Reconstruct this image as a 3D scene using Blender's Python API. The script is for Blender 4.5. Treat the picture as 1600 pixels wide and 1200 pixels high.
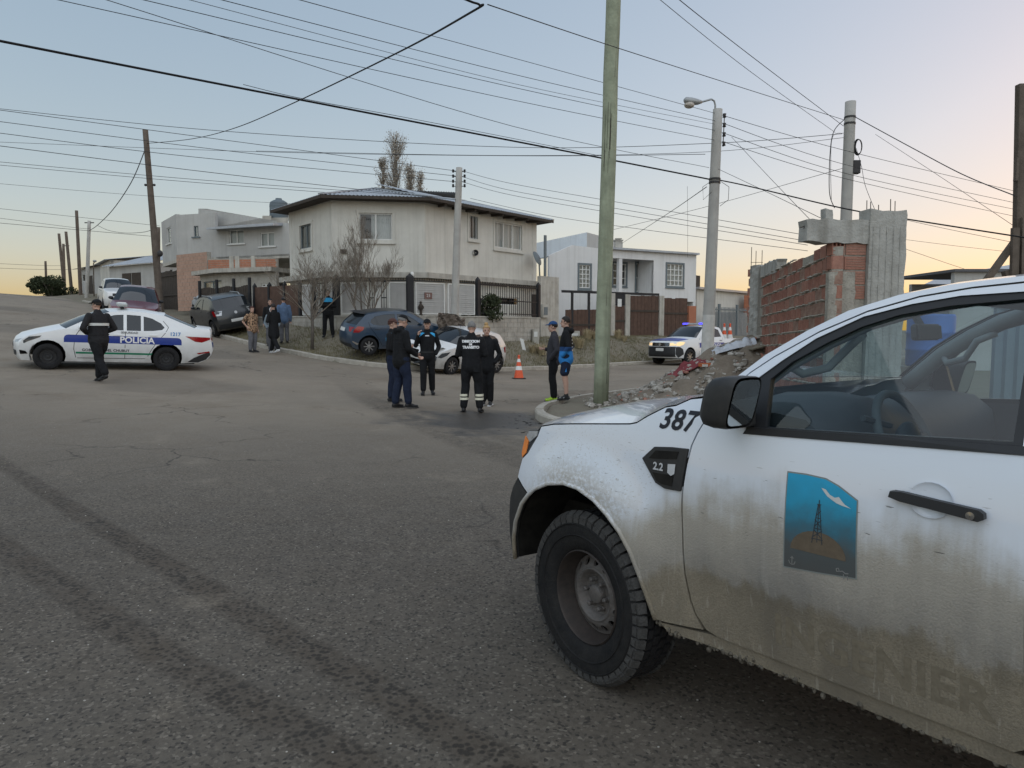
import bpy, bmesh, math, random
import numpy as np
from mathutils import Vector, Matrix
from mathutils.geometry import tessellate_polygon
from mathutils.bvhtree import BVHTree
R = math.radians
random.seed(7); rng = np.random.default_rng(7)
sc = bpy.context.scene
for o in list(bpy.data.objects): bpy.data.objects.remove(o)

# ------------------------------------------------------------------ camera, sky, fill lamp, exposure
F, HCAM, HOR = 1109.0, 1.6, 516.0
PITCH = math.atan((600 - HOR) / F)
cam = bpy.data.objects.new('camera', bpy.data.cameras.new('camera')); sc.collection.objects.link(cam)
cam.data.sensor_width = 36; cam.data.lens = 36 * F / 1600; cam.data.clip_start = 0.05; cam.data.clip_end = 3000
cam.location = (0, 0, HCAM); cam.rotation_euler = (math.pi / 2 - PITCH, 0, 0)
sc.camera = cam

SUN_AZ, SUN_EL = 60.0, 3.0          # degrees: azimuth right of the camera's forward axis, elevation
world = bpy.data.worlds.new('World'); sc.world = world; world.use_nodes = True
wn = world.node_tree; wn.nodes.clear()
wo = wn.nodes.new('ShaderNodeOutputWorld'); bg = wn.nodes.new('ShaderNodeBackground'); sky = wn.nodes.new('ShaderNodeTexSky')
sky.sky_type = 'NISHITA'; sky.sun_disc = False
sky.sun_elevation = R(SUN_EL); sky.sun_rotation = R(SUN_AZ)
sky.altitude = 0; sky.air_density = 1.0; sky.dust_density = 1.0; sky.ozone_density = 3.0
gm = wn.nodes.new('ShaderNodeGamma'); gm.inputs[1].default_value = 0.40          # hazy dusk air: the whole sky evened out
hs = wn.nodes.new('ShaderNodeHueSaturation'); tint = wn.nodes.new('ShaderNodeMix'); tint.data_type = 'RGBA'; tint.blend_type = 'MULTIPLY'; tint.inputs[0].default_value = 1.0
tint.inputs[7].default_value = (1.10, 0.925, 0.845, 1)
wn.links.new(sky.outputs[0], gm.inputs[0]); wn.links.new(gm.outputs[0], tint.inputs[6]); wn.links.new(tint.outputs[2], hs.inputs['Color']); hs.inputs['Saturation'].default_value = 1.4; wn.links.new(hs.outputs[0], bg.inputs[0]); wn.links.new(bg.outputs[0], wo.inputs[0])
bg.inputs[1].default_value = 0.15
sl = bpy.data.lights.new('fill_lamp', 'SUN'); sl.energy = 0.45; sl.angle = R(120); sl.color = (0.97, 0.98, 1.0)
fill_lamp = bpy.data.objects.new('fill_lamp', sl); sc.collection.objects.link(fill_lamp)
_sa, _se = R(172), R(52)        # added broad fill high behind the camera, brightening fronts; not the sky's sun direction
_sd = Vector((math.sin(_sa) * math.cos(_se), math.cos(_sa) * math.cos(_se), math.sin(_se)))
fill_lamp.rotation_euler = (-_sd).to_track_quat('-Z', 'Y').to_euler()
sc.view_settings.view_transform = 'Standard'; sc.view_settings.look = 'None'
sc.view_settings.exposure = 2.15; sc.view_settings.gamma = 1.0; sc.view_settings.use_curve_mapping = False

# ------------------------------------------------------------------ helpers
def ray(px, py):
    x = (px - 800) / F; z = -(py - 600) / F
    return Vector((x, math.cos(PITCH) + z * math.sin(PITCH), z * math.cos(PITCH) - math.sin(PITCH)))
CAM = Vector((0, 0, HCAM))
def at(px, py, Y):                    # the point Y metres ahead that stands at that place of the photograph
    r = ray(px, py); return CAM + r * (Y / r.y)
def sm(a, b, x):
    t = min(1.0, max(0.0, (x - a) / (b - a))); return t * t * (3 - 2 * t)

MATS = {}
def mat(name, col, rough=0.8, var=0.12, scale=6.0, bump=0.0, bscale=40.0, metal=0.0, spec=0.35, coat=0.0, col2=None, streak=0.0, emit=None, estr=0.0, spotty=0.5):
    """procedural material: two colours mixed by noise at two scales, optional vertical streaks and fine bump"""
    if name in MATS: return MATS[name]
    m = bpy.data.materials.new(name); m.use_nodes = True; nt = m.node_tree; N = nt.nodes; L = nt.links
    b = N['Principled BSDF']; MATS[name] = m
    b.inputs['Roughness'].default_value = rough; b.inputs['Metallic'].default_value = metal
    b.inputs['Specular IOR Level'].default_value = spec; b.inputs['Coat Weight'].default_value = coat; b.inputs['Coat Roughness'].default_value = 0.06
    tc = N.new('ShaderNodeTexCoord')
    n1 = N.new('ShaderNodeTexNoise'); n1.inputs['Scale'].default_value = scale; n1.inputs['Detail'].default_value = 6; n1.inputs['Roughness'].default_value = 0.65
    L.new(tc.outputs['Object'], n1.inputs['Vector'])
    rmp = N.new('ShaderNodeMapRange'); rmp.inputs['From Min'].default_value = 0.5 - spotty * 0.5; rmp.inputs['From Max'].default_value = 0.5 + spotty * 0.5
    L.new(n1.outputs['Fac'], rmp.inputs['Value'])
    mx = N.new('ShaderNodeMix'); mx.data_type = 'RGBA'
    c1 = tuple(max(0, c * (1 - var)) for c in col); c2 = col2 or tuple(min(1, c * (1 + var)) for c in col)
    mx.inputs[6].default_value = (*c1, 1); mx.inputs[7].default_value = (*c2, 1)
    L.new(rmp.outputs[0], mx.inputs[0])
    out = mx.outputs[2]
    if streak > 0:
        mp = N.new('ShaderNodeMapping'); mp.inputs['Scale'].default_value = (3.0, 3.0, 0.12); L.new(tc.outputs['Object'], mp.inputs[0])
        n2 = N.new('ShaderNodeTexNoise'); n2.inputs['Scale'].default_value = 2.2; n2.inputs['Detail'].default_value = 5; L.new(mp.outputs[0], n2.inputs['Vector'])
        r2 = N.new('ShaderNodeMapRange'); r2.inputs['From Min'].default_value = 0.48; r2.inputs['From Max'].default_value = 0.72; r2.inputs['To Max'].default_value = streak
        L.new(n2.outputs['Fac'], r2.inputs['Value'])
        m2 = N.new('ShaderNodeMix'); m2.data_type = 'RGBA'; L.new(r2.outputs[0], m2.inputs[0]); L.new(out, m2.inputs[6])
        m2.inputs[7].default_value = (col[0] * 0.42, col[1] * 0.40, col[2] * 0.36, 1); out = m2.outputs[2]
    L.new(out, b.inputs['Base Color'])
    if bump > 0:
        n3 = N.new('ShaderNodeTexNoise'); n3.inputs['Scale'].default_value = bscale; n3.inputs['Detail'].default_value = 4; L.new(tc.outputs['Object'], n3.inputs['Vector'])
        bp = N.new('ShaderNodeBump'); bp.inputs['Strength'].default_value = bump; bp.inputs['Distance'].default_value = 0.02
        L.new(n3.outputs['Fac'], bp.inputs['Height']); L.new(bp.outputs[0], b.inputs['Normal'])
    if emit:
        b.inputs['Emission Color'].default_value = (*emit, 1); b.inputs['Emission Strength'].default_value = estr
    return m

def glass_mat(name, tint, refl=1.0, ior=1.5):
    """window glass: tinted see-through with a fresnel mirror on top"""
    m = bpy.data.materials.new(name); m.use_nodes = True; nt = m.node_tree; N = nt.nodes; L = nt.links; N.clear(); MATS[name] = m
    o = N.new('ShaderNodeOutputMaterial'); mx = N.new('ShaderNodeMixShader'); t = N.new('ShaderNodeBsdfTransparent'); g = N.new('ShaderNodeBsdfGlossy')
    lw = N.new('ShaderNodeLayerWeight'); lw.inputs[0].default_value = 0.5; f0 = ((ior - 1) / (ior + 1)) ** 2          # Schlick's mirror share, the same from both sides
    pw = N.new('ShaderNodeMath'); pw.operation = 'POWER'; pw.inputs[1].default_value = 5.0; L.new(lw.outputs['Facing'], pw.inputs[0])
    fr = N.new('ShaderNodeMath'); fr.operation = 'MULTIPLY_ADD'; fr.inputs[1].default_value = 1 - f0; fr.inputs[2].default_value = f0 * 1.1; L.new(pw.outputs[0], fr.inputs[0])
    t.inputs[0].default_value = (*tint, 1); g.inputs['Roughness'].default_value = 0.02; g.inputs['Color'].default_value = (refl, refl, refl, 1)
    L.new(fr.outputs[0], mx.inputs[0]); L.new(t.outputs[0], mx.inputs[1]); L.new(g.outputs[0], mx.inputs[2]); L.new(mx.outputs[0], o.inputs[0])
    return m

def tag(o, label=None, cat=None, group=None, kind=None):
    if label: o['label'] = label
    if cat: o['category'] = cat
    if group: o['group'] = group
    if kind: o['kind'] = kind
    return o
def empty(name, loc=(0, 0, 0), rz=0.0, label=None, cat=None, group=None):
    o = bpy.data.objects.new(name, None); sc.collection.objects.link(o); o.location = loc; o.rotation_euler = (0, 0, rz)
    o.empty_display_size = 0.1
    return tag(o, label, cat, group)
def mesh_obj(name, me, m, parent=None, smooth=False, loc=None):
    o = bpy.data.objects.new(name, me); sc.collection.objects.link(o)
    if m is not None:
        for q in (m if isinstance(m, (list, tuple)) else [m]): me.materials.append(q if not isinstance(q, str) else MATS[q])
    if smooth: me.polygons.foreach_set('use_smooth', [True] * len(me.polygons))
    if parent: o.parent = parent
    if loc is not None: o.location = loc
    return o
def share(src, parent=None, loc=None, rot=None, scale=None, name=None):   # another object with the same mesh
    o = bpy.data.objects.new(name or src.name.split('.')[0], src.data); sc.collection.objects.link(o)
    if parent: o.parent = parent
    if loc is not None: o.location = loc
    if rot is not None: o.rotation_euler = rot
    if scale is not None: o.scale = scale
    return o
def copy_tree(o, parent=None):
    c = o.copy(); sc.collection.objects.link(c)
    if parent: c.parent = parent
    for ch in list(o.children): copy_tree(ch, c)
    return c

class B:
    """mesh collector; build() links everything collected as ONE mesh object"""
    def __init__(s): s.v = []; s.f = []; s.mi = []; s.cur = 0
    def add(s, vs, fs):
        n = len(s.v); s.v.extend([tuple(v) for v in vs]); s.f.extend([tuple(i + n for i in f) for f in fs]); s.mi.extend([s.cur] * len(fs)); return s
    def box(s, x0, x1, y0, y1, z0, z1):
        return s.add([(x0, y0, z0), (x1, y0, z0), (x1, y1, z0), (x0, y1, z0), (x0, y0, z1), (x1, y0, z1), (x1, y1, z1), (x0, y1, z1)],
                     [(0, 3, 2, 1), (4, 5, 6, 7), (0, 1, 5, 4), (1, 2, 6, 5), (2, 3, 7, 6), (3, 0, 4, 7)])
    def obox(s, c, ax, ay, az):     # oriented box: centre and three half-axis vectors
        c, ax, ay, az = map(Vector, (c, ax, ay, az)); vs = []
        for k in (-1, 1):
            for i, j in ((-1, -1), (1, -1), (1, 1), (-1, 1)): vs.append(c + ax * i + ay * j + az * k)
        return s.add(vs, [(0, 3, 2, 1), (4, 5, 6, 7), (0, 1, 5, 4), (1, 2, 6, 5), (2, 3, 7, 6), (3, 0, 4, 7)])
    def beam(s, a, b, w, h, up=(0, 0, 1)):
        a, b = Vector(a), Vector(b); d = (b - a); L = d.length
        if L < 1e-6: return s
        d /= L; sd = d.cross(Vector(up))
        if sd.length < 1e-4: sd = d.cross(Vector((1, 0, 0)))
        sd.normalize(); u = sd.cross(d)
        return s.obox((a + b) / 2, d * L / 2, sd * w / 2, u * h / 2)
    def tube(s, pts, r, n=6, caps=True, up=None):
        pts = [Vector(p) for p in pts]; m = len(pts); rs = r if isinstance(r, (list, tuple)) else [r] * m
        prev = None; vs = []
        for i, p in enumerate(pts):
            d = (pts[min(i + 1, m - 1)] - pts[max(i - 1, 0)])
            if d.length < 1e-9: d = Vector((0, 0, 1))
            d.normalize()
            if prev is None:
                a = Vector(up) if up else (Vector((0, 0, 1)) if abs(d.z) < 0.9 else Vector((1, 0, 0)))
                prev = a
            u = prev - d * prev.dot(d)
            if u.length < 1e-6: u = d.orthogonal()
            u.normalize(); prev = u; w = d.cross(u)
            for k in range(n):
                an = 2 * math.pi * k / n; vs.append(p + (u * math.cos(an) + w * math.sin(an)) * rs[i])
        fs = []
        for i in range(m - 1):
            for k in range(n): fs.append((i * n + k, i * n + (k + 1) % n, (i + 1) * n + (k + 1) % n, (i + 1) * n + k))
        if caps: fs.append(tuple(range(n))[::-1]); fs.append(tuple(range((m - 1) * n, m * n)))
        return s.add(vs, fs)
    def lathe(s, prof, n=24, axis='z', c=(0, 0, 0), close=False):   # prof: (r, h)
        vs = []; m = len(prof); cx, cy, cz = c
        for r, h in prof:
            for k in range(n):
                a = 2 * math.pi * k / n; p, q = r * math.cos(a), r * math.sin(a)
                vs.append((cx + p, cy + q, cz + h) if axis == 'z' else ((cx + p, cy + h, cz + q) if axis == 'y' else (cx + h, cy + p, cz + q)))
        fs = []
        for i in range(m - 1 if not close else m):
            j = (i + 1) % m
            for k in range(n): fs.append((i * n + k, i * n + (k + 1) % n, j * n + (k + 1) % n, j * n + k))
        return s.add(vs, fs)
    def ball(s, c, rx, ry=None, rz=None, nu=12, nv=8):
        ry = ry or rx; rz = rz or rx; vs = [(c[0], c[1], c[2] - rz)]; fs = []
        for i in range(1, nv):
            t = math.pi * i / nv - math.pi / 2
            for k in range(nu):
                a = 2 * math.pi * k / nu; vs.append((c[0] + rx * math.cos(t) * math.cos(a), c[1] + ry * math.cos(t) * math.sin(a), c[2] + rz * math.sin(t)))
        vs.append((c[0], c[1], c[2] + rz)); e = len(vs) - 1
        for k in range(nu): fs.append((0, 1 + (k + 1) % nu, 1 + k))
        for i in range(nv - 2):
            for k in range(nu): a = 1 + i * nu; fs.append((a + k, a + (k + 1) % nu, a + nu + (k + 1) % nu, a + nu + k))
        a = 1 + (nv - 2) * nu
        for k in range(nu): fs.append((a + k, a + (k + 1) % nu, e))
        return s.add(vs, fs)
    def prism(s, poly, z0, z1):     # plan polygon (x, y) raised from z0 to z1
        n = len(poly); vs = [(x, y, z0) for x, y in poly] + [(x, y, z1) for x, y in poly]
        tri = tessellate_polygon([[Vector((x, y, 0)) for x, y in poly]])
        fs = [tuple(t) for t in tri] + [tuple(i + n for i in t) for t in tri] + [(i, (i + 1) % n, (i + 1) % n + n, i + n) for i in range(n)]
        return s.add(vs, fs)
    def mesh(s, name='mesh', fixn=True):
        me = bpy.data.meshes.new(name); me.from_pydata(s.v, [], s.f); me.validate()
        if any(s.mi) and len(me.polygons) == len(s.mi): me.polygons.foreach_set('material_index', s.mi)
        if fixn:
            bm = bmesh.new(); bm.from_mesh(me); bmesh.ops.recalc_face_normals(bm, faces=bm.faces[:]); bm.to_mesh(me); bm.free()
        return me
    def build(s, name, m, parent=None, smooth=False, bevel=0.0, loc=None, rz=None, fixn=True, auto=None):
        o = mesh_obj(name, s.mesh(name, fixn), m, parent, smooth, loc)
        if rz is not None: o.rotation_euler = (0, 0, rz)
        if bevel:
            md = o.modifiers.new('bevel', 'BEVEL'); md.width = bevel; md.segments = 2; md.limit_method = 'ANGLE'
        if auto is not None: smooth_by_angle(o.data, auto)
        return o
def smooth_by_angle(me, deg):
    me.polygons.foreach_set('use_smooth', [True] * len(me.polygons)); me.set_sharp_from_angle(angle=R(deg))

def text_geo(body, size, shear=0.0, bold=0.0, align='CENTER', depth=0.0, space=1.0):
    cu = bpy.data.curves.new('t', 'FONT'); cu.body = body; cu.size = size; cu.shear = shear; cu.offset = bold; cu.align_x = align; cu.align_y = 'CENTER'; cu.extrude = depth
    cu.space_character = space; cu.resolution_u = 3
    o = bpy.data.objects.new('t', cu); sc.collection.objects.link(o); dg = bpy.context.evaluated_depsgraph_get(); dg.update()
    me = bpy.data.meshes.new_from_object(o.evaluated_get(dg)); bpy.data.objects.remove(o); bpy.data.curves.remove(cu)
    v = [tuple(p.co) for p in me.vertices]; f = [tuple(p.vertices) for p in me.polygons]; bpy.data.meshes.remove(me)
    return v, f

def noise1(x, seed=0):
    i = math.floor(x); f = x - i; f = f * f * (3 - 2 * f)
    def hsh(k): return (math.sin(k * 127.1 + seed * 311.7) * 43758.5453) % 1.0
    return hsh(i) * (1 - f) + hsh(i + 1) * f
# ------------------------------------------------------------------ terrain: flat by the camera, the main road climbs away to the left
def softramp(t, k=1.2): return k * math.log1p(math.exp(min(40, t / k))) if t / k < 40 else t
def hgt(x, y):
    yy = 31 - softramp(31 - y, 2.0) if y > 20 else y
    yy = max(0.0, min(31.0, yy))
    z = 0.0039 * yy * (softramp(-x - 0.6, 1.0))
    return 4.5 - softramp(4.5 - z, 0.25)
RDIR = Vector((-0.643, 0.766, 0)); RN = Vector((0.766, 0.643, 0))
road_right = [(26.5, -19.3), (9.0, 1.55), (3.4, 8.2), (1.6, 10.3), (0.78, 11.35), (0.42, 12.3), (0.42, 13.4), (0.80, 14.8), (1.98, 16.6), (3.3, 18.2), (20.0, 37.4), (62.0, 85.7)]
road_far = [(57.0, 83.0), (20.0, 46.8), (5.95, 33.0), (0.6, 27.7), (-1.35, 25.5), (-2.8, 24.2), (-4.24, 23.6), (-6.0, 24.15), (-8.4, 26.0), (-11.9, 29.0), (-32.0, 52.0), (-64.0, 90.0)]
road_left = [(-75.0, 82.0), (-42.5, 43.5), (-22.2, 20.4), (-5.0, 0.0), (11.0, -19.0), (18.0, -27.5)]
def resample(pts, step, closed=False):
    out = []
    P = list(pts) + ([pts[0]] if closed else [])
    for a, b in zip(P[:-1], P[1:]):
        n = max(1, int(math.dist(a, b) / step))
        for i in range(n): out.append((a[0] + (b[0] - a[0]) * i / n, a[1] + (b[1] - a[1]) * i / n))
    if not closed: out.append(P[-1])
    return out
def chaikin(pts, it=2):
    for _ in range(it):
        q = [pts[0]]
        for a, b in zip(pts[:-1], pts[1:]):
            q += [(a[0] * .75 + b[0] * .25, a[1] * .75 + b[1] * .25), (a[0] * .25 + b[0] * .75, a[1] * .25 + b[1] * .75)]
        pts = q + [pts[-1]]
    return pts
road_right = chaikin(road_right); road_far = chaikin(road_far)
ROAD = road_right + road_far + road_left
ROADA = np.array(ROAD)
def road_sdf(pts):
    """signed distance to the road outline, negative on the road"""
    P = np.asarray(pts, float); A = ROADA; Bq = np.roll(ROADA, -1, 0)
    d = np.full(len(P), 1e9); inside = np.zeros(len(P), bool)
    for a, b in zip(A, Bq):
        ab = b - a; t = np.clip(((P - a) @ ab) / (ab @ ab + 1e-12), 0, 1); q = a + t[:, None] * ab
        d = np.minimum(d, np.hypot(*(P - q).T))
        c = ((a[1] > P[:, 1]) != (b[1] > P[:, 1])); xi = (b[0] - a[0]) * (P[:, 1] - a[1]) / (b[1] - a[1] + 1e-12) + a[0]
        inside ^= c & (P[:, 0] < xi)
    return np.where(inside, -d, d)
def verge(x, y, d):
    """rise of the land beyond the kerbs"""
    far_side = (y > 21.0) and (x < 3.0 or y - 33 > (x - 5.95) * 0.96)
    if far_side:
        r = 1.12 * sm(0.25, 3.1, d)
        r *= 1.0 - 0.62 * sm(-9.5, -14.0, x)
    else: r = 0.0
    return 0.13 + r
def gz(x, y):                         # height of whatever one stands on at (x, y)
    d = float(road_sdf([(x, y)])[0]); h = hgt(x, y)
    return h if d < 0 else h + verge(x, y, d) * min(1, d / 0.05)

def grid_mesh(xs, ys, zf):
    vs = [(x, y, 0) for y in ys for x in xs]; d = road_sdf([(v[0], v[1]) for v in vs]); vs = [(v[0], v[1], zf(v[0], v[1], dd)) for v, dd in zip(vs, d)]
    nx = len(xs); fs = [(j * nx + i, j * nx + i + 1, (j + 1) * nx + i + 1, (j + 1) * nx + i) for j in range(len(ys) - 1) for i in range(nx - 1)]
    return vs, fs
def axis(segs):
    out = []
    for a, b, s in segs: out += list(np.arange(a, b - 1e-6, s))
    return out + [segs[-1][1]]
def ground_z(x, y, d):
    h = hgt(x, y)
    if d < -0.35: return h - 0.15
    if d < 0.10: return h - 0.12
    n = 0.05 * (math.sin(x * 2.3 + 1.7 * math.sin(y * 1.1)) * math.sin(y * 1.9 + x * 0.7)) * sm(0.3, 1.5, d)
    return h + verge(x, y, d) - 0.02 + n
gx = axis([(-900, -120, 60), (-120, -40, 8), (-40, -16, 2), (-16, 12, 0.4), (12, 40, 2), (40, 120, 8), (120, 900, 60)])
gy = axis([(-300, -40, 40), (-40, 8, 4), (8, 42, 0.4), (42, 70, 2), (70, 160, 10), (160, 1500, 90)])
mat('dirt', (0.225, 0.190, 0.148), 0.95, 0.3, 1.3, bump=0.9, bscale=14, col2=(0.175, 0.165, 0.125), spec=0.1)
vs, fs = grid_mesh(gx, gy, ground_z)
gb = B().add(vs, fs); ground = gb.build('ground', 'dirt', smooth=True, fixn=False); tag(ground, 'dry greyish brown earth of the verges and lots', kind='structure')

# asphalt: grey, worn, with pale aggregate, brown dust in the junction and two dark tread tracks crossing the foreground
def asphalt_mat():
    m = bpy.data.materials.new('asphalt'); m.use_nodes = True; nt = m.node_tree; N = nt.nodes; L = nt.links; b = N['Principled BSDF']; MATS['asphalt'] = m
    geo = N.new('ShaderNodeNewGeometry'); P = geo.outputs['Position']
    def noise(scale, detail=4, rough=.6, vec=None):
        n = N.new('ShaderNodeTexNoise'); n.inputs['Scale'].default_value = scale; n.inputs['Detail'].default_value = detail; n.inputs['Roughness'].default_value = rough
        L.new(vec or P, n.inputs['Vector']); return n.outputs['Fac']
    def rng_(v, a, b_, c=0., d=1.):
        r = N.new('ShaderNodeMapRange'); r.inputs['From Min'].default_value = a; r.inputs['From Max'].default_value = b_; r.inputs['To Min'].default_value = c; r.inputs['To Max'].default_value = d
        L.new(v, r.inputs['Value']); return r.outputs[0]
    def mth(op, a, b_=None):
        n = N.new('ShaderNodeMath'); n.operation = op
        for i, q in enumerate((a, b_)):
            if q is None: continue
            if isinstance(q, (int, float)): n.inputs[i].default_value = q
            else: L.new(q, n.inputs[i])
        return n.outputs[0]
    def mix(f, a, b_, mode='MIX'):
        n = N.new('ShaderNodeMix'); n.data_type = 'RGBA'; n.blend_type = mode
        if isinstance(f, float): n.inputs[0].default_value = f
        else: L.new(f, n.inputs[0])
        for k, q in ((6, a), (7, b_)):
            if isinstance(q, tuple): n.inputs[k].default_value = (*q, 1)
            else: L.new(q, n.inputs[k])
        return n.outputs[2]
    vor = N.new('ShaderNodeTexVoronoi'); vor.inputs['Scale'].default_value = 75; L.new(P, vor.inputs['Vector'])
    sep = N.new('ShaderNodeSeparateColor'); L.new(vor.outputs['Color'], sep.inputs[0])
    c = mix(rng_(noise(0.35, 5), .3, .7), (0.086, 0.078, 0.068), (0.114, 0.105, 0.092))
    c = mix(rng_(noise(2.2, 6, .7), .35, .75, 0, .55), c, (0.070, 0.064, 0.057))
    c = mix(rng_(noise(34, 3), .45, .75, 0, .55), c, (0.030, 0.028, 0.026))
    c = mix(rng_(sep.outputs[0], .80, 1., 0, .8), c, (0.17, 0.160, 0.145))
    c = mix(rng_(sep.outputs[1], .72, 1., 0, .85), c, (0.018, 0.017, 0.017))
    # pale worn and dusty asphalt farther up in the junction, grazing sheen painted in as well
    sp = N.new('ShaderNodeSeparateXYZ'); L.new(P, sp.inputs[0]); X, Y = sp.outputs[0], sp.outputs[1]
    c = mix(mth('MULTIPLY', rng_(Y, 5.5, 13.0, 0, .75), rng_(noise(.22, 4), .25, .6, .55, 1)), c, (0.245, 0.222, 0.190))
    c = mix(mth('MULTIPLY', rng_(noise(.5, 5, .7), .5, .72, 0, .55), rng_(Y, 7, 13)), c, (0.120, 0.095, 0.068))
    # tread tracks: t runs along the road, s across it
    s = mth('ADD', mth('MULTIPLY', X, .766), mth('MULTIPLY', Y, .643)); t = mth('ADD', mth('MULTIPLY', X, -.643), mth('MULTIPLY', Y, .766))
    wob = mth('MULTIPLY', mth('SUBTRACT', noise(.35, 2), .5), .25)
    vt = N.new('ShaderNodeTexVoronoi'); vt.inputs['Scale'].default_value = 33; L.new(P, vt.inputs['Vector'])
    speck = rng_(mth('ADD', vt.outputs['Distance'], mth('MULTIPLY', noise(9, 3), .9)), 1.0, .74)
    tot = None
    for a0, b0, c0, w, st, y0, y1 in TRACKS:
        cur = mth('ADD', mth('ADD', mth('MULTIPLY', t, b0), a0), mth('MULTIPLY', mth('MULTIPLY', t, t), c0))
        cs = mth('ADD', mth('SUBTRACT', s, cur), mth('MULTIPLY', wob, .35))
        band = mth('MULTIPLY', rng_(mth('ABSOLUTE', cs), w, w * .55, 0, st), rng_(Y, y1, y0))
        tot = band if tot is None else mth('MAXIMUM', tot, band)
    c = mix(mth('MULTIPLY', tot, rng_(noise(7, 4), .3, .6, .25, .75)), c, (0.062, 0.052, 0.042))
    c = mix(mth('MULTIPLY', mth('MULTIPLY', tot, speck), .8), c, (0.016, 0.014, 0.012))
    # a few dark drops
    vd = N.new('ShaderNodeTexVoronoi'); vd.inputs['Scale'].default_value = 1.1; L.new(P, vd.inputs['Vector'])
    c = mix(rng_(mth('ADD', vd.outputs['Distance'], mth('MULTIPLY', noise(12, 2), .05)), .062, .052, 0, .85), c, (0.012, 0.011, 0.010))
    # wet muddy gutter by the near corner
    gd = N.new('ShaderNodeVectorMath'); gd.operation = 'DISTANCE'; L.new(P, gd.inputs[0]); gd.inputs[1].default_value = (-0.35, 12.2, 0)
    wet = rng_(mth('ADD', gd.outputs['Value'], mth('MULTIPLY', mth('SUBTRACT', noise(1.1, 5, .65), .5), 3.4)), 1.75, .95)
    c = mix(mth('MULTIPLY', wet, .85), c, (0.030, 0.028, 0.027))
    # fine cracks and a few sealed patches
    vc = N.new('ShaderNodeTexVoronoi'); vc.feature = 'DISTANCE_TO_EDGE'; vc.inputs['Scale'].default_value = .42
    dv = N.new('ShaderNodeVectorMath'); dv.operation = 'ADD'; nv = N.new('ShaderNodeTexNoise'); nv.inputs['Scale'].default_value = 1.7; nv.inputs['Detail'].default_value = 5; L.new(P, nv.inputs['Vector']); L.new(P, dv.inputs[0]); L.new(nv.outputs['Color'], dv.inputs[1]); L.new(dv.outputs[0], vc.inputs['Vector'])
    c = mix(mth('MULTIPLY', rng_(vc.outputs['Distance'], .010, .003), rng_(noise(.3, 3), .48, .60, 0, .75)), c, (0.022, 0.020, 0.018))
    c = mix(rng_(noise(.16, 2, .4), .60, .63, 0, .30), c, (0.060, 0.056, 0.052))
    c = mix(rng_(noise(.9, 6, .75), .58, .75, 0, .45), c, (0.26, 0.235, 0.20))
    c = mix(1.0, c, (1.05, .975, .87), 'MULTIPLY')
    L.new(c, b.inputs['Base Color'])
    ro = rng_(noise(3, 4), .3, .7, .80, .95); rw = N.new('ShaderNodeMix'); L.new(wet, rw.inputs[0]); L.new(ro, rw.inputs[2]); rw.inputs[3].default_value = .42; L.new(rw.outputs[0], b.inputs['Roughness'])
    b.inputs['Specular IOR Level'].default_value = .4
    bp = N.new('ShaderNodeBump'); bp.inputs['Strength'].default_value = .9; bp.inputs['Distance'].default_value = .006
    hh = mth('ADD', mth('MULTIPLY', sep.outputs[2], .6), mth('MULTIPLY', noise(120, 3), .6)); L.new(hh, bp.inputs['Height']); L.new(bp.outputs[0], b.inputs['Normal'])
    return m
TRACKS = [(1.82, -.120, -.0003, .12, 1.0, 6., 10.), (1.706, -.2553, .007, .125, .95, 5., 8.), (4.81, .0708, .0087, .42, .5, 14., 20.), (5.6, .05, .0087, .25, .35, 14., 20.)]
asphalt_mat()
def region(poly, step, zf):
    """plan polygon cut into a grid so that it can follow the terrain"""
    bm = bmesh.new(); vv = [bm.verts.new((x, y, 0)) for x, y in poly]
    for t in tessellate_polygon([[Vector((x, y, 0)) for x, y in poly]]):
        try: bm.faces.new([vv[i] for i in t])
        except ValueError: pass
    xs = [p[0] for p in poly]; ys = [p[1] for p in poly]
    for ax, lo, hi in ((0, min(xs), max(xs)), (1, min(ys), max(ys))):
        p = math.floor(lo / step) * step
        while p < hi:
            no = (1, 0, 0) if ax == 0 else (0, 1, 0); co = (p, 0, 0) if ax == 0 else (0, p, 0)
            bmesh.ops.bisect_plane(bm, geom=bm.verts[:] + bm.edges[:] + bm.faces[:], dist=1e-5, plane_co=co, plane_no=no); p += step
    for v in bm.verts: v.co.z = zf(v.co.x, v.co.y)
    bmesh.ops.recalc_face_normals(bm, faces=bm.faces[:])
    if bm.faces and sum(f.normal.z for f in bm.faces) < 0: bmesh.ops.reverse_faces(bm, faces=bm.faces[:])
    me = bpy.data.meshes.new('region'); bm.to_mesh(me); bm.free(); return me
road = mesh_obj('road', region(ROAD, 2.0, hgt), 'asphalt', smooth=True); tag(road, 'worn grey asphalt road junction climbing to the left', kind='structure')

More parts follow.
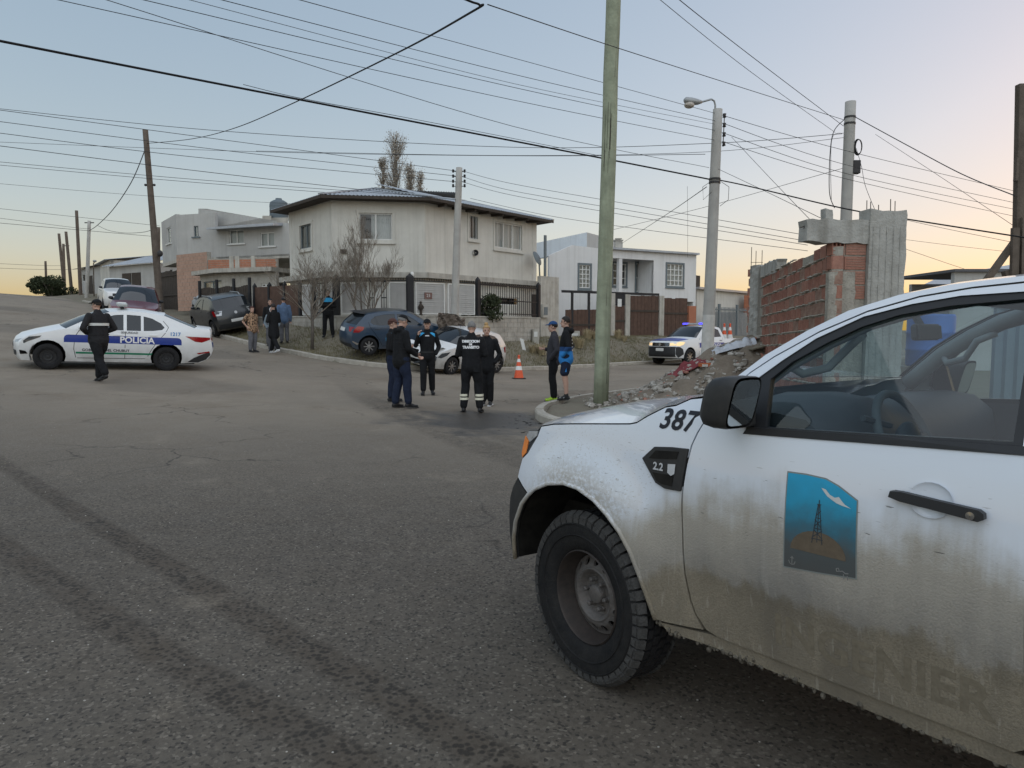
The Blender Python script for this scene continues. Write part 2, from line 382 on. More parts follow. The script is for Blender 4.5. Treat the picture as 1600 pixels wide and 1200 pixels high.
mat('kerb_concrete', (0.34, 0.315, 0.27), 0.9, 0.25, 5, bump=0.6, bscale=25, spec=0.15)
def kerb(name, pts, w=0.16, hh=0.15, label=''):
    root = empty(name, (0, 0, 0), label=label); root['kind'] = 'structure'
    P = resample(pts, 0.3); run = []; acc = 0.0
    segs = []; cur = [P[0]]
    for a, b in zip(P[:-1], P[1:]):
        cur.append(b); acc += math.dist(a, b)
        if acc > 1.15: segs.append(cur); cur = [b]; acc = 0.0
    if len(cur) > 1: segs.append(cur)
    for sg in segs:
        vs = []; fs = []; dz = random.uniform(-.012, .012); n = len(sg)
        g = 0.008
        for i, p in enumerate(sg):
            a = Vector(sg[max(i - 1, 0)]); b = Vector(sg[min(i + 1, n - 1)]); d = (b - a).normalized(); nr = Vector((d.y, -d.x))
            q = Vector(p) + (d * g if i == 0 else (-d * g if i == n - 1 else d * 0)); z = hgt(q.x, q.y)
            for o, zz in ((-.0, -.1), (0., hh - .025), (.02, hh), (w, hh + .002), (w, -.1)):
                r = q + nr * o; vs.append((r.x, r.y, z + zz + (dz if zz > 0 else 0)))
        for i in range(n - 1):
            for k in range(4): fs.append((i * 5 + k, i * 5 + k + 1, i * 5 + 6 + k, i * 5 + 5 + k))
        fs += [(0, 1, 2, 3, 4), tuple(range((n - 1) * 5, n * 5))[::-1]]
        B().add(vs, fs).build('kerb_stone', 'kerb_concrete', root)
    return root
def clip(pts, f): return [p for p in pts if f(p)]
kerb('near_kerb', clip(resample(road_right, .5), lambda p: 5.5 < p[1] < 42), label='pale concrete kerb bending round the near street corner')
kerb('far_kerb', clip(resample(road_far, .5), lambda p: p[1] < 50 and p[0] < 18), label='low dusty kerb along the far side of both streets')
# ------------------------------------------------------------------ car kit.  Car frame: x from front to rear, left side at -y, z up
mat('car_glass', (0.012, 0.015, 0.018), 0.04, 0.1, 3, spec=0.6)
mat('tyre_rubber', (0.016, 0.016, 0.017), 0.85, 0.3, 14, bump=0.3, bscale=60, spec=0.25)
mat('black_plastic', (0.022, 0.023, 0.025), 0.55, 0.2, 12, spec=0.35)
mat('underbody_black', (0.008, 0.008, 0.008), 0.95, 0.2, 5, spec=0.05)
mat('rim_alloy', (0.34, 0.34, 0.34), 0.35, 0.15, 10, metal=0.7)
mat('rim_steel_dark', (0.03, 0.03, 0.032), 0.55, 0.2, 10, metal=0.3)
mat('lamp_red', (0.25, 0.008, 0.01), 0.12, 0.15, 20, spec=0.6)
mat('lamp_clear', (0.42, 0.43, 0.44), 0.12, 0.3, 30, metal=0.4, spec=0.6)
mat('lamp_dark', (0.05, 0.055, 0.06), 0.1, 0.2, 20, spec=0.6)
mat('headlamp_lit', (0.9, 0.7, 0.4), 0.2, 0.1, 5, emit=(1.0, 0.60, 0.24), estr=.12)
mat('beacon_blue', (0.05, 0.05, 0.6), 0.2, 0.1, 5, emit=(0.06, 0.05, 1.0), estr=.6)
mat('plate_white', (0.55, 0.55, 0.53), 0.5, 0.1, 40)
mat('chrome', (0.6, 0.6, 0.6), 0.15, 0.05, 10, metal=1.0)
def paint(name, col, rough=0.28, dirt=0.25, dirtcol=(0.13, 0.115, 0.09)):
    """car paint with a coat of dust that thickens towards the sills"""
    m = mat(name, col, rough, 0.04, 2.0, coat=0.35, spec=0.5); nt = m.node_tree; N = nt.nodes; L = nt.links; b = N['Principled BSDF']
    src = b.inputs['Base Color'].links[0].from_socket
    tc = N.new('ShaderNodeTexCoord'); sp = N.new('ShaderNodeSeparateXYZ'); L.new(tc.outputs['Object'], sp.inputs[0])
    r = N.new('ShaderNodeMapRange'); r.inputs['From Min'].default_value = 0.75; r.inputs['From Max'].default_value = 0.2; r.inputs['To Max'].default_value = dirt; L.new(sp.outputs[2], r.inputs['Value'])
    n = N.new('ShaderNodeTexNoise'); n.inputs['Scale'].default_value = 5; n.inputs['Detail'].default_value = 6; L.new(tc.outputs['Object'], n.inputs['Vector'])
    mu = N.new('ShaderNodeMath'); mu.operation = 'MULTIPLY'; L.new(r.outputs[0], mu.inputs[0]); L.new(n.outputs['Fac'], mu.inputs[1])
    ad = N.new('ShaderNodeMath'); ad.operation = 'MULTIPLY'; ad.inputs[1].default_value = 1.8; L.new(mu.outputs[0], ad.inputs[0])
    mx = N.new('ShaderNodeMix'); mx.data_type = 'RGBA'; L.new(ad.outputs[0], mx.inputs[0]); L.new(src, mx.inputs[6]); mx.inputs[7].default_value = (*dirtcol, 1); L.new(mx.outputs[2], b.inputs['Base Color'])
    return m

def flat2d(poly, holes=(), step=0.12):
    """polygon in (x, z) with holes, cut into a grid"""
    bm = bmesh.new(); loops = [[Vector((x, z, 0)) for x, z in poly]] + [[Vector((x, z, 0)) for x, z in h] for h in holes]
    vv = [bm.verts.new(v) for l in loops for v in l]
    for t in tessellate_polygon(loops):
        try: bm.faces.new([vv[i] for i in t])
        except ValueError: pass
    for ax in (0, 1):
        c = [v.co[ax] for v in bm.verts]; lo, hi = min(c), max(c); p = math.ceil(lo / step) * step
        while p < hi - 1e-5:
            co = [0, 0, 0]; no = [0, 0, 0]; co[ax] = p; no[ax] = 1
            bmesh.ops.bisect_plane(bm, geom=bm.verts[:] + bm.edges[:] + bm.faces[:], dist=1e-5, plane_co=co, plane_no=no); p += step
    bm.verts.index_update(); v = [(q.co.x, q.co.y) for q in bm.verts]; f = []
    for q in bm.faces:
        ix = [w.index for w in q.verts]
        ar = sum(v[ix[i]][0] * v[ix[(i + 1) % len(ix)]][1] - v[ix[(i + 1) % len(ix)]][0] * v[ix[i]][1] for i in range(len(ix)))
        f.append(ix if ar > 0 else ix[::-1])
    be = [tuple(w.index for w in e.verts) for e in bm.edges if len(e.link_faces) == 1]
    bm.free(); return v, f, be
def side_geo(b, poly, W, wf, side=-1, off=0.0, holes=(), step=0.12, thick=0.015, geo=None):
    """lay a polygon of the side view onto the flank; off > 0 stands proud"""
    v, f, be = geo or flat2d(poly, holes, step); n = len(v)
    vs = [(x, side * (W - wf(x, z) + off), z) for x, z in v]; fs = [tuple(q) if side < 0 else tuple(q[::-1]) for q in f]
    if thick:
        vs += [(x, side * (W - wf(x, z) + off - thick), z) for x, z in v]
        fs += [(a, c, c + n, a + n) for a, c in be]
    b.add(vs, fs); return b
def side_text(b, s, size, x0, z0, W, wf, side=-1, off=0.004, **k):
    v, f = text_geo(s, size, **k)
    d = 1 if side < 0 else -1
    b.add([(x0 + d * p[0], side * (W - wf(x0 + d * p[0], z0 + p[1]) + off), z0 + p[1]) for p in v], f); return b
def loft_geo(b, edge, bulge, W, wf, n=14, p=2.4):
    vs = []; fs = []; m = len(edge)
    for (x, z), (dx, dz) in zip(edge, bulge):
        ye = W - wf(x, z)
        for k in range(n + 1):
            t = -1 + 2 * k / n; t = math.copysign(abs(t) ** 0.85, t); q = 1 - abs(t) ** p; vs.append((x + dx * q, ye * t, z + dz * q))
    for i in range(m - 1):
        for k in range(n): a = i * (n + 1) + k; fs.append((a, a + 1, a + n + 2, a + n + 1))
    b.add(vs, fs); return b
def strip_poly(pts, w):
    L_, R_ = [], []
    for i, p in enumerate(pts):
        a = Vector(pts[max(i - 1, 0)]); c = Vector(pts[min(i + 1, len(pts) - 1)]); d = (c - a).normalized(); nr = Vector((-d.y, d.x)) * w / 2
        L_.append(tuple(Vector(p) + nr)); R_.append(tuple(Vector(p) - nr))
    return L_ + R_[::-1]
def ell(cx, cz, rx, rz, n=16): return [(cx + rx * math.cos(2 * math.pi * k / n), cz + rz * math.sin(2 * math.pi * k / n)) for k in range(n)]
def wheel(root, x, y, z, r, style='alloy', side=-1, width=0.19, steer=0.0, cache={}):
    key = (r, style, width); s = side
    if key not in cache:
        w = width; rr = r * 0.66
        t = B().lathe([(rr, w * .42), (rr * 1.06, w * .5), (r * .90, w * .52), (r * .97, w * .46), (r, w * .36), (r, -w * .36), (r * .97, -w * .46), (r * .90, -w * .5), (rr, -w * .42)], 32, 'y')
        rm = B().lathe([(rr, w * .42), (rr * .96, w * .44), (rr * .92, w * .34), (rr * .86, w * .12), (rr * .3, w * .10), (0.001, w * .10)], 32, 'y')
        sp = B()
        if style == 'alloy':
            for k in range(8):
                a = 2 * math.pi * k / 8; ca, sa = math.cos(a), math.sin(a)
                sp.beam((ca * rr * .15, w * .34, sa * rr * .15), (ca * rr * .93, w * .33, sa * rr * .93), rr * .16, .02, (0, 1, 0))
            sp.lathe([(rr * .26, w * .28), (rr * .24, w * .40), (0.001, w * .42)], 16, 'y')
        else:
            for k in range(10):
                a = 2 * math.pi * k / 10; ca, sa = math.cos(a) * rr * .72, math.sin(a) * rr * .72
                sp.lathe([(rr * .09, -.004), (rr * .09, .012), (0.001, .012)], 8, 'y', (ca, w * .12, sa))
            sp.lathe([(rr * .52, w * .12), (rr * .48, w * .26), (rr * .22, w * .22), (rr * .18, w * .34), (0.001, w * .35)], 20, 'y')
        cache[key] = (t.mesh('tyre'), rm.mesh('rim'), sp.mesh('spokes'))
        for me in cache[key]: smooth_by_angle(me, 35)
        cache[key][0].materials.append(MATS['tyre_rubber']); cache[key][1].materials.append(MATS['rim_steel_dark']); cache[key][2].materials.append(MATS['rim_alloy' if style == 'alloy' else 'black_plastic'])
    e = empty('wheel', (x, y, z)); e.parent = root; e.rotation_euler = (0, 0, (math.pi if s < 0 else 0) + steer)
    for nm, me in zip(('tyre', 'rim', 'wheel_disc'), cache[key]):
        o = bpy.data.objects.new(nm, me); sc.collection.objects.link(o); o.parent = e
    return e
def arch_pts(cx, r, zb, n=12):
    """arch outline from rear foot to front foot"""
    a0 = math.asin(max(-1, min(1, (zb - r * 0.95) / r)))
    return [(cx + r * math.cos(a0 + (math.pi - 2 * a0) * k / n), r * 0.95 + r * math.sin(a0 + (math.pi - 2 * a0) * k / n)) for k in range(n + 1)]
def car_wf(S):
    W, L_, bz = S['W'], S['L'], S['belt']
    th = S.get('tumble', 0.42); fr, rr = S.get('nose', 0.20), S.get('tail', 0.14)
    def wf(x, z):
        o = 0.03 * ((z - 0.62) / 0.35) ** 2 if z < bz else 0.03 * ((bz - 0.62) / 0.35) ** 2 + (z - bz) * th
        o = min(o, 0.03 * ((bz - 0.62) / 0.35) ** 2 + max(0, z - bz) * th + 0.06)
        t = max(0, (0.85 - x + S.get('x0', 0)) / 0.85); o += fr * t ** 2.2
        t = max(0, (x - (L_ - 0.8)) / 0.8); o += rr * t ** 2.2
        return o
    return wf
def car(name, label, cat, S, loc, az, pm, pitch=0.0, roll=0.0, group=None, sides=(-1, 1), glass='car_glass'):
    root = empty(name, loc, 0, label, cat, group); root.rotation_euler = (R(roll), R(pitch), math.atan2(-math.cos(R(az)), -math.sin(R(az))))
    W, L_ = S['W'], S['L']; wf = car_wf(S); O = S['out']; r = S['R']; ra = r + 0.055; zb = S['zb']
    def at_(i): return O[i]
    pts = []; lab = []
    for nm, P, bu in O: pts.append((nm, P, bu))
    outline = []
    for nm, P, bu in pts: outline += [q for q in P if not outline or math.dist(q, outline[-1]) > 1e-4]
    poly = list(outline) + arch_pts(S['xr'], ra, zb) + arch_pts(S['xf'], ra, zb)
    holes = [w for w in S['win']]
    b = B()
    for s in (-1, 1): side_geo(b, poly, W, wf, s, 0, holes, 0.15, 0.03)
    for nm, P, bu in pts:
        if nm == 'body': loft_geo(b, P, bu, W, wf)
    body = b.build('body', pm, root, fixn=False); smooth_by_angle(body.data, 38)
    for nm, P, bu in pts:
        if nm in ('windshield', 'rear_window', 'tailgate_window'):
            g = loft_geo(B(), P, bu, W, wf).build(nm, glass, root, smooth=True, fixn=False)
            x0, z0 = P[0]; x1, z1 = P[-1]; fr = B()
            fr.tube([(x0 - .004, y, z0 + .004) for y in np.linspace(-(W - wf(x0, z0)), W - wf(x0, z0), 9)], .014, 4) if False else None
    for w in holes:
        cx = sum(p[0] for p in w) / len(w); cz = sum(p[1] for p in w) / len(w)
        for s in (-1, 1):
            side_geo(B(), [(cx + (x - cx) * 1.03, cz + (z - cz) * 1.04) for x, z in w], W, wf, s, -0.012, (), 0.2, 0).build('window', glass, root, smooth=True, fixn=False)
    xa, xb = min(q[0] for q in outline) + .30, max(q[0] for q in outline) - .42; u = B().box(xa, xb, -(W - 0.30), W - 0.30, zb - 0.04, zb + 0.45)
    u.box(xa, xb, -(W - 0.16), W - 0.16, zb + 0.02, zb + 0.06)
    for cx in (S['xf'], S['xr']):
        for s in (-1, 1):
            A = arch_pts(cx, ra + 0.01, zb); n = len(A); vs = [(x, s * (W - 0.05), z) for x, z in A] + [(x, s * (W - 0.34), z) for x, z in A]
            u.add(vs, [(i, i + 1, i + 1 + n, i + n) for i in range(n - 1)])
    u.build('underbody', 'underbody_black', root)
    for cx in (S['xf'], S['xr']):
        for s in (-1, 1): wheel(root, cx, s * (W - 0.115), r, r, S.get('rim', 'alloy'), s, S.get('tw', 0.19))
    # shut lines, handles, sills
    for ln in S.get('seams', ()):
        for s in (-1, 1): side_geo(B(), strip_poly(ln, 0.012), W, wf, s, 0.0015, (), 0.2, 0).build('door_seam', 'underbody_black', root, fixn=False)
    for x, z in S.get('handles', ()):
        for s in (-1, 1): side_geo(B(), [(x - .09, z - .014), (x + .09, z - .008), (x + .09, z + .016), (x - .09, z + .014)], W, wf, s, 0.022, (), .3, .03).build('door_handle', S.get('handle_mat', pm), root, fixn=False)
    mx, mz = S['mirror']
    for s in (-1, 1):
        y = s * (W - wf(mx, mz)); mb = B().ball((mx, y + s * .10, mz + .03), .05, .09, .062, 12, 8); mb.beam((mx, y, mz - .03), (mx, y + s * .10, mz - .02), .05, .04)
        mb.build('mirror', S.get('mirror_mat', pm), root, smooth=True)
    root['_'] = 0; del root['_']
    return root, body, wf
def bvh_of(o):
    me = o.data; return BVHTree.FromPolygons([v.co.copy() for v in me.vertices], [tuple(p.vertices) for p in me.polygons])
def face_decal(root, body, name, poly, m, front=True, off=0.006, thick=0.0, step=0.15, bv=None):
    """lay a polygon of the front or rear view (y, z) onto the nose or tail"""
    bv = bv or bvh_of(body); v, f, be = flat2d(poly, (), step); vs = []
    for y, z in v:
        h = bv.ray_cast(Vector((-3 if front else 9, y, z)), Vector((1 if front else -1, 0, 0)))
        x = h[0].x if h[0] is not None else (0.25 if front else 3.6)
        vs.append((x + (-off if front else off), y, z))
    b = B().add(vs, [tuple(q[::-1] if front else q) for q in f])
    if thick:
        n = len(b.v); b.add([(x + (thick if front else -thick), y, z) for x, y, z in vs], []); b.f += [(a, c, c + len(vs), a + len(vs)) for a, c in be]; b.mi += [0] * len(be)
    return b.build(name, m, root, smooth=True)
def face_text(root, body, name, s, size, y0, z0, m, front=True, off=0.009):
    bv = bvh_of(body); v, f = text_geo(s, size, bold=.006); d = -1 if front else 1; vs = []
    for p in v:
        y = y0 + d * p[0] if front else y0 + p[0]; z = z0 + p[1]
        h = bv.ray_cast(Vector((-3 if front else 9, y, z)), Vector((1 if front else -1, 0, 0))); x = h[0].x if h[0] is not None else 0
        vs.append((x + (-off if front else off), y, z))
    return B().add(vs, f).build(name, m, root)
# ------------------------------------------------------------------ the muddy white pickup in the foreground.  Frame: x behind the front axle, left flank at y = -TW
TW = 0.93
def mud_paint(name, base, clean_top=1.03, rough=0.3):
    m = bpy.data.materials.new(name); m.use_nodes = True; nt = m.node_tree; N = nt.nodes; L = nt.links; b = N['Principled BSDF']; MATS[name] = m
    tc = N.new('ShaderNodeTexCoord'); P = tc.outputs['Object']; sp = N.new('ShaderNodeSeparateXYZ'); L.new(P, sp.inputs[0]); X, Z = sp.outputs[0], sp.outputs[2]
    def noise(sc3, s, det=5, rough_=.6):
        mp = N.new('ShaderNodeMapping'); mp.inputs['Scale'].default_value = sc3; L.new(P, mp.inputs[0]); n = N.new('ShaderNodeTexNoise'); n.inputs['Scale'].default_value = s; n.inputs['Detail'].default_value = det; n.inputs['Roughness'].default_value = rough_
        L.new(mp.outputs[0], n.inputs['Vector']); return n.outputs['Fac']
    def rg(v, a, b_, c=0., d=1.):
        r = N.new('ShaderNodeMapRange'); r.interpolation_type = 'SMOOTHSTEP'; r.inputs['From Min'].default_value = a; r.inputs['From Max'].default_value = b_; r.inputs['To Min'].default_value = c; r.inputs['To Max'].default_value = d; L.new(v, r.inputs['Value']); return r.outputs[0]
    def mt(op, a, c=None):
        n = N.new('ShaderNodeMath'); n.operation = op; n.use_clamp = op in ('ADD',) and False
        for i, q in enumerate((a, c)):
            if q is None: continue
            if isinstance(q, (int, float)): n.inputs[i].default_value = q
            else: L.new(q, n.inputs[i])
        return n.outputs[0]
    def mix(f, a, c):
        n = N.new('ShaderNodeMix'); n.data_type = 'RGBA'; L.new(f, n.inputs[0])
        for k, q in ((6, a), (7, c)):
            if isinstance(q, tuple): n.inputs[k].default_value = (*q, 1)
            else: L.new(q, n.inputs[k])
        return n.outputs[2]
    wob = mt('MULTIPLY', mt('SUBTRACT', noise((1, 1, 1), 3.2, 4), .5), .34); streak = mt('MULTIPLY', mt('SUBTRACT', noise((1, 1, .10), 22, 4), .5), .16)
    zz = mt('ADD', mt('ADD', mt('ADD', Z, wob), streak), rg(X, .62, .30, 0, .13))
    film = rg(zz, clean_top + .05, clean_top - .15, 0, .86); heavy = rg(zz, .94, .66, 0, .98)
    # spray thrown up behind the wheel arch
    dx = mt('SUBTRACT', X, -.09); dz = mt('SUBTRACT', Z, .42); d = mt('SQRT', mt('ADD', mt('MULTIPLY', dx, dx), mt('MULTIPLY', dz, dz)))
    ring = mt('MULTIPLY', rg(mt('ADD', d, mt('MULTIPLY', wob, .5)), .66, .46, 0, .8), rg(noise((1, 1, 1), 60, 4, .7), .30, .62))
    spat = mt('MULTIPLY', rg(d, .95, .48, 0, 1.), rg(noise((1, .6, 1.6), 95, 3, .6), .60, .66, 0, .75))
    frontclean = rg(X, -.50, -.18, .25, 1.)
    mask = mt('MAXIMUM', mt('MAXIMUM', film, heavy), mt('MULTIPLY', mt('MAXIMUM', ring, spat), 1.0)); mask = mt('MULTIPLY', mask, mt('MAXIMUM', frontclean, rg(d, .60, .46)))
    grain = rg(noise((1, 1, 1), 130, 4, .7), .3, .7)
    mudc = mix(grain, (0.155, 0.130, 0.090), (0.235, 0.200, 0.142)); mudc = mix(rg(noise((1, 1, .3), 5, 4), .35, .7), mudc, (0.128, 0.108, 0.077))
    trick = mt('MAXIMUM', mt('MULTIPLY', rg(noise((1, 1, .10), 55, 3, .5), .62, .68, 0, .38), rg(Z, .90, .55)), mt('MULTIPLY', rg(noise((1, 1, .06), 11, 4, .6), .58, .70, 0, .40), rg(mt('ABSOLUTE', mt('SUBTRACT', Z, .78)), .22, .06)))
    mudc = mix(trick, mudc, (0.33, 0.305, 0.25))
    mudc = mix(rg(zz, .98, .70), (0.30, 0.262, 0.195), mudc)
    col = mix(mt('MULTIPLY', mask, rg(noise((1, 1, 1), 22, 5, .7), .05, .40, .85, 1.)), base, mudc)
    # thin tan film above, dark mud below
    # dry scratches
    scr = mt('MULTIPLY', rg(noise((6, 1, 60), 2.6, 2, .5), .725, .74), rg(mt('ABSOLUTE', mt('SUBTRACT', Z, .99)), .22, .05)); col = mix(mt('MULTIPLY', scr, .75), col, (0.06, 0.055, 0.05))
    L.new(col, b.inputs['Base Color']); rr = rg(mask, 0, .8, rough, .78); L.new(rr, b.inputs['Roughness']); b.inputs['Specular IOR Level'].default_value = .5
    cw = rg(mask, .1, .7, .9, .0); L.new(cw, b.inputs['Coat Weight']); b.inputs['Coat Roughness'].default_value = .05
    bp = N.new('ShaderNodeBump'); bp.inputs['Distance'].default_value = .003; L.new(mt('MULTIPLY', mask, .5), bp.inputs['Strength']); L.new(grain, bp.inputs['Height']); L.new(bp.outputs[0], b.inputs['Normal'])
    return m
mud_paint('white_mud_paint', (0.62, 0.665, 0.725))
mat('truck_black', (0.024, 0.025, 0.027), 0.5, 0.25, 20, spec=0.35, bump=.05, bscale=200, col2=(0.035, 0.034, 0.032))
mat('truck_rubber', (0.014, 0.015, 0.017), 0.45, 0.2, 9, spec=0.4)
mat('liner_black', (0.012, 0.012, 0.012), 0.9, 0.4, 9, col2=(0.03, 0.028, 0.024), spec=0.1)
mat('cabin_grey', (0.085, 0.092, 0.095), 0.75, 0.12, 14, spec=0.25)
mat('cabin_dark', (0.035, 0.038, 0.042), 0.6, 0.12, 14, spec=0.3)
mat('cabin_trim', (0.20, 0.21, 0.21), 0.7, 0.1, 9, spec=0.25)
mat('seat_cloth', (0.07, 0.075, 0.08), 0.95, 0.2, 30, spec=0.1)
mat('decal_black', (0.012, 0.014, 0.022), 0.4, 0.1, 20)
mat('decal_grey', (0.45, 0.46, 0.47), 0.4, 0.1, 20)
mat('indicator_orange', (0.75, 0.24, 0.06), 0.15, 0.15, 30, spec=0.6)
mat('steel_rusty', (0.150, 0.145, 0.140), 0.62, 0.35, 22, metal=0.25, col2=(0.115, 0.10, 0.09), bump=.25, bscale=60)
mat('rim_barrel', (.040, .036, .034), .6, .35, 22, metal=.2, col2=(.055, .043, .037)); mat('tyre_dusty', (0.012, 0.013, 0.015), 0.8, 0.35, 16, col2=(0.022, 0.021, 0.020), bump=.3, bscale=90, spec=.2)
mat('tyre_shoulder', (0.055, 0.054, 0.052), 0.9, 0.35, 24, bump=.4, bscale=90, spec=.15)
mat('mud_clod', (0.12, 0.108, 0.088), 0.95, 0.35, 30, bump=.8, bscale=60, spec=.1)
glass_mat('truck_glass', (0.70, 0.80, 0.82), 1.0, 1.52)
mat('mirror_glass', (0.55, 0.6, 0.62), 0.03, 0.02, 3, metal=1.0)

ARCH = [(-.552, .44), (-.550, .50), (-.544, .558), (-.513, .649), (-.45, .752), (-.395, .806), (-.347, .844), (-.256, .884), (-.147, .905), (-.052, .898), (.049, .864), (.125, .817), (.198, .757), (.257, .683), (.301, .598), (.335, .52), (.362, .455), (.372, .425)]
def twf(x, z):
    o = .05 * ((z - .85) / .45) ** 2 if z < 1.27 else .044 + (z - 1.27) * .42
    if z < .85: o = .035 * ((z - .85) / .45) ** 2 + .014 * sm(.74, .60, z) * sm(.45, .62, x)
    if x < -.35: o += .12 * ((-x - .35) / .5) ** 2
    for cx in (-.09, 3.19):
        q = math.hypot((x - cx) / .47, (z - .42) / .48)
        if q < 1.5 and z < 1.1: o -= .030 * (1 - sm(1.0, 1.45, q))
    if 2.75 < x and z > 1.25: o = min(o, .05)
    return o
az = R(-39); tf = Vector((math.sin(az), math.cos(az), 0)); tn = Vector((tf.y, -tf.x, 0))
TP = Vector((0.348, 3.099, 0)) - tn * 0.0
truck = empty('pickup_truck', TP + tn * TW, math.atan2(-math.cos(az), -math.sin(az)), 'muddy white pickup truck number 387 filling the right foreground', 'pickup truck')
def tpanel(name, poly, m='white_mud_paint', holes=(), off=0.0, step=0.07, thick=0.03, parent=None, both=True, sub=True):
    r = None
    for s in (-1, 1) if both else (-1,):
        o = side_geo(B(), poly, TW, twf, s, off, holes, step, thick).build(name, m, parent or truck, fixn=False); smooth_by_angle(o.data, 40)
        r = r or o
    return r
HL = [(-.354, 1.137), (-.27, 1.155), (-.14, 1.170), (-.003, 1.184), (.12, 1.196), (.196, 1.204), (.233, 1.213), (.285, 1.245), (.366, 1.288), (.416, 1.299), (.477, 1.329)]
DF = [(.59, .445), (.552, .498), (.534, .553), (.514, .652), (.507, .75), (.504, .835), (.499, .90), (.497, .959), (.500, 1.009), (.508, 1.084), (.523, 1.16), (.543, 1.21), (.565, 1.25), (.60, 1.325)]
fender = tpanel('front_fender', [(.378, .428), (.575, .44)] + [(x - .007, z) for x, z in DF[1:]] + [(.565, 1.343)] + HL[::-1] + [(-.372, 1.09), (-.44, .998), (-.484, .964), (-.505, .90), (-.51, .87), (-.40, .815)] + ARCH[6:])
bump_side = tpanel('bumper_corner', [(-.512, .862), (-.405, .808)] + ARCH[5:0:-1] + [(-.555, .44), (-.575, .48), (-.588, .56), (-.594, .66), (-.590, .75), (-.560, .81)], 'truck_black')
# arch lip and inner liner
for s in (-1, 1):
    lip = B().tube([(x, s * (TW - twf(x, z) - .002), z) for x, z in ARCH], .011, 6); lip.build('arch_lip', 'white_mud_paint', truck, smooth=True)
    ln = B(); A2 = [(-.09 + (x + .09) * 1.02, .42 + (z - .42) * 1.03) for x, z in ARCH]; n = len(A2)
    ln.add([(x, s * (TW - .035), z) for x, z in A2] + [(x * .96, s * (TW - .42), z - .01) for x, z in A2], [(i, i + 1, i + 1 + n, i + n) for i in range(n - 1)])
    ln.add([(x, s * (TW - .42), z) for x, z in A2] + [(-.09, s * (TW - .42), .42)], [(i, i + 1, n) for i in range(n - 1)])
    ln.build('wheel_liner', 'liner_black', truck, smooth=True)
# door with its window frame, glass, handle
GAP = [(.702, 1.438), (.785, 1.501), (.933, 1.592), (1.082, 1.660), (1.235, 1.704), (1.379, 1.726), (1.511, 1.736), (1.60, 1.738)]
BLK = [(.729, 1.415), (.82, 1.492), (.925, 1.571), (1.073, 1.646), (1.216, 1.684), (1.354, 1.706), (1.515, 1.712), (1.556, 1.710), (1.572, 1.50), (1.582, 1.268), (1.2, 1.251), (.752, 1.230), (.70, 1.31)]
GLS = [(.790, 1.425), (.854, 1.487), (.964, 1.556), (1.072, 1.612), (1.184, 1.650), (1.331, 1.676), (1.515, 1.690), (1.530, 1.690), (1.550, 1.498), (1.556, 1.294), (1.2, 1.276), (.814, 1.257)]
door = tpanel('front_door', DF + GAP + [(1.611, 1.60), (1.607, 1.30), (1.605, 1.18), (1.614, .944), (1.625, .60), (1.627, .455), (1.60, .435), (.64, .432)], holes=[BLK], thick=.045)
doors = [o for o in truck.children if o.name.startswith('front_door')]
for i, s in enumerate((-1, 1)):
    p = doors[i]
    o = side_geo(B(), BLK, TW, twf, s, -.006, [GLS], .07, .03).build('window_frame', 'truck_rubber', p, fixn=False); smooth_by_angle(o.data, 40)
    side_geo(B(), [(1.18 + (x - 1.18) * 1.02, 1.47 + (z - 1.47) * 1.03) for x, z in GLS], TW, twf, s, -.020, (), .12, 0).build('window_glass', 'truck_glass', p, smooth=True, fixn=False)
    # belt seal
    side_geo(B(), [(.735, 1.226), (1.2, 1.247), (1.598, 1.264), (1.600, 1.288), (1.2, 1.272), (.75, 1.252)], TW, twf, s, .004, (), .1, .012).build('belt_seal', 'truck_rubber', p, fixn=False)
    hb = side_geo(B(), [(1.266, 1.100), (1.30, 1.092), (1.40, 1.084), (1.505, 1.074), (1.520, 1.083), (1.518, 1.098), (1.505, 1.106), (1.40, 1.113), (1.30, 1.121), (1.270, 1.118)], TW, twf, s, .034, (), .05, .022)
    h = hb.build('door_handle', 'truck_rubber', p, bevel=.006); h['label'] = 'black pull handle with a silver key lock'
    for xx, zz_ in ((1.285, 1.108), (1.50, 1.089)): B().box(xx - .012, xx + .010, min(s * (TW - .05), s * (TW + .005)), max(s * (TW - .05), s * (TW + .005)), zz_ - .010, zz_ + .010).build('handle_foot', 'truck_rubber', p)
    B().lathe([(.011, 0), (.011, .004), (.001, .005)], 14, 'y', (1.487, s * (TW - twf(1.487, 1.088) + (.034 if s > 0 else .034)), 1.088)).build('key_lock', 'chrome', p) if s > 0 else B().lathe([(.0115, 0), (.0115, -.005), (.001, -.006)], 14, 'y', (1.487, -(TW - twf(1.487, 1.088) + .034), 1.088)).build('key_lock', 'chrome', p)
    cv = []; cf = []
    for q, (rr, dp) in enumerate(((.058, .0), (.05, -.012), (.035, -.020), (.0, -.022))):
        pass
    cup = B(); ringn = 20; prof = ((1.0, .0015), (.93, -.001), (.80, -.004), (.5, -.006), (0.02, -.007))
    vv = []
    for k, dp in prof:
        for a in range(ringn):
            x = 1.374 + .060 * k * math.cos(2 * math.pi * a / ringn); z = 1.106 + .052 * k * math.sin(2 * math.pi * a / ringn); vv.append((x, s * (TW - twf(x, z) + .008 + dp), z))
    cup.add(vv, [(j * ringn + a, j * ringn + (a + 1) % ringn, (j + 1) * ringn + (a + 1) % ringn, (j + 1) * ringn + a) for j in range(len(prof) - 1) for a in range(ringn)]); cup.build('handle_cup', 'white_mud_paint', p, smooth=True)
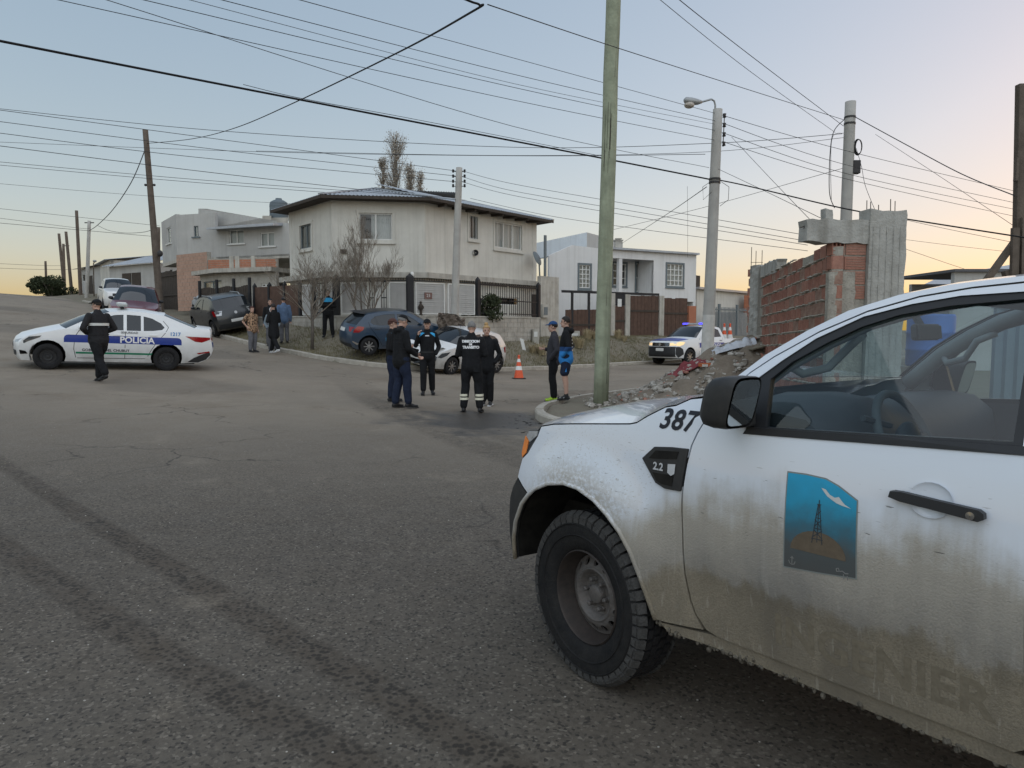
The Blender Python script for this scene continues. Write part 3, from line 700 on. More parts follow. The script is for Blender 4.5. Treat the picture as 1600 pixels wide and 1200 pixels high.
# municipal badge on the door: a blue shield with a gull, an oil derrick, a hill and small white signs
def badge_mat():
    m = bpy.data.materials.new('badge_blue'); m.use_nodes = True; nt = m.node_tree; N = nt.nodes; L = nt.links; b = N['Principled BSDF']; MATS['badge_blue'] = m
    tc = N.new('ShaderNodeTexCoord'); sp = N.new('ShaderNodeSeparateXYZ'); L.new(tc.outputs['Object'], sp.inputs[0]); n = N.new('ShaderNodeTexNoise'); n.inputs['Scale'].default_value = 16; n.inputs['Detail'].default_value = 5; L.new(tc.outputs['Object'], n.inputs['Vector'])
    a = N.new('ShaderNodeMath'); a.operation = 'MULTIPLY_ADD'; L.new(n.outputs['Fac'], a.inputs[0]); a.inputs[1].default_value = .12; L.new(sp.outputs[2], a.inputs[2])
    r = N.new('ShaderNodeValToRGB'); mr = N.new('ShaderNodeMapRange'); mr.inputs['From Min'].default_value = .84; mr.inputs['From Max'].default_value = 1.17; L.new(a.outputs[0], mr.inputs['Value']); L.new(mr.outputs[0], r.inputs[0])
    cs = r.color_ramp; cs.elements[0].position = 0; cs.elements[0].color = (.062, .064, .062, 1); cs.elements[1].position = 1; cs.elements[1].color = (.012, .30, .50, 1)
    for p_, c in ((.32, (.060, .072, .074, 1)), (.52, (.03, .12, .17, 1)), (.75, (.014, .24, .38, 1))): e = cs.elements.new(p_); e.color = c
    L.new(r.outputs[0], b.inputs['Base Color']); b.inputs['Roughness'].default_value = .55
badge_mat(); mat('badge_edge', (.19, .21, .20), .6, .1, 20); mat('badge_white', (.50, .51, .50), .6, .1, 30); mat('badge_hill', (.11, .085, .058), .8, .2, 30); mat('badge_dark', (.03, .038, .045), .7, .2, 30); mat('badge_sign', (.20, .20, .19), .8, .2, 30)
LG = [(.925, 1.116), (.99, 1.118), (1.057, 1.114), (1.10, 1.098), (1.162, 1.063), (1.172, .82), (1.05, .806), (.929, .795)]
d0 = doors[0]
def dd(name, poly, m, off, step=.05): return side_geo(B(), poly, TW, twf, -1, off, (), step, 0).build(name, m, d0, fixn=False)
dd('badge_border', [(1.05 + (x - 1.05) * 1.035, .957 + (z - .957) * 1.03) for x, z in LG], 'badge_edge', .0016)
o = dd('badge', LG, 'badge_blue', .0024); o['label'] = 'faded blue municipal shield with white gull and oil derrick'
dd('badge_hill', [(.965, .865)] + [(1.045 + .095 * math.cos(t), .865 + .075 * math.sin(t)) for t in np.linspace(math.pi, 0, 14)] + [(1.14, .865)], 'badge_hill', .0032)
dd('badge_gull', [(1.045, 1.085), (1.060, 1.083), (1.075, 1.068), (1.092, 1.061), (1.105, 1.066), (1.112, 1.058), (1.125, 1.046), (1.146, 1.036), (1.118, 1.040), (1.098, 1.045), (1.078, 1.055), (1.066, 1.062)], 'badge_white', .0034)
dk = B()
for a, c in (((1.025, .90), (1.040, 1.03)), ((1.060, .90), (1.045, 1.03)), ((1.0425, .905), (1.0425, 1.045)), ((1.026, .92), (1.058, .945)), ((1.058, .92), (1.03, .945)), ((1.030, .955), (1.054, .98)), ((1.054, .955), (1.032, .98)), ((1.034, .99), (1.05, 1.01)), ((1.023, .915), (1.062, .915)), ((1.029, .95), (1.056, .95)), ((1.033, .985), (1.052, .985)), ((1.036, 1.03), (1.05, 1.03))):
    side_geo(dk, strip_poly([a, c], .0028), TW, twf, -1, .0040, (), .1, 0)
dk.build('badge_derrick', 'badge_dark', d0, fixn=False)
sg = B()
for pts, w in (([(.958, .838), (.958, .812)], .003), ([(.946, .822), (.950, .812), (.958, .809), (.966, .812), (.970, .822)], .003), ([(.952, .832), (.964, .832)], .003), ([(1.110, .835), (1.118, .838), (1.120, .828), (1.112, .826), (1.110, .835)], .003), ([(1.122, .828), (1.130, .832), (1.140, .826), (1.150, .828)], .003), ([(1.134, .822), (1.136, .806)], .003), ([(1.146, .820), (1.148, .806)], .003)):
    side_geo(sg, strip_poly(pts, w), TW, twf, -1, .0036, (), .1, 0)
sg.build('badge_signs', 'badge_sign', d0, fixn=False)['kind'] = 'stuff'
mat('ghost_mud', (.158, .136, .100), .85, .25, 60, spec=.2)
side_text(B(), 'INGENIER', .150, 1.215, .55, TW, twf, -1, .0012, bold=.004, space=1.02).build('ghost_lettering', 'ghost_mud', d0, fixn=False)['label'] = 'mud covered ghost of large lettering'
# fleet number and side vent on the fender
side_text(B(), '387', .112, .434, 1.243, TW, twf, -1, .002, shear=.28, bold=.0028, space=1.04).build('fleet_number', 'decal_black', fender, fixn=False)
VT = [(.288, 1.078), (.345, 1.131), (.43, 1.140), (.510, 1.143), (.500, 1.06), (.490, .976), (.412, .974), (.366, .989)]
vent = side_geo(B(), VT, TW, twf, -1, .010, (), .05, .02).build('side_vent', 'truck_black', fender, bevel=.004)
vr = B()
for poly in ([(.325, 1.083), (.357, 1.118), (.47, 1.128), (.462, 1.098), (.35, 1.085)], [(.352, 1.03), (.455, 1.032), (.450, .99), (.40, .99), (.372, 1.0)]): side_geo(vr, poly, TW, twf, -1, .0125, (), .05, .004)
vr.build('vent_grille', 'liner_black', fender, fixn=False)
side_geo(B(), VT, TW, twf, 1, .010, (), .05, .02).build('side_vent', 'truck_black', fender)
side_text(B(), '2.2', .042, .378, 1.056, TW, twf, -1, .014, bold=.0012).build('vent_lettering', 'decal_grey', fender, fixn=False)
side_geo(B(), [(.425, 1.074), (.462, 1.078), (.460, 1.040), (.444, 1.030), (.426, 1.040)], TW, twf, -1, .0140, (), .05, 0).build('vent_badge', 'decal_grey', fender, fixn=False)
# roof rail / A pillar, roof, windscreen, bonnet, nose
SIL = [(.57, 1.352), (.645, 1.419), (.749, 1.510), (.887, 1.599), (1.017, 1.667), (1.17, 1.715), (1.318, 1.742), (1.506, 1.758), (2.0, 1.765), (2.5, 1.755), (2.66, 1.72)]
tpanel('roof_rail', SIL + [(2.66, 1.69), (2.5, 1.735), (2.0, 1.742)] + [(x, z + .006) for x, z in GAP[::-1]] + [(.612, 1.345)], step=.1)
def rloft(name, edge, bulge, m, t0=-1, t1=1, n=16, p=2.4, parent=None, off=0.0):
    vs = []; fs = []
    for (x, z), (dx, dz) in zip(edge, bulge):
        ye = TW - twf(x, z)
        for k in range(n + 1):
            t = t0 + (t1 - t0) * k / n; q = 1 - abs(t) ** p; vs.append((x + dx * q - off, ye * t, z + dz * q))
    for i in range(len(edge) - 1):
        for k in range(n): a = i * (n + 1) + k; fs.append((a, a + 1, a + n + 2, a + n + 1))
    return B().add(vs, fs).build(name, m, parent or truck, smooth=True, fixn=False)
def zc(x): return float(np.interp(x, [-.85, -.7, -.4, 0, .45, .6], [1.085, 1.145, 1.215, 1.275, 1.345, 1.37]))
HE = [(x, z + .006) for x, z in HL] + [(.56, 1.352)]
hb = []
for i, (x, z) in enumerate(HE):
    dx = -.47 + .33 * i / (len(HE) - 1); hb.append((dx, zc(x + dx) - z))
hood = rloft('hood', HE, hb, 'white_mud_paint', n=24, p=2.0)
rloft('hood_front', [(-.354, 1.143), (-.374, 1.12), (-.378, 1.10)], [(-.47, zc(-.83) - 1.143), (-.49, 1.045 - 1.12), (-.49, 1.02 - 1.10)], 'white_mud_paint', n=24, p=2.0)
G0 = [(-.372, 1.095), (-.43, 1.04), (-.482, .968)]; GB = [(-.49, -.075), (-.45, -.07), (-.42, -.10)]
rloft('grille', G0, GB, 'truck_black', -.62, .62, p=2.2)
for s in (-1, 1):
    a, c = (.62, 1.0) if s > 0 else (-1.0, -.62)
    rloft('headlight', G0, GB, 'lamp_clear', a, c, 8, 2.2)
    hp = side_geo(B(), [(-.370, 1.117), (-.374, 1.090), (-.44, 1.000), (-.482, .968), (-.491, .995), (-.468, 1.082), (-.446, 1.110)], TW, twf, s, -.003, (), .04, .01); hl = hp.build('headlight_side', 'lamp_dark', truck, fixn=False)
    side_geo(B(), [(-.486, .972), (-.455, 1.0), (-.440, 1.06), (-.470, 1.080), (-.492, .996)], TW, twf, s, .002, (), .04, .01).build('indicator', 'indicator_orange', truck, fixn=False)
    side_geo(B(), [(-.375, 1.114), (-.378, 1.092), (-.43, 1.055), (-.462, 1.080), (-.446, 1.107)], TW, twf, s, .002, (), .04, .01).build('headlight_lens', 'lamp_clear', truck, fixn=False)
rloft('front_fascia', [(-.482, .966), (-.505, .90), (-.510, .870)], [(-.42, -.05), (-.40, -.02), (-.40, 0)], 'white_mud_paint', p=2.2)
rloft('front_bumper', [(-.510, .868), (-.560, .81), (-.590, .75), (-.594, .66), (-.588, .56), (-.575, .48), (-.555, .44)], [(-.40, 0), (-.37, 0), (-.35, 0), (-.34, 0), (-.33, 0), (-.31, 0), (-.28, .0)], 'truck_black', p=2.2)
WS = SIL[:6]; wsb = [(-.20, .022), (-.19, .03), (-.17, .035), (-.15, .035), (-.12, .035), (-.10, .032)]
rloft('windshield', [(x + .012, z) for x, z in WS], wsb, 'truck_glass', -.955, .955, p=2.0)
rloft('roof', SIL[5:], [(-.10, .032), (-.08, .035), (-.05, .04), (0, .045), (.0, .045), (.05, .05)], 'white_mud_paint', p=2.2)
for s in (-1, 1):
    a, c = (-1, -.955) if s < 0 else (.955, 1); rloft('windshield_seal', [(x + .004, z + .001) for x, z in WS], wsb, 'truck_rubber', a, c, 3, 2.0)
cowl = rloft('cowl', [(.57, 1.345), (.62, 1.35)], [(-.24, .02), (-.26, .02)], 'truck_black', p=2.0)
# inner A pillars with grab handles
for s in (-1, 1):
    pl = B().tube([(x + .045, s * (TW - twf(x, z) - .055), z - .03) for x, z in SIL[:8]], [.042, .04, .038, .038, .038, .038, .038, .038], 8); pil = pl.build('inner_pillar', 'cabin_trim', truck, smooth=True)
    (x0, z0), (x1, z1) = (.80, 1.475), (1.02, 1.605)
    y0, y1 = s * (TW - twf(x0, z0) - .075), s * (TW - twf(x1, z1) - .085)
    B().tube([(x0, y0, z0), (x0 + .035, y0 - s * .05, z0 - .035), (x0 + .12, y0 - s * .07, z0 - .01), (x1 - .04, y1 - s * .05, z1 - .055), (x1 + .02, y1, z1 - .02)], .016, 8).build('grab_handle', 'cabin_trim', pil, smooth=True)
# rear door, cab rear, bed
RDW = [(1.70, 1.30), (1.70, 1.68), (2.2, 1.69), (2.45, 1.66), (2.56, 1.31)]
tpanel('rear_door', [(1.634, .435), (1.632, .60), (1.622, .944), (1.613, 1.18), (1.615, 1.30), (1.618, 1.735), (2.0, 1.736), (2.45, 1.73), (2.62, 1.30), (2.66, .95), (2.55, .60), (2.50, .435)], holes=[RDW], step=.12)
for s in (-1, 1): side_geo(B(), [(2.1 + (x - 2.1) * 1.02, 1.5 + (z - 1.5) * 1.03) for x, z in RDW], TW, twf, s, -.015, (), .2, 0).build('rear_door_glass', 'truck_glass', truck, smooth=True, fixn=False)
RA = [(3.19 + .47 * math.cos(t), .42 + .48 * math.sin(t)) for t in np.linspace(.0, math.pi, 14)]
tpanel('bed_side', [(2.68, .45), (2.70, 1.24), (4.42, 1.26), (4.45, .60), (4.30, .45)] + RA, step=.15)
tpanel('cab_corner', [(2.628, 1.30), (2.46, 1.728), (2.655, 1.715), (2.69, 1.25), (2.67, .45), (2.52, .435), (2.56, .60), (2.668, .95)], step=.15)
ct = B().box(2.66, 2.70, -.86, .86, .45, 1.26); ct.build('cab_back', 'white_mud_paint', truck)
rloft('rear_window', [(2.68, 1.25), (2.66, 1.715)], [(.03, 0), (.03, .04)], 'truck_glass', p=4)
bd = B().box(2.72, 4.40, -.76, .76, .78, .82); bd.box(4.40, 4.44, -.86, .86, .60, 1.25); bd.box(2.72, 4.40, -.90, -.80, .82, 1.24); bd.box(2.72, 4.40, .80, .90, .82, 1.24); bd.build('cargo_bed', 'white_mud_paint', truck)
# rocker sill with mud clinging under it
for s in (-1, 1):
    side_geo(B(), [(.385, .415), (.60, .425), (1.60, .428), (2.52, .428), (2.62, .44), (2.66, .40), (2.5, .375), (1.6, .372), (.60, .375), (.42, .385)], TW, twf, s, -.012, (), .1, .06).build('rocker_sill', 'white_mud_paint', truck, fixn=False)
mc = B()
for k in range(700):
    x = random.uniform(.36, 2.6); q = random.random(); r_ = random.uniform(.003, .010); z = .378 + random.gauss(-.004, .008) + (.03 * max(0, .52 - x) / .15); y = -(TW - twf(x, z) - random.uniform(.012, .05))
    mc.ball((x, y, z), r_ * random.uniform(.7, 1.5), r_, r_ * random.uniform(.8, 1.7), 6, 4)
mc.build('mud_clods', 'mud_clod', truck, smooth=True)['kind'] = 'stuff'
ub = B().box(-.75, 4.3, -.62, .62, .42, .72); ub.box(.45, 2.6, -(TW - .09), TW - .09, .40, .46); ub.box(-.2, .45, -.55, .55, .72, 1.05); ub.build('chassis', 'liner_black', truck)
# cabin
cb = B(); DP = [(.50, 1.24), (.62, 1.285), (.80, 1.30), (.92, 1.285), (1.00, 1.22), (1.02, 1.10), (.95, .98), (.92, .75), (.5, .72)]
n = len(DP); ys = np.linspace(-.80, .80, 17); vs = []
for y in ys:
    hump = .06 * math.exp(-((y + .42) / .20) ** 2)
    vs += [(x + (hump * .6 if 2 <= i <= 4 else 0), y, z + (hump if 1 <= i <= 3 else 0)) for i, (x, z) in enumerate(DP)]
cb.add(vs, [(j * n + i, j * n + (i + 1) % n, (j + 1) * n + (i + 1) % n, (j + 1) * n + i) for j in range(16) for i in range(n)]); cb.add([vs[i] for i in range(n)], [tuple(range(n))]); cb.add(vs[-n:], [tuple(range(n))])
dash = cb.build('dashboard', 'cabin_dark', truck); smooth_by_angle(dash.data, 50)
sw = B(); c0 = Vector((1.12, -.46, 1.20)); ux = Vector((0, 1, 0)); uy = Vector((-.42, 0, .905)).normalized(); rr = .185
ring = [c0 + ux * rr * math.cos(t) + uy * rr * math.sin(t) for t in np.linspace(0, 2 * math.pi, 33)]
sw.tube(ring, .0155, 8, False); st = sw.build('steering_wheel', 'cabin_grey', truck, smooth=True)
sp_ = B().ball(c0 - uy.cross(ux) * 0 , .035, .085, .075, 12, 8)
for a in (0, math.pi, -math.pi / 2): sp_.beam(c0, c0 + ux * rr * math.cos(a) + uy * rr * math.sin(a), .035, .015, uy.cross(ux))
sp_.tube([c0, c0 + Vector((-.22, 0, -.10))], .04, 8); sp_.build('steering_hub', 'cabin_dark', st, smooth=True)
B().tube([c0 + Vector((-.04, -.05, .06)), c0 + Vector((-.05, -.24, .10))], .012, 6).build('stalk', 'cabin_dark', st)
mr = B(); mr.obox((.98, 0.03, 1.592), (.014, 0, .004), (0, .125, 0), (-.004, 0, .034)); mir = mr.build('rear_view_mirror', 'cabin_dark', truck, bevel=.015)
B().obox((.997, .03, 1.592), (.001, 0, .0003), (0, .115, 0), (-.003, 0, .027)).build('mirror_pane', 'cabin_grey', mir)
B().tube([(.97, .03, 1.60), (.93, .03, 1.67), (.95, .03, 1.70)], .016, 6).build('mirror_stem', 'cabin_dark', mir)
for s in (-1, 1):
    se = B().obox((1.62, s * .42, .98), (.26, 0, .03), (0, .25, 0), (-.01, 0, .08)); seat = se.build('seat', 'seat_cloth', truck, bevel=.05)
    B().obox((1.92, s * .42, 1.30), (.07, 0, -.02), (0, .24, 0), (.08, 0, .30)).build('seat_back', 'seat_cloth', seat, bevel=.05)
    B().obox((2.02, s * .42, 1.66), (.05, 0, -.01), (0, .12, 0), (.02, 0, .06)).build('headrest', 'seat_cloth', seat, bevel=.04)
    dc = side_geo(B(), [(.62, .50), (1.60, .50), (1.60, 1.26), (.74, 1.245), (.60, 1.10)], TW, twf, s, -.07, (), .15, 0).build('door_card', 'cabin_dark', doors[0 if s < 0 else 1], fixn=False)
B().box(.55, 2.64, -.83, .83, .60, .64).build('cabin_floor', 'cabin_dark', truck)
B().box(2.30, 2.62, -.75, .75, .70, 1.38).build('rear_bench', 'seat_cloth', truck, bevel=.06)
rloft('headlining', [(x + .01, z - .035) for x, z in SIL[5:]], [(-.06, .02)] * 6, 'cabin_trim', -.92, .92, p=2.2)
# door mirrors
for s in (-1, 1):
    yo = s * (TW + .085); mb = B(); prof = []
    vs = []; fs = []; nn = 20
    for j, (xx, k) in enumerate(((.675, .35), (.686, .72), (.712, .93), (.75, 1.0), (.800, 1.0), (.812, .97))):
        for a in range(nn):
            t = 2 * math.pi * a / nn; ca, sa = math.cos(t), math.sin(t); e_ = .42
            py = math.copysign(abs(ca) ** e_, ca) *   .088 * k; pz = math.copysign(abs(sa) ** e_, sa) * .092 * k; vs.append((xx + .02 * (pz / .09), yo + py, 1.352 + pz))
    for j in range(5):
        for a in range(nn): fs.append((j * nn + a, j * nn + (a + 1) % nn, (j + 1) * nn + (a + 1) % nn, (j + 1) * nn + a))
    fs.append(tuple(range(nn))); mb.add(vs, fs); mm = mb.build('door_mirror', 'truck_black', doors[0 if s < 0 else 1], smooth=True)
    gl = B().add([(x_ + .001, yo + (y_ - yo) * .90, 1.352 + (z_ - 1.352) * .90) for x_, y_, z_ in vs[-nn:]], [tuple(range(nn))]); gl.build('mirror_glass', 'mirror_glass', doors[0 if s < 0 else 1])
    B().obox((.735, s * (TW - .005), 1.285), (.04, 0, 0), (0, .05, 0), (0, 0, .028)).build('mirror_arm', 'truck_black', doors[0 if s < 0 else 1], bevel=.008)
# wheels: steel rims with round holes, chunky dusty tread
def big_wheel(x, s, steer=0.0, cache={}):
    r, w = .385, .245; rr = .215
    if not cache:
        t = B().lathe([(rr, .095), (rr + .012, .108), (.262, .118), (.30, .124), (.345, .122), (.365, .112), (.372, .10), (.374, 0), (.372, -.10), (.345, -.12), (rr, -.095)], 72, 'y')
        for rad in (.285, .335): t.lathe([(rad - .004, .121), (rad, .127), (rad + .004, .121)], 72, 'y')
        sh = B(); tr = B(); K = 46
        for k in range(K):
            a = 2 * math.pi * k / K; ca, sa = math.cos(a), math.sin(a); rad = Vector((ca, 0, sa)); tan = Vector((-sa, 0, ca))
            for sd in (-1, 1):
                sh.obox(rad * .371 + Vector((0, sd * .103, 0)), tan * (.0195 + .003 * (k % 2)), Vector((0, .015, 0)) - rad * .010 * sd, rad * .013)
                sh.obox(rad * .352 + Vector((0, sd * .119, 0)), tan * (.016 + .004 * (k % 2)), Vector((0, .004, 0)), rad * .012)
            for y_, of in ((.058, .3), (.019, 0), (-.020, .5), (-.06, .2)):
                a2 = a + of * 2 * math.pi / K; r2 = Vector((math.cos(a2), 0, math.sin(a2))); t2 = Vector((-math.sin(a2), 0, math.cos(a2)))
                tr.obox(r2 * .377 + Vector((0, y_, 0)), t2 * .019 + Vector((0, .004, 0)), Vector((0, .0155, 0)), r2 * .009)
        rm = B().lathe([(rr, .098), (rr - .006, .104), (rr - .012, .094), (rr - .016, .05), (rr - .03, .02), (rr - .036, -.03)], 64, 'y')
        # disc with a ring of holes
        di = B(); KH = 14; R1, R2, n1 = .128, .178, 14
        outer = [((rr - .034) * math.cos(2 * math.pi * i / 84), (rr - .034) * math.sin(2 * math.pi * i / 84)) for i in range(84)]; inner = [(.125 * math.cos(2 * math.pi * i / 60), .125 * math.sin(2 * math.pi * i / 60)) for i in range(60)]
        holes = [[(.153 * math.cos(2 * math.pi * h / KH) + .0165 * math.cos(2 * math.pi * i / 12), .153 * math.sin(2 * math.pi * h / KH) + .0165 * math.sin(2 * math.pi * i / 12)) for i in range(12)] for h in range(KH)]
        v, f, be = flat2d(outer, [inner] + holes, .03)
        def dy(x_, z_): q = math.hypot(x_, z_); return .018 + .030 * sm(.182, .13, q)
        di.add([(x_, dy(x_, z_), z_) for x_, z_ in v], [tuple(q) for q in f]); m_ = len(v); di.add([(x_, dy(x_, z_) - .012, z_) for x_, z_ in v], []); di.f += [(a, c, c + m_, a + m_) for a, c in be]; di.mi += [0] * len(be)
        di.lathe([(.126, .047), (.118, .052), (.106, .046), (.095, .016), (.088, .010), (.045, .012)], 48, 'y'); di.lathe([(.046, .012), (.043, .040), (.036, .046), (.001, .046)], 28, 'y')
        nt_ = B()
        for k in range(6):
            a = 2 * math.pi * k / 6 + .3; nt_.lathe([(.014, .010), (.013, .022), (.011, .024), (.011, .044), (.006, .050), (.001, .050)], 8, 'y', (.068 * math.cos(a), 0, .068 * math.sin(a)))
        dark = B().lathe([(rr - .04, -.035), (.02, -.035)], 24, 'y')
        for nm, bb, m_, an in (('tyre', t, 'tyre_dusty', 40), ('tyre_shoulder', sh, 'tyre_shoulder', 30), ('tread', tr, 'tyre_rubber', 30), ('rim', rm, 'rim_barrel', 50), ('wheel_disc', di, 'steel_rusty', 45), ('wheel_nuts', nt_, 'steel_rusty', 35), ('brake', dark, 'underbody_black', 30)):
            me = bb.mesh(nm); smooth_by_angle(me, an); me.materials.append(MATS[m_]); cache[nm] = me
    e = empty('wheel', (x, s * (TW - .125), r)); e.parent = truck; e.rotation_euler = (0, R(11), (math.pi if s < 0 else 0) + steer)
    for nm, me in cache.items():
        o = bpy.data.objects.new(nm, me); sc.collection.objects.link(o); o.parent = e
        if nm in ('tyre_shoulder', 'tread', 'wheel_nuts'): o['kind'] = 'stuff'
for s in (-1, 1): big_wheel(-.045, s, R(-6)); big_wheel(3.19, s)
# ------------------------------------------------------------------ buildings
mat('plaster_grey', (0.54, 0.525, 0.475), 0.92, 0.14, 0.8, bump=.25, bscale=18, streak=.20, spec=.15)
mat('plaster_cool', (0.40, 0.395, 0.375), 0.92, 0.16, .7, bump=.25, bscale=16, streak=.18, spec=.15)
mat('plaster_white', (0.62, 0.615, 0.60), 0.9, 0.06, 1.2, bump=.12, bscale=20, streak=.16, spec=.15)
mat('concrete', (0.40, 0.38, 0.335), 0.93, 0.25, 2.5, bump=.5, bscale=22, streak=.4, spec=.12)
mat('concrete_block', (0.36, 0.34, 0.30), 0.95, 0.25, 3.5, bump=.6, bscale=26, streak=.3, spec=.1)
mat('brick_orange', (0.36, 0.165, 0.105), 0.9, 0.2, 5, bump=.4, bscale=40, spec=.12)
mat('brick_pink', (0.38, 0.25, 0.19), 0.93, 0.14, 3, bump=.3, bscale=30, spec=.1)
mat('mortar', (0.31, 0.29, 0.25), 0.96, 0.3, 9, bump=.9, bscale=45, spec=.08)
mat('roof_sheet', (0.36, 0.38, 0.40), 0.5, 0.15, 1.5, metal=.35, streak=.2)
mat('roof_dark', (0.10, 0.10, 0.105), 0.8, 0.2, 2)
mat('dark_wood', (0.050, 0.040, 0.032), 0.85, 0.3, 6)
mat('white_trim', (0.60, 0.60, 0.57), 0.6, 0.1, 9)
mat('grey_trim', (0.13, 0.155, 0.165), 0.6, 0.12, 9)
mat('black_metal', (0.018, 0.018, 0.020), 0.6, 0.2, 9, spec=.35)
mat('curtain', (0.55, 0.55, 0.52), 0.95, 0.08, 5)
mat('sheet_grey', (0.40, 0.395, 0.38), 0.6, 0.1, 4, streak=.2)
mat('board_brown', (0.085, 0.050, 0.036), 0.8, 0.3, 5, streak=.25)
mat('terracotta', (0.35, 0.14, 0.08), 0.85, 0.15, 4)
mat('interior_dark', (0.03, 0.03, 0.03), 0.95, 0.2, 2)
glass_mat('house_glass', (0.74, 0.77, 0.78), 1.0, 1.6)
def nrm(p0, p1):
    d = Vector((p1[0] - p0[0], p1[1] - p0[1], 0)); L_ = d.length; d /= L_; return d, Vector((d.y, -d.x, 0)), L_
class Wall:
    """a vertical wall p0 -> p1, seen with p0 on the left; u along it, openings as (u0, u1, z0, z1)"""
    def __init__(s, p0, p1, z0, z1, t=.22): s.p0 = Vector((p0[0], p0[1], 0)); s.d, s.n, s.L = nrm(p0, p1); s.z0, s.z1, s.t = z0, z1, t; s.op = []
    def uz(s, px, py):
        r = ray(px, py); k = (s.p0 - CAM).dot(s.n) / r.dot(s.n); q = CAM + r * k; return (q - s.p0).dot(s.d), q.z
    def rect(s, x0, x1, y0, y1):
        xm, ym = (x0 + x1) / 2, (y0 + y1) / 2; return (s.uz(x0, ym)[0], s.uz(x1, ym)[0], s.uz(xm, y1)[1], s.uz(xm, y0)[1])
    def pt(s, u, z, o=0.0): q = s.p0 + s.d * u + s.n * o; return Vector((q.x, q.y, z))
    def box(s, b, u0, u1, z0, z1, o0, o1):
        return b.add([s.pt(u, z, o) for z in (z0, z1) for u, o in ((u0, o1), (u1, o1), (u1, o0), (u0, o0))], [(0, 3, 2, 1), (4, 5, 6, 7), (0, 1, 5, 4), (1, 2, 6, 5), (2, 3, 7, 6), (3, 0, 4, 7)])
    def build(s, b, top=None):
        us = sorted({0, s.L, *[q for o in s.op for q in o[:2]]}); zs = sorted({s.z0, s.z1, *[q for o in s.op for q in o[2:]]})
        for u0, u1 in zip(us[:-1], us[1:]):
            for z0, z1 in zip(zs[:-1], zs[1:]):
                um, zm = (u0 + u1) / 2, (z0 + z1) / 2
                if any(o[0] < um < o[1] and o[2] < zm < o[3] for o in s.op): continue
                for off in (0, -s.t): b.add([s.pt(u0, z0, off), s.pt(u1, z0, off), s.pt(u1, z1, off), s.pt(u0, z1, off)], [(0, 1, 2, 3)])
        for o in s.op + [(0, s.L, s.z0, s.z1)]:
            c = [(o[0], o[2]), (o[1], o[2]), (o[1], o[3]), (o[0], o[3])]
            for (ua, za), (ub, zb) in zip(c, c[1:] + c[:1]): b.add([s.pt(ua, za), s.pt(ub, zb), s.pt(ub, zb, -s.t), s.pt(ua, za, -s.t)], [(0, 1, 2, 3)])
        return b
    def window(s, root, o, frame='white_trim', cas=None, mull=1, bars=0, curtain=None, sill=True, hbar=0, open_dark=0.0):
        u0, u1, z0, z1 = o; fw = .05; w = s.box(B(), u0, u0 + fw, z0, z1, -.10, -.04)
        s.box(w, u1 - fw, u1, z0, z1, -.10, -.04); s.box(w, u0 + fw, u1 - fw, z0, z0 + fw, -.10, -.04); s.box(w, u0 + fw, u1 - fw, z1 - fw, z1, -.10, -.04)
        win = w.build('window', frame, root)
        for k in range(1, mull + 1): um = u0 + (u1 - u0) * k / (mull + 1); s.box(B(), um - .03, um + .03, z0 + fw, z1 - fw, -.095, -.045).build('mullion', frame, win)
        for k in range(1, hbar + 1): zm = z0 + (z1 - z0) * k / (hbar + 1); s.box(B(), u0 + fw, u1 - fw, zm - .025, zm + .025, -.093, -.047).build('glazing_bar', frame, win)
        B().add([s.pt(u0, z0, -.075), s.pt(u1, z0, -.075), s.pt(u1, z1, -.075), s.pt(u0, z1, -.075)], [(0, 1, 2, 3)]).build('pane', 'house_glass', win)
        if curtain is not None:
            a, c = u0 + (u1 - u0) * curtain[0], u0 + (u1 - u0) * curtain[1]; n = max(6, int((c - a) / .04)); vs = []
            for k in range(n + 1):
                u = a + (c - a) * k / n; of = -.20 + .025 * (k % 2); vs += [s.pt(u, z0, of), s.pt(u, z1, of)]
            B().add(vs, [(2 * k, 2 * k + 2, 2 * k + 3, 2 * k + 1) for k in range(n)]).build('curtain', 'curtain', win)
        s.box(B(), u0 - .3, u1 + .3, z0 - .3, z1 + .3, -.62, -.60).build('room_shade_panel', 'interior_dark', win)  # added dark panel standing in for the unlit room behind the glass
        if bars:
            g = B()
            for k in range(bars): u = u0 + (u1 - u0) * (k + .5) / bars; s.box(g, u - .008, u + .008, z0, z1, -.02, -.005)
            g.build('window_bars', 'white_trim' if frame != 'black_metal' else 'black_metal', win)
        if cas:
            for a, c, d, e in ((u0 - .11, u1 + .11, z1, z1 + .11), (u0 - .11, u1 + .11, z0 - .11, z0), (u0 - .11, u0, z0, z1), (u1, u1 + .11, z0, z1)): s.box(B(), a, c, d, e, -.01, .035).build('casing', cas, win)
        if sill: s.box(B(), u0 - .12, u1 + .12, z0 - (.16 if cas else .06), z0 - (.11 if cas else 0), -.05, .08).build('sill', cas or frame, win)
        return win
def offset_poly(P, d):
    out = []; n = len(P)
    for i in range(n):
        a, b, c = Vector(P[i - 1]), Vector(P[i]), Vector(P[(i + 1) % n]); e1 = (b - a).normalized(); e2 = (c - b).normalized(); n1 = Vector((e1.y, -e1.x)); n2 = Vector((e2.y, -e2.x)); m = (n1 + n2).normalized(); out.append(b + m * d / max(.4, m.dot(n1)))
    return out
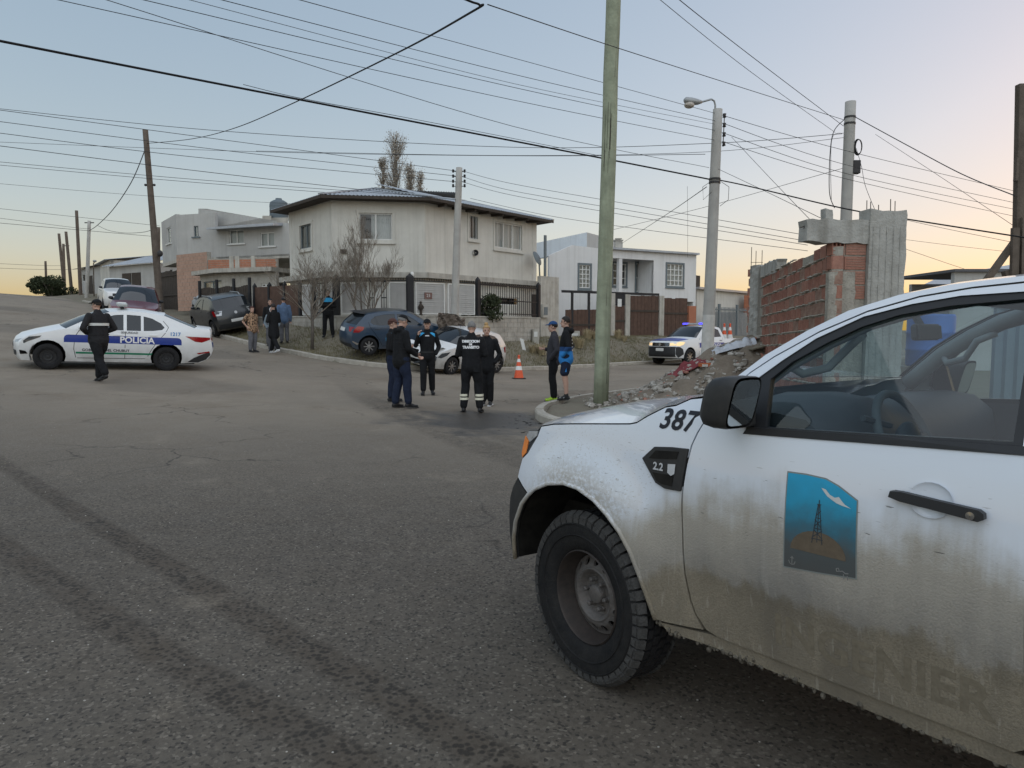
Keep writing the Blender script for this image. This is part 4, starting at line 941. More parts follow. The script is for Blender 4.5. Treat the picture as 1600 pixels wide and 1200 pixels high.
def corrugated(b, poly, e0, e1, pitch=.15, amp=.018):
    """roof face with ribs running up from the eave e0-e1"""
    e0, e1 = Vector(e0), Vector(e1); P = [Vector(p) for p in poly]; ux = (e1 - e0).normalized(); nn = None
    for p in P:
        w = p - e0; w2 = w - ux * w.dot(ux)
        if w2.length > .5: nn = w2.normalized(); break
    nz = ux.cross(nn)
    if nz.z < 0: nz = -nz
    Q = [((p - e0).dot(ux), (p - e0).dot(nn)) for p in P]; lo, hi = min(q[0] for q in Q), max(q[0] for q in Q); prev = None; k = 0; u = lo + .001
    while u < hi:
        vs = []
        for (ua, va), (ub, vb) in zip(Q, Q[1:] + Q[:1]):
            if (ua - u) * (ub - u) < 0: vs.append(va + (vb - va) * (u - ua) / (ub - ua))
        if len(vs) >= 2:
            o = amp * (1 if k % 2 else -1); cur = (e0 + ux * u + nn * min(vs) + nz * o, e0 + ux * u + nn * max(vs) + nz * o)
            if prev: b.add([prev[0], cur[0], cur[1], prev[1]], [(0, 1, 2, 3)])
            prev = cur
        u += pitch / 2; k += 1
    return b

# ---- corner house: two storeys, chamfered corner, corrugated hip roof
cA, cC1, cC2, cD, cE = (-9.94, 32.07), (-7.27, 29.0), (-3.59, 29.5), (1.2, 35.0), (-3.5, 40.5)
house = empty('corner_house', (0, 0, 0), 0, 'two storey grey plastered corner house with grey corrugated hip roof', 'house')
LED, EAVE = 3.95, 6.98
wb = B(); WL = Wall(cA, cC1, .6, EAVE); WC = Wall(cC1, cC2, .6, EAVE); WR = Wall(cC2, cD, .6, EAVE); WK = Wall(cD, cE, .6, EAVE); WZ = Wall(cE, cA, .6, EAVE)
oL = WL.rect(469, 487, 351, 388); oC = WC.rect(561, 613, 333, 375); oR1 = WR.rect(733, 746, 338, 373); oR2 = WR.rect(773, 815, 349, 389); oR3 = WR.rect(771, 811, 464, 477)
WL.op = [oL]; WC.op = [oC]; WR.op = [oR1, oR2, oR3]
for w, n_ in ((WL, 'left_wing_wall'), (WC, 'corner_wall'), (WR, 'right_wing_wall'), (WK, 'side_wall'), (WZ, 'back_wall')): w.build(B()).build(n_, 'plaster_grey', house)
WL.window(house, oL, 'grey_trim', 'plaster_grey', 1, curtain=(.5, 1))
WC.window(house, oC, 'white_trim', 'plaster_grey', 1, curtain=(.36, 1)); WR.window(house, oR1, 'grey_trim', 'plaster_grey', 0, bars=3); WR.window(house, oR2, 'white_trim', 'plaster_grey', 2, curtain=(0, 1), bars=5); WR.window(house, oR3, 'white_trim', None, 0, sill=False)
led = B()
P5 = [cA, cC1, cC2, cD, cE]; O5 = offset_poly(P5, .38); O5b = offset_poly(P5, .02)
def ringbox(b, A, Bq, z0, z1):
    n = len(A)
    for i in range(n):
        j = (i + 1) % n; a, c = A[i], A[j]; e, f = Bq[j], Bq[i]
        b.add([(a[0], a[1], z0), (c[0], c[1], z0), (e[0], e[1], z0), (f[0], f[1], z0), (a[0], a[1], z1), (c[0], c[1], z1), (e[0], e[1], z1), (f[0], f[1], z1)], [(0, 3, 2, 1), (4, 5, 6, 7), (0, 1, 5, 4), (2, 3, 7, 6)])
ringbox(led, O5, O5b, LED - .22, LED); led.build('floor_ledge', 'concrete', house)
for w, us in ((WC, (.02, WC.L - .30)), (WR, (.05, 1.15, WR.L - .30)), (WL, (.05,))):
    for u in us: w.box(B(), u, u + .24, LED + .01, EAVE - .12, .0, .012).build('pilaster', 'plaster_grey', house)
E5 = offset_poly(P5, .62); e3 = [Vector((p[0], p[1], EAVE - .06)) for p in E5]; a_, c1_, c2_, d_, e_ = e3; p1 = Vector((-6.4, 33.4, 8.12)); p2 = Vector((-2.4, 36.6, 8.12))
rf = B(); corrugated(rf, [a_, c1_, p1], a_, c1_); corrugated(rf, [c1_, c2_, p1], c1_, c2_); corrugated(rf, [c2_, d_, p2, p1], c2_, d_); corrugated(rf, [d_, e_, p2], d_, e_); corrugated(rf, [e_, a_, p1, p2], e_, a_)
roof = rf.build('roof', 'roof_sheet', house, fixn=False)
sf = B(); ringbox(sf, [(p[0], p[1]) for p in offset_poly(P5, .58)], [(p[0], p[1]) for p in offset_poly(P5, -.1)], EAVE - .17, EAVE - .13); sf.build('soffit', 'dark_wood', roof)
for i in range(3):
    a, c = e3[i], e3[i + 1]; B().beam(a - Vector((0, 0, .07)), c - Vector((0, 0, .07)), .03, .12).build('fascia', 'dark_wood', roof)
for a, c, e in ((c1_, p1, 0), (c2_, p1, 0), (p1, p2, 0), (d_, p2, 0)): B().beam(a + Vector((0, 0, .03)), c + Vector((0, 0, .03)), .22, .05).build('ridge_cap', 'roof_sheet', roof)
for k in range(1, 9):
    q = c2_.lerp(d_, k / 9) - Vector((0, 0, .16)); inn = Vector((cC2[0], cC2[1], 0)).lerp(Vector((cD[0], cD[1], 0)), k / 9); inn.z = q.z + .02
    B().beam(q.lerp(inn, .1), inn, .10, .12).build('rafter', 'dark_wood', roof)
# small fittings on the house front
u, z = WR.uz(740, 395); B().lathe([(.13, 0), (.13, .1), (.09, .11), (.02, .11)], 12, 'y', (0, 0, 0)).build('vent_cap', 'black_metal', house, loc=WR.pt(u, z, .12))
u, z = WC.uz(537, 393); WC.box(B(), u - .12, u + .12, z - .08, z + .08, 0, .1).build('vent_grille', 'dark_wood', house)
u, z = WC.uz(644, 426); B().ball((0, 0, 0), .09, .09, .12).build('yard_lamp', 'white_trim', house, loc=WC.pt(u, z - .12, .5), smooth=True)
for (xa, ya), (xb, yb), w in (((624, 411), (705, 345), WC), ((625, 412), (660, 411), WC)): pass
WR.box(B(), *[WR.uz(x, 480)[0] for x in (831, 841)], .9, WR.uz(835, 460)[1], -.02, .03).build('side_door', 'black_metal', house)
dish = empty('satellite_dish', (0, 0, 0), 0, 'small grey satellite dish on the right edge of the corner house', 'satellite dish')
dc = at(842, 402, 34.2); db = B(); prof = [(.30 * math.sin(t), .09 * (1 - math.cos(t * 1.2))) for t in np.linspace(.01, 1.45, 8)]
db.lathe(prof, 20, 'y'); dpan = db.build('reflector', 'grey_trim', dish, smooth=True, loc=dc); dpan.rotation_euler = (R(-25), 0, R(60)); dpan.scale = (1, 1, 1.25)
B().tube([dc + Vector((.05, 0, -.05)), dc + Vector((.35, -.25, -.05)), dc + Vector((.42, -.28, .03))], .02, 5).build('feed_arm', 'grey_trim', dish); B().tube([dc, dc + Vector((.05, .1, -.9)), dc + Vector((.0, .1, -3.0))], .035, 6).build('mast', 'grey_trim', dish)

# ---- fence in front of the corner house: low block wall, black posts, framed sheet panels
fpts = [(-11.3, 30.9), (-6.79, 27.5), (-3.82, 27.0), (-1.33, 28.7), (1.24, 32.0)]
fence = empty('front_fence', (0, 0, 0), 0, 'black post fence with white framed grey panels before the corner house', 'fence')
FW = [Wall(a, c, 0.2, 2.08) for a, c in zip(fpts[:-1], fpts[1:])]
plw = empty('garden_wall', (0, 0, 0), 0, 'low rough concrete block wall under the front fence', 'wall')
for w in FW:
    n = max(3, int(w.L / .42))
    for r_ in range(6):
        sh = .5 * (r_ % 2)
        for k in range(n + 1):
            u0, u1 = max(0, (k - sh) * w.L / n), min(w.L, (k + 1 - sh) * w.L / n)
            if u1 - u0 < .06: continue
            z0 = .92 + r_ * .2; 
            if r_ == 5: z0 = .92 + 5 * .2
            w.box(B(), u0 + .006, u1 - .006, z0 + .005, z0 + .193, -.16 + random.uniform(-.004, .004), random.uniform(-.006, .008)).build('block', 'concrete_block', plw)
    w.box(B(), 0, w.L, .3, 2.10, -.15, -.014).build('mortar_core', 'mortar', plw); w.box(B(), -.02, w.L + .02, 2.123, 2.17, -.18, .03).build('coping', 'concrete', plw)
def post(w, u, z1=3.62, wd=.15):
    p = w.box(B(), u - wd / 2, u + wd / 2, 2.17, z1, -.15, .0); c = w.pt(u, z1, -.075); p.add([w.pt(u - wd / 2, z1, 0), w.pt(u + wd / 2, z1, 0), w.pt(u + wd / 2, z1, -.15), w.pt(u - wd / 2, z1, -.15), c + Vector((0, 0, .14))], [(0, 1, 4), (1, 2, 4), (2, 3, 4), (3, 0, 4)]); return p.build('post', 'black_metal', fence)
for w, u in ((FW[1], 0), (FW[2], 0), (FW[3], 0.02), (FW[3], FW[3].L)): post(w, u, wd=.26 if u == 0 else .15)
def panel(w, u0, u1, kind):
    z0, z1 = 2.22, 3.42
    if kind == 'sheet':
        g = B(); n = 14
        for k in range(n): z = z0 + .06 + (z1 - z0 - .12) * k / n; w.box(g, u0 + .07, u1 - .07, z, z + (z1 - z0 - .12) / n - .012, -.09, -.07 + .012 * (k % 2))
        w.box(g, u0 + .07, u1 - .07, z0 + .05, z1 - .05, -.10, -.092); pn = g.build('panel_slats', 'sheet_grey', fence)
        for a, c, d, e in ((u0 + .03, u1 - .03, z0, z0 + .04), (u0 + .03, u1 - .03, z1 - .04, z1), (u0 + .03, u0 + .07, z0 + .04, z1 - .04), (u1 - .07, u1 - .03, z0 + .04, z1 - .04)): w.box(B(), a, c, d, e, -.10, -.04).build('panel_frame', 'white_trim', fence)
    elif kind == 'bars':
        for z in (z0 + .05, (z0 + z1) / 2, z1): w.box(B(), u0, u1, z, z + .04, -.09, -.05).build('rail', 'black_metal', fence)
        n = max(2, int((u1 - u0) / .14))
        for k in range(n + 1): u = u0 + (u1 - u0) * k / n; w.box(B(), u - .009, u + .009, z0, z1 + .12, -.08, -.062).build('bar', 'black_metal', fence)
    elif kind == 'board': w.box(B(), u0, u1, z0 - .02, z1 + .02, -.09, -.05).build('board', 'board_brown', fence)
    elif kind == 'white': w.box(B(), u0, u1, z0, z1, -.10, -.05).build('panel_frame', 'white_trim', fence)
def pxp(w, x0, x1, kind): panel(w, w.uz(x0, 465)[0], w.uz(x1, 465)[0], kind)
for w, L_ in ((FW[1], ((531, 573, 'sheet'), (577, 584, 'bars'), (585, 594, 'white'), (595, 603, 'bars'), (606, 637, 'sheet'))), (FW[2], ((649, 697, 'sheet'), (700, 744, 'sheet'))), (FW[3], ((753, 794, 'bars'), (798, 841, 'bars')))):
    for q in L_: pxp(w, *q)
for w in FW[1:]:
    w.box(B(), .1, w.L - .1, 3.46, 3.50, -.10, -.04).build('top_rail', 'black_metal', fence); sp = B(); n = int(w.L / .11)
    for k in range(n): u = .1 + (w.L - .2) * k / n; w.box(sp, u - .008, u + .008, 3.50, 3.58, -.08, -.064)
    sp.build('spikes', 'black_metal', fence)['kind'] = 'stuff'
for x0, x1 in ((397, 418), (420, 442), (444, 466)): pxp(FW[0], x0, x1, 'board')
for x0, x1 in ((470, 487), (489, 506), (508, 520)): pxp(FW[0], x0, x1, 'sheet' if x0 != 489 else 'bars')
for x in (396, 419, 443, 467, 488, 507): post(FW[0], FW[0].uz(x, 465)[0], 3.5, .10)
u, z = FW[2].uz(670, 462); pq = FW[2].box(B(), u - .16, u + .16, z - .12, z + .12, -.055, -.03).build('number_plaque', mat('plaque_brown', (.17, .10, .085), .8, .2, 20), fence)
v_, f_ = text_geo('25', .17); M3 = Matrix((FW[2].d, Vector((0, 0, 1)), FW[2].n)).transposed()
B().add([FW[2].pt(u, z, -.028) + FW[2].d * p[0] + Vector((0, 0, 1)) * p[1] for p in v_], f_).build('plaque_number', 'white_trim', fence)

# ---- concrete meter pillar between the houses and meter cabinets
mp = empty('meter_pillar', (0, 0, 0), 0, 'weathered concrete pillar with meter box right of the corner house', 'pillar')
w = Wall(at(845, 500, 33)[:2], at(873, 500, 34)[:2], .8, 4.1); w.build(B()).build('slab', 'concrete', mp)
u, z = w.uz(849, 486); w.box(B(), u - .22, u + .22, z - .3, z + .3, 0, .14).build('meter_box', 'concrete', mp); w.box(B(), u - .13, u + .13, z - .18, z + .18, .14, .16).build('meter_door', 'grey_trim', mp)
w.box(B(), w.L * .28, w.L * .38, 4.1, 6.0, -.15, -.08).build('conduit', 'grey_trim', mp)
for i, (x0, x1, y0, y1, Y, lb) in enumerate(((889, 906, 517, 540, 35.4, 'white gas cabinet in a concrete surround beside the brown board fence'), (832, 842, 514, 530, 31.4, 'small white gas cabinet set in the garden wall end'))):
    gc = empty('gas_cabinet', (0, 0, 0), 0, lb, 'cabinet', 'gas cabinets'); w = Wall(at(x0, y1, Y)[:2], at(x1, y1, Y)[:2], at(x0, y1, Y).z - .2, at(x0, y0, Y).z); w.build(B()).build('surround', 'concrete', gc)
    w.box(B(), w.L * .22, w.L * .8, w.z0 + .3, w.z1 - .12, 0, .03).build('cabinet_door', 'white_trim', gc)

# ---- white house to the right
wh = empty('white_house', (0, 0, 0), 0, 'white two storey house with grey window surrounds and a recessed balcony', 'house')
h1, h2, h3 = at(858, 460, 41.5)[:2], at(951, 460, 43.2)[:2], at(1087, 460, 46.5)[:2]
SL, TP_ = 3.62, 6.45
wa = Wall(h1, h2, .6, at(905, 404, 42.3).z); o1 = wa.rect(905, 922, 414, 450); wa.op = [o1]; wa.build(B()).build('left_wall', 'plaster_white', wh); wa.window(wh, o1, 'white_trim', 'grey_trim', 2, hbar=4, curtain=(0, 1))
wm = Wall(h2, h3, SL, TP_); ur0 = wm.uz(1021, 430)[0]; o2 = wm.rect(1042, 1067, 413, 447); o2b = (.02, ur0, SL + .02, wm.uz(990, 405)[1]); wm.op = [o2, o2b]; wm.build(B()).build('front_wall', 'plaster_white', wh); wm.window(wh, o2, 'white_trim', 'grey_trim', 3, hbar=3, curtain=(0, 1))
bk = Wall(wm.pt(0, 0, -1.5)[:2], wm.pt(ur0, 0, -1.5)[:2], SL, TP_); ob1 = bk.rect(958, 978, 412, 446); ob2 = bk.rect(994, 1014, 412, 456); bk.op = [ob1, ob2]; bk.build(B()).build('balcony_wall', 'plaster_white', wh); bk.window(wh, ob1, 'white_trim', 'grey_trim', 2, hbar=2); bk.window(wh, ob2, 'white_trim', 'grey_trim', 1, hbar=1, sill=False)
B().add([wm.pt(ur0, SL), wm.pt(ur0, TP_), wm.pt(ur0, TP_, -1.5), wm.pt(ur0, SL, -1.5)], [(0, 1, 2, 3)]).build('balcony_cheek', 'plaster_white', wh)
wm.box(B(), -.05, wm.L + .05, TP_, TP_ + .12, -6, .25).build('roof', 'roof_sheet', wh); wm.box(B(), 0, wm.L, SL - .18, SL, -5, .02).build('floor_slab', 'plaster_white', wh)
u = wm.uz(970, 430)[0]; wm.box(B(), u - .12, u + .12, SL, o2b[3], -.26, -.02).build('column', 'plaster_white', wh); wm.box(B(), .0, wm.L, .5, SL - .18, -3.2, -3.0).build('lower_wall', 'plaster_white', wh)
sd = Wall(h3, (h3[0] - 2.5, h3[1] + 4.5), .6, TP_); sd.build(B()).build('side_wall', 'plaster_white', wh)
gp = [at(842, 380, 46), at(918, 364, 46), at(937, 372, 46.5)]
vs = [Vector((h1[0] - .3, h1[1] - .3, 6.75)), at(841, 377, 50), at(917, 364, 50), Vector((h2[0], h2[1] - .2, 6.9)), ]
gq = [wa.uz(*q) for q in ((858, 406), (858, 399), (894, 383), (936, 388), (951, 391), (951, 406))]; gq[0] = (0, wa.z1); gq[-1] = (wa.L, wa.z1); gq[1] = (0, gq[1][1]); gq[4] = (wa.L, gq[4][1])
B().add([wa.pt(u, z) for u, z in gq] + [wa.pt(u, z, -.22) for u, z in gq], [tuple(range(6)), tuple(range(6, 12))] + [(i, (i + 1) % 6, (i + 1) % 6 + 6, i + 6) for i in range(6)]).build('gable_wall', 'plaster_white', wh)
hp_ = [at(836, 380, 47), at(917, 363, 47), at(917, 390, 47), at(836, 405, 47)]; hs_2 = [at(917, 363, 47), at(973, 378, 50), at(973, 394, 50), at(917, 390, 47)]
B().add(hp_, [(0, 1, 2, 3)]).build('rear_block', mat('pale_blue_render', (.50, .54, .57), .9, .08, 1.2, streak=.15), wh); B().add(hs_2, [(0, 1, 2, 3)]).build('rear_block_side', 'plaster_cool', wh); B().add([hp_[0], hp_[1], hs_2[1], at(880, 376, 56)], [(0, 1, 2, 3)]).build('rear_roof', 'roof_sheet', wh)
cq = at(966, 388, 44.6); chm = B().box(-.22, .22, -.2, .2, 0, .45); chm.box(-.28, .28, -.26, .26, .45, .5); chm.box(-.2, .2, -.18, .18, .56, .6); chm.build('chimney', 'concrete', wh, loc=cq)
# gates and walls along its street front
gates = empty('street_gates', (0, 0, 0), 0, 'brown timber gates between peeling posts before the white house', 'gate')
GW = Wall(at(878, 500, 38.2)[:2], at(1087, 500, 43.4)[:2], .5, 3.6)
def gpx(x0, x1, y0, y1, m, name, o0=-.06, o1=.0):
    a, c = GW.uz(x0, 500)[0], GW.uz(x1, 500)[0]; return GW.box(B(), a, c, GW.uz(x0, y1)[1], GW.uz(x0, y0)[1], o0, o1).build(name, m, gates)
for x0, x1, y0, y1 in ((884, 938, 484, 541), (985, 1029, 462, 541), (1037, 1074, 466, 541), (960, 976, 478, 541)):
    n = max(3, int((x1 - x0) / 5.5))
    for k in range(n): gpx(x0 + (x1 - x0) * k / n + .15, x0 + (x1 - x0) * (k + 1) / n - .15, y0 + random.uniform(-.6, .6), y1, 'board_brown', 'plank', -.06, random.uniform(-.012, .004))
    gpx(x0, x1, y0 + 22, y0 + 25, 'dark_wood', 'gate_rail', 0, .03)
for x, wd, y0 in ((957, 6, 458), (980, 7, 460), (1033, 7, 462)): gpx(x - wd / 2, x + wd / 2, y0, 541, 'concrete', 'gate_post', -.12, .06)
gpx(1075, 1086, 478, 541, 'terracotta', 'gate_pier', -.2, .08); gpx(959, 977, 458, 477, 'black_metal', 'gate_panel', -.05, -.02); gpx(965, 971, 467, 479, 'white_trim', 'gate_notice', -.02, .0)
for x in (893, 919): gpx(x, x + 3, 455, 540, 'black_metal', 'steel_post', -.08, 0)
gpx(878, 1030, 453, 457, 'black_metal', 'top_beam', -.06, -.02)
# ---- low buildings beyond the street, at the right
lb_ = empty('beige_workshop', (0, 0, 0), 0, 'low beige workshop with pale roof behind the lamp post', 'building')
w = Wall(at(1088, 500, 49)[:2], at(1178, 500, 56)[:2], .4, 4.4); w.build(B()).build('wall', 'plaster_grey', lb_); w.box(B(), -.2, w.L + .5, 4.4, 4.55, -5, .3).build('roof', 'roof_sheet', lb_); w.box(B(), w.L * .0, w.L * .25, 4.55, 5.5, -4, -1).build('roof_shed', 'dark_wood', lb_)
w.box(B(), w.L * .68, w.L + .6, 2.6, 4.2, .5, 1.6).build('porch_box', 'terracotta', lb_)
bf = empty('blue_bar_fence', (0, 0, 0), 0, 'slate blue steel bar fence behind the police pickup', 'fence')
w = Wall(at(1108, 510, 45.5)[:2], at(1176, 510, 49)[:2], .5, 2.9)
for x in (1124, 1152): u = w.uz(x, 510)[0]; w.box(B(), u - .09, u + .09, .5, 3.3, -.1, .02).build('post', 'grey_trim', bf)
for z in (1.2, 2.9): w.box(B(), 0, w.L, z, z + .09, -.06, -.01).build('rail', 'grey_trim', bf)
n = 34
for k in range(n): u = w.L * (k + .5) / n; w.box(B(), u - .018, u + .018, .6, 3.1, -.05, -.02).build('bar', 'grey_trim', bf)
w.box(B(), 0, w.L, .4, 2.8, -.5, -.45).build('backing_sheet', 'sheet_grey', bf)
rb = empty('grey_flat_house', (0, 0, 0), 0, 'low grey flat roofed house behind the truck roof', 'house')
w = Wall(at(1424, 470, 30)[:2], at(1720, 470, 30)[:2], 0, at(1500, 424, 30).z); w2 = Wall(at(1490, 470, 26)[:2], at(1720, 470, 26)[:2], 0, at(1520, 425, 26).z); w2.build(B()).build('front_wall', 'plaster_cool', rb); w.z1 = at(1440, 444, 30).z; w.build(B()).build('rear_wall', 'plaster_cool', rb)
w2.box(B(), -.1, w2.L, w2.z1, w2.z1 + .1, -4, .15).build('roof', 'roof_dark', rb); B().add([at(1440, 446, 29.9), at(1470, 432, 33), at(1600, 410, 34), at(1720, 410, 34), at(1720, 446, 29.9)], [(0, 1, 2, 3, 4)]).build('rear_roof', 'roof_sheet', rb)
ho = Wall(at(1545, 600, 11.5)[:2], at(1760, 600, 9.5)[:2], 0, 1.95); hoard = empty('sheet_hoarding', (0, 0, 0), 0, 'pale blue grey sheet metal hoarding seen through the truck window', 'hoarding'); cg = B(); corrugated(cg, [ho.pt(0, 0), ho.pt(ho.L, 0), ho.pt(ho.L, 1.95), ho.pt(0, 1.95)], ho.pt(0, 0), ho.pt(ho.L, 0), .2, .02); cg.build('sheet', mat('hoarding_blue', (.24, .29, .32), .6, .1, 3), hoard, fixn=False); ho.box(B(), 0, ho.L, 1.95, 2.0, -.04, .03).build('cap_rail', 'grey_trim', hoard)

# ---- left house: unfinished, grey render above, brick below, water tank on its roof
lh = empty('unfinished_house', (0, 0, 0), 0, 'grey rendered two storey house on an unfinished brick ground floor', 'house')
l0, l1, l2, l3 = at(254, 400, 43)[:2], at(277, 400, 40)[:2], at(338, 400, 39.2)[:2], at(452, 400, 37.5)[:2]
zb_ = at(300, 404, 40).z; wA = Wall(l0, l1, zb_, at(265, 341, 41.5).z); oo = wA.rect(260.5, 267, 355, 381); wA.op = [oo]; wA.build(B()).build('side_wall', 'plaster_cool', lh); wA.window(lh, oo, 'white_trim', None, 0, curtain=(.3, 1))
wB = Wall(l1, l2, zb_, at(300, 336, 40).z); oo = wB.rect(303, 310, 353, 370); wB.op = [oo]; wB.build(B()).build('front_wall', 'plaster_cool', lh); wB.window(lh, oo, 'grey_trim', None, 0)
wC = Wall(l2, l3, zb_ - .1, at(400, 352, 38.4).z); o1 = wC.rect(358, 381, 359, 381); o2 = wC.rect(407, 429, 363, 385); wC.op = [o1, o2]; wC.build(B()).build('front_wall', 'plaster_cool', lh); wC.window(lh, o1, 'white_trim', None, 1, curtain=(0, 1)); wC.window(lh, o2, 'white_trim', None, 1, curtain=(0, 1))
pw = Wall(wB.pt(.6, 0, -.6)[:2], wC.pt(wC.L, 0, -.9)[:2], wB.z1, wB.z1 + .01); zt = [at(311, 326, 40.4).z, at(340, 329, 39.9).z, at(408, 341, 38.9).z, at(428, 345, 38.7).z]
B().add([at(310, 340, 40.4), at(310, 326, 40.4), at(322, 326, 40.2), at(408, 341, 39), at(432, 345, 38.8), at(440, 360, 38.8), at(310, 360, 40.4)], [(0, 1, 2, 3, 4, 5, 6)]).build('parapet', 'plaster_cool', lh)
B().add([at(310, 326, 40.4), at(322, 326, 40.2), at(408, 341, 39), at(408, 343, 46), at(310, 328, 46)], [(0, 1, 2, 3, 4)]).build('roof', 'concrete', lh)
u0_, u1_ = wC.uz(338, 350)[0], wC.uz(442, 350)[0]; B().add([wC.pt(u0_, wC.z1 + .05, -.1), wC.pt(u0_, wC.z1 - .12, .75), wC.pt(u1_, wC.z1 - .12, .75), wC.pt(u1_, wC.z1 + .05, -.1), wC.pt(u0_, wC.z1 - .12, -.1), wC.pt(u0_, wC.z1 - .22, .75), wC.pt(u1_, wC.z1 - .22, .75), wC.pt(u1_, wC.z1 - .12, -.1)], [(0, 1, 2, 3), (4, 5, 6, 7), (1, 2, 6, 5), (0, 1, 5, 4), (3, 2, 6, 7)]).build('eave_roof', 'roof_sheet', lh)
for x0, x1, y0, y1, Y in ((410, 424, 337, 352, 39.5), (424, 450, 340, 350, 39.8)): B().add([at(x0, y1, Y), at(x1, y1, Y), at(x1, y0, Y), at(x0, y0, Y), at(x0, y1, Y + 1.4), at(x1, y1, Y + 1.4), at(x1, y0, Y + 1.4), at(x0, y0, Y + 1.4)], [(0, 1, 2, 3), (3, 2, 6, 7), (0, 3, 7, 4), (1, 2, 6, 5)]).build('tank_base', 'concrete', lh)
sl_ = [wA.pt(0, zb_, .0), wB.pt(0, zb_, .0), wB.pt(wB.L, zb_, 0), wC.pt(wC.L, zb_, 0), wC.pt(wC.L, zb_, -6), wA.pt(0, zb_, -4)]
B().add([p for p in sl_] + [p - Vector((0, 0, .2)) for p in sl_], [(0, 1, 2, 3, 4, 5), (6, 7, 8, 9, 10, 11), (0, 1, 7, 6), (1, 2, 8, 7), (2, 3, 9, 8)]).build('floor_slab', 'concrete', lh)
# brick ground floor
def brickwork(root, w, m, u0, u1, z0, z1, bl=.33, bh=.19, depth=.012):
    g = B(); r_ = 0; z = z0
    while z < z1 - .03:
        k = -.5 * (r_ % 2)
        while k * bl < u1 - u0:
            a, c = max(u0, u0 + k * bl), min(u1, u0 + (k + 1) * bl)
            if c - a > .05: w.box(g, a + .008, c - .008, z + .008, min(z1, z + bh) - .008, 0, depth * random.uniform(.5, 1.2))
            k += 1
        z += bh; r_ += 1
    o = g.build('bricks', m, root); o['kind'] = 'stuff'; return o
bwl = Wall(at(277, 440, 38.8)[:2], at(325, 440, 37.2)[:2], at(290, 468, 38).z - .6, at(300, 396, 38).z); bwl.build(B()).build('brick_core', 'mortar', lh); brickwork(lh, bwl, 'brick_pink', 0, bwl.L, bwl.z0, bwl.z1)
bw2 = Wall(at(325, 410, 37.2)[:2], at(432, 410, 36.6)[:2], at(330, 430, 37).z - 1.2, at(340, 404, 37).z); bw2.build(B()).build('brick_core', 'mortar', lh); brickwork(lh, bw2, 'brick_orange', 0, bw2.L, bw2.z0 + .8, bw2.z1 - .05, .30, .12)
for x in (362, 371, 396): u = bw2.uz(x, 410)[0]; bw2.box(B(), u - .12, u + .12, bw2.z0 + .8, bw2.z1 + .12, 0, .03).build('tie_column', 'concrete', lh)
gar = empty('block_garage', (0, 0, 0), 0, 'flat roofed concrete block garage below the unfinished house', 'garage')
g0, g1, g2 = at(313, 450, 36.2)[:2], at(347, 450, 34.6)[:2], at(432, 450, 33.6)[:2]
ga = Wall(g0, g1, at(320, 470, 35).z - .8, at(330, 428, 35).z); oo = ga.rect(318, 346, 439, 452); ga.op = [oo]; ga.build(B()).build('side_wall', 'concrete_block', gar); ga.window(gar, oo, 'grey_trim', None, 1, sill=False, curtain=(.2, .9))
gb_ = Wall(g1, g2, ga.z0 - .3, ga.z1); oo = gb_.rect(408, 421, 443, 452); gb_.op = [oo]; gb_.build(B()).build('front_wall', 'concrete_block', gar); brickwork(gar, gb_, 'concrete_block', 0, gb_.uz(404, 450)[0], gb_.z0, gb_.z1, .42, .2, .008).name = 'blocks'; gb_.window(gar, oo, 'white_trim', None, 1, hbar=1, sill=False)
B().add([ga.pt(-.2, ga.z1, .35), ga.pt(ga.L + .1, ga.z1, .45), gb_.pt(gb_.L, gb_.z1, .35), gb_.pt(gb_.L, gb_.z1, -4), ga.pt(0, ga.z1, -3)] + [q + Vector((0, 0, .2)) for q in (ga.pt(-.2, ga.z1, .35), ga.pt(ga.L + .1, ga.z1, .45), gb_.pt(gb_.L, gb_.z1, .35), gb_.pt(gb_.L, gb_.z1, -4), ga.pt(0, ga.z1, -3))], [(0, 1, 2, 3, 4), (5, 6, 7, 8, 9), (0, 1, 6, 5), (1, 2, 7, 6), (2, 3, 8, 7), (4, 0, 5, 9)]).build('roof_slab', 'concrete', gar)
gt = Wall(at(314, 470, 33.4)[:2], at(392, 470, 31.2)[:2], at(330, 490, 32).z - .6, at(340, 449, 32.5).z); gtr = empty('driveway_gate', (0, 0, 0), 0, 'dark brown sheet gate behind the parked dark hatchback', 'gate'); n = 22
for k in range(n): gt.box(B(), gt.L * k / n + .01, gt.L * (k + 1) / n - .01, gt.z0, gt.z1 + .04 * math.sin(k * .7), -.04, 0).build('plank', 'dark_wood', gtr)
for k in (0, .36, .7, 1): gt.box(B(), gt.L * k - .06, gt.L * k + .06, gt.z0, gt.z1 + .35, 0, .09).build('gate_post', 'black_metal', gtr)
tk = empty('water_tank', at(436, 335, 40.5), 0, 'dark grey round water tank on the unfinished house roof', 'water tank')
B().lathe([(.01, -.35), (.50, -.35), (.51, -.30), (.50, .55), (.46, .66), (.30, .76), (.18, .80), (.17, .88), (.01, .90)], 24).build('tank', mat('tank_grey', (.10, .125, .14), .6, .1, 4), tk, smooth=True)
for z in (-.1, .15, .4): B().lathe([(.505, z), (.52, z + .02), (.505, z + .04)], 24).build('rib', 'tank_grey', tk, smooth=True)

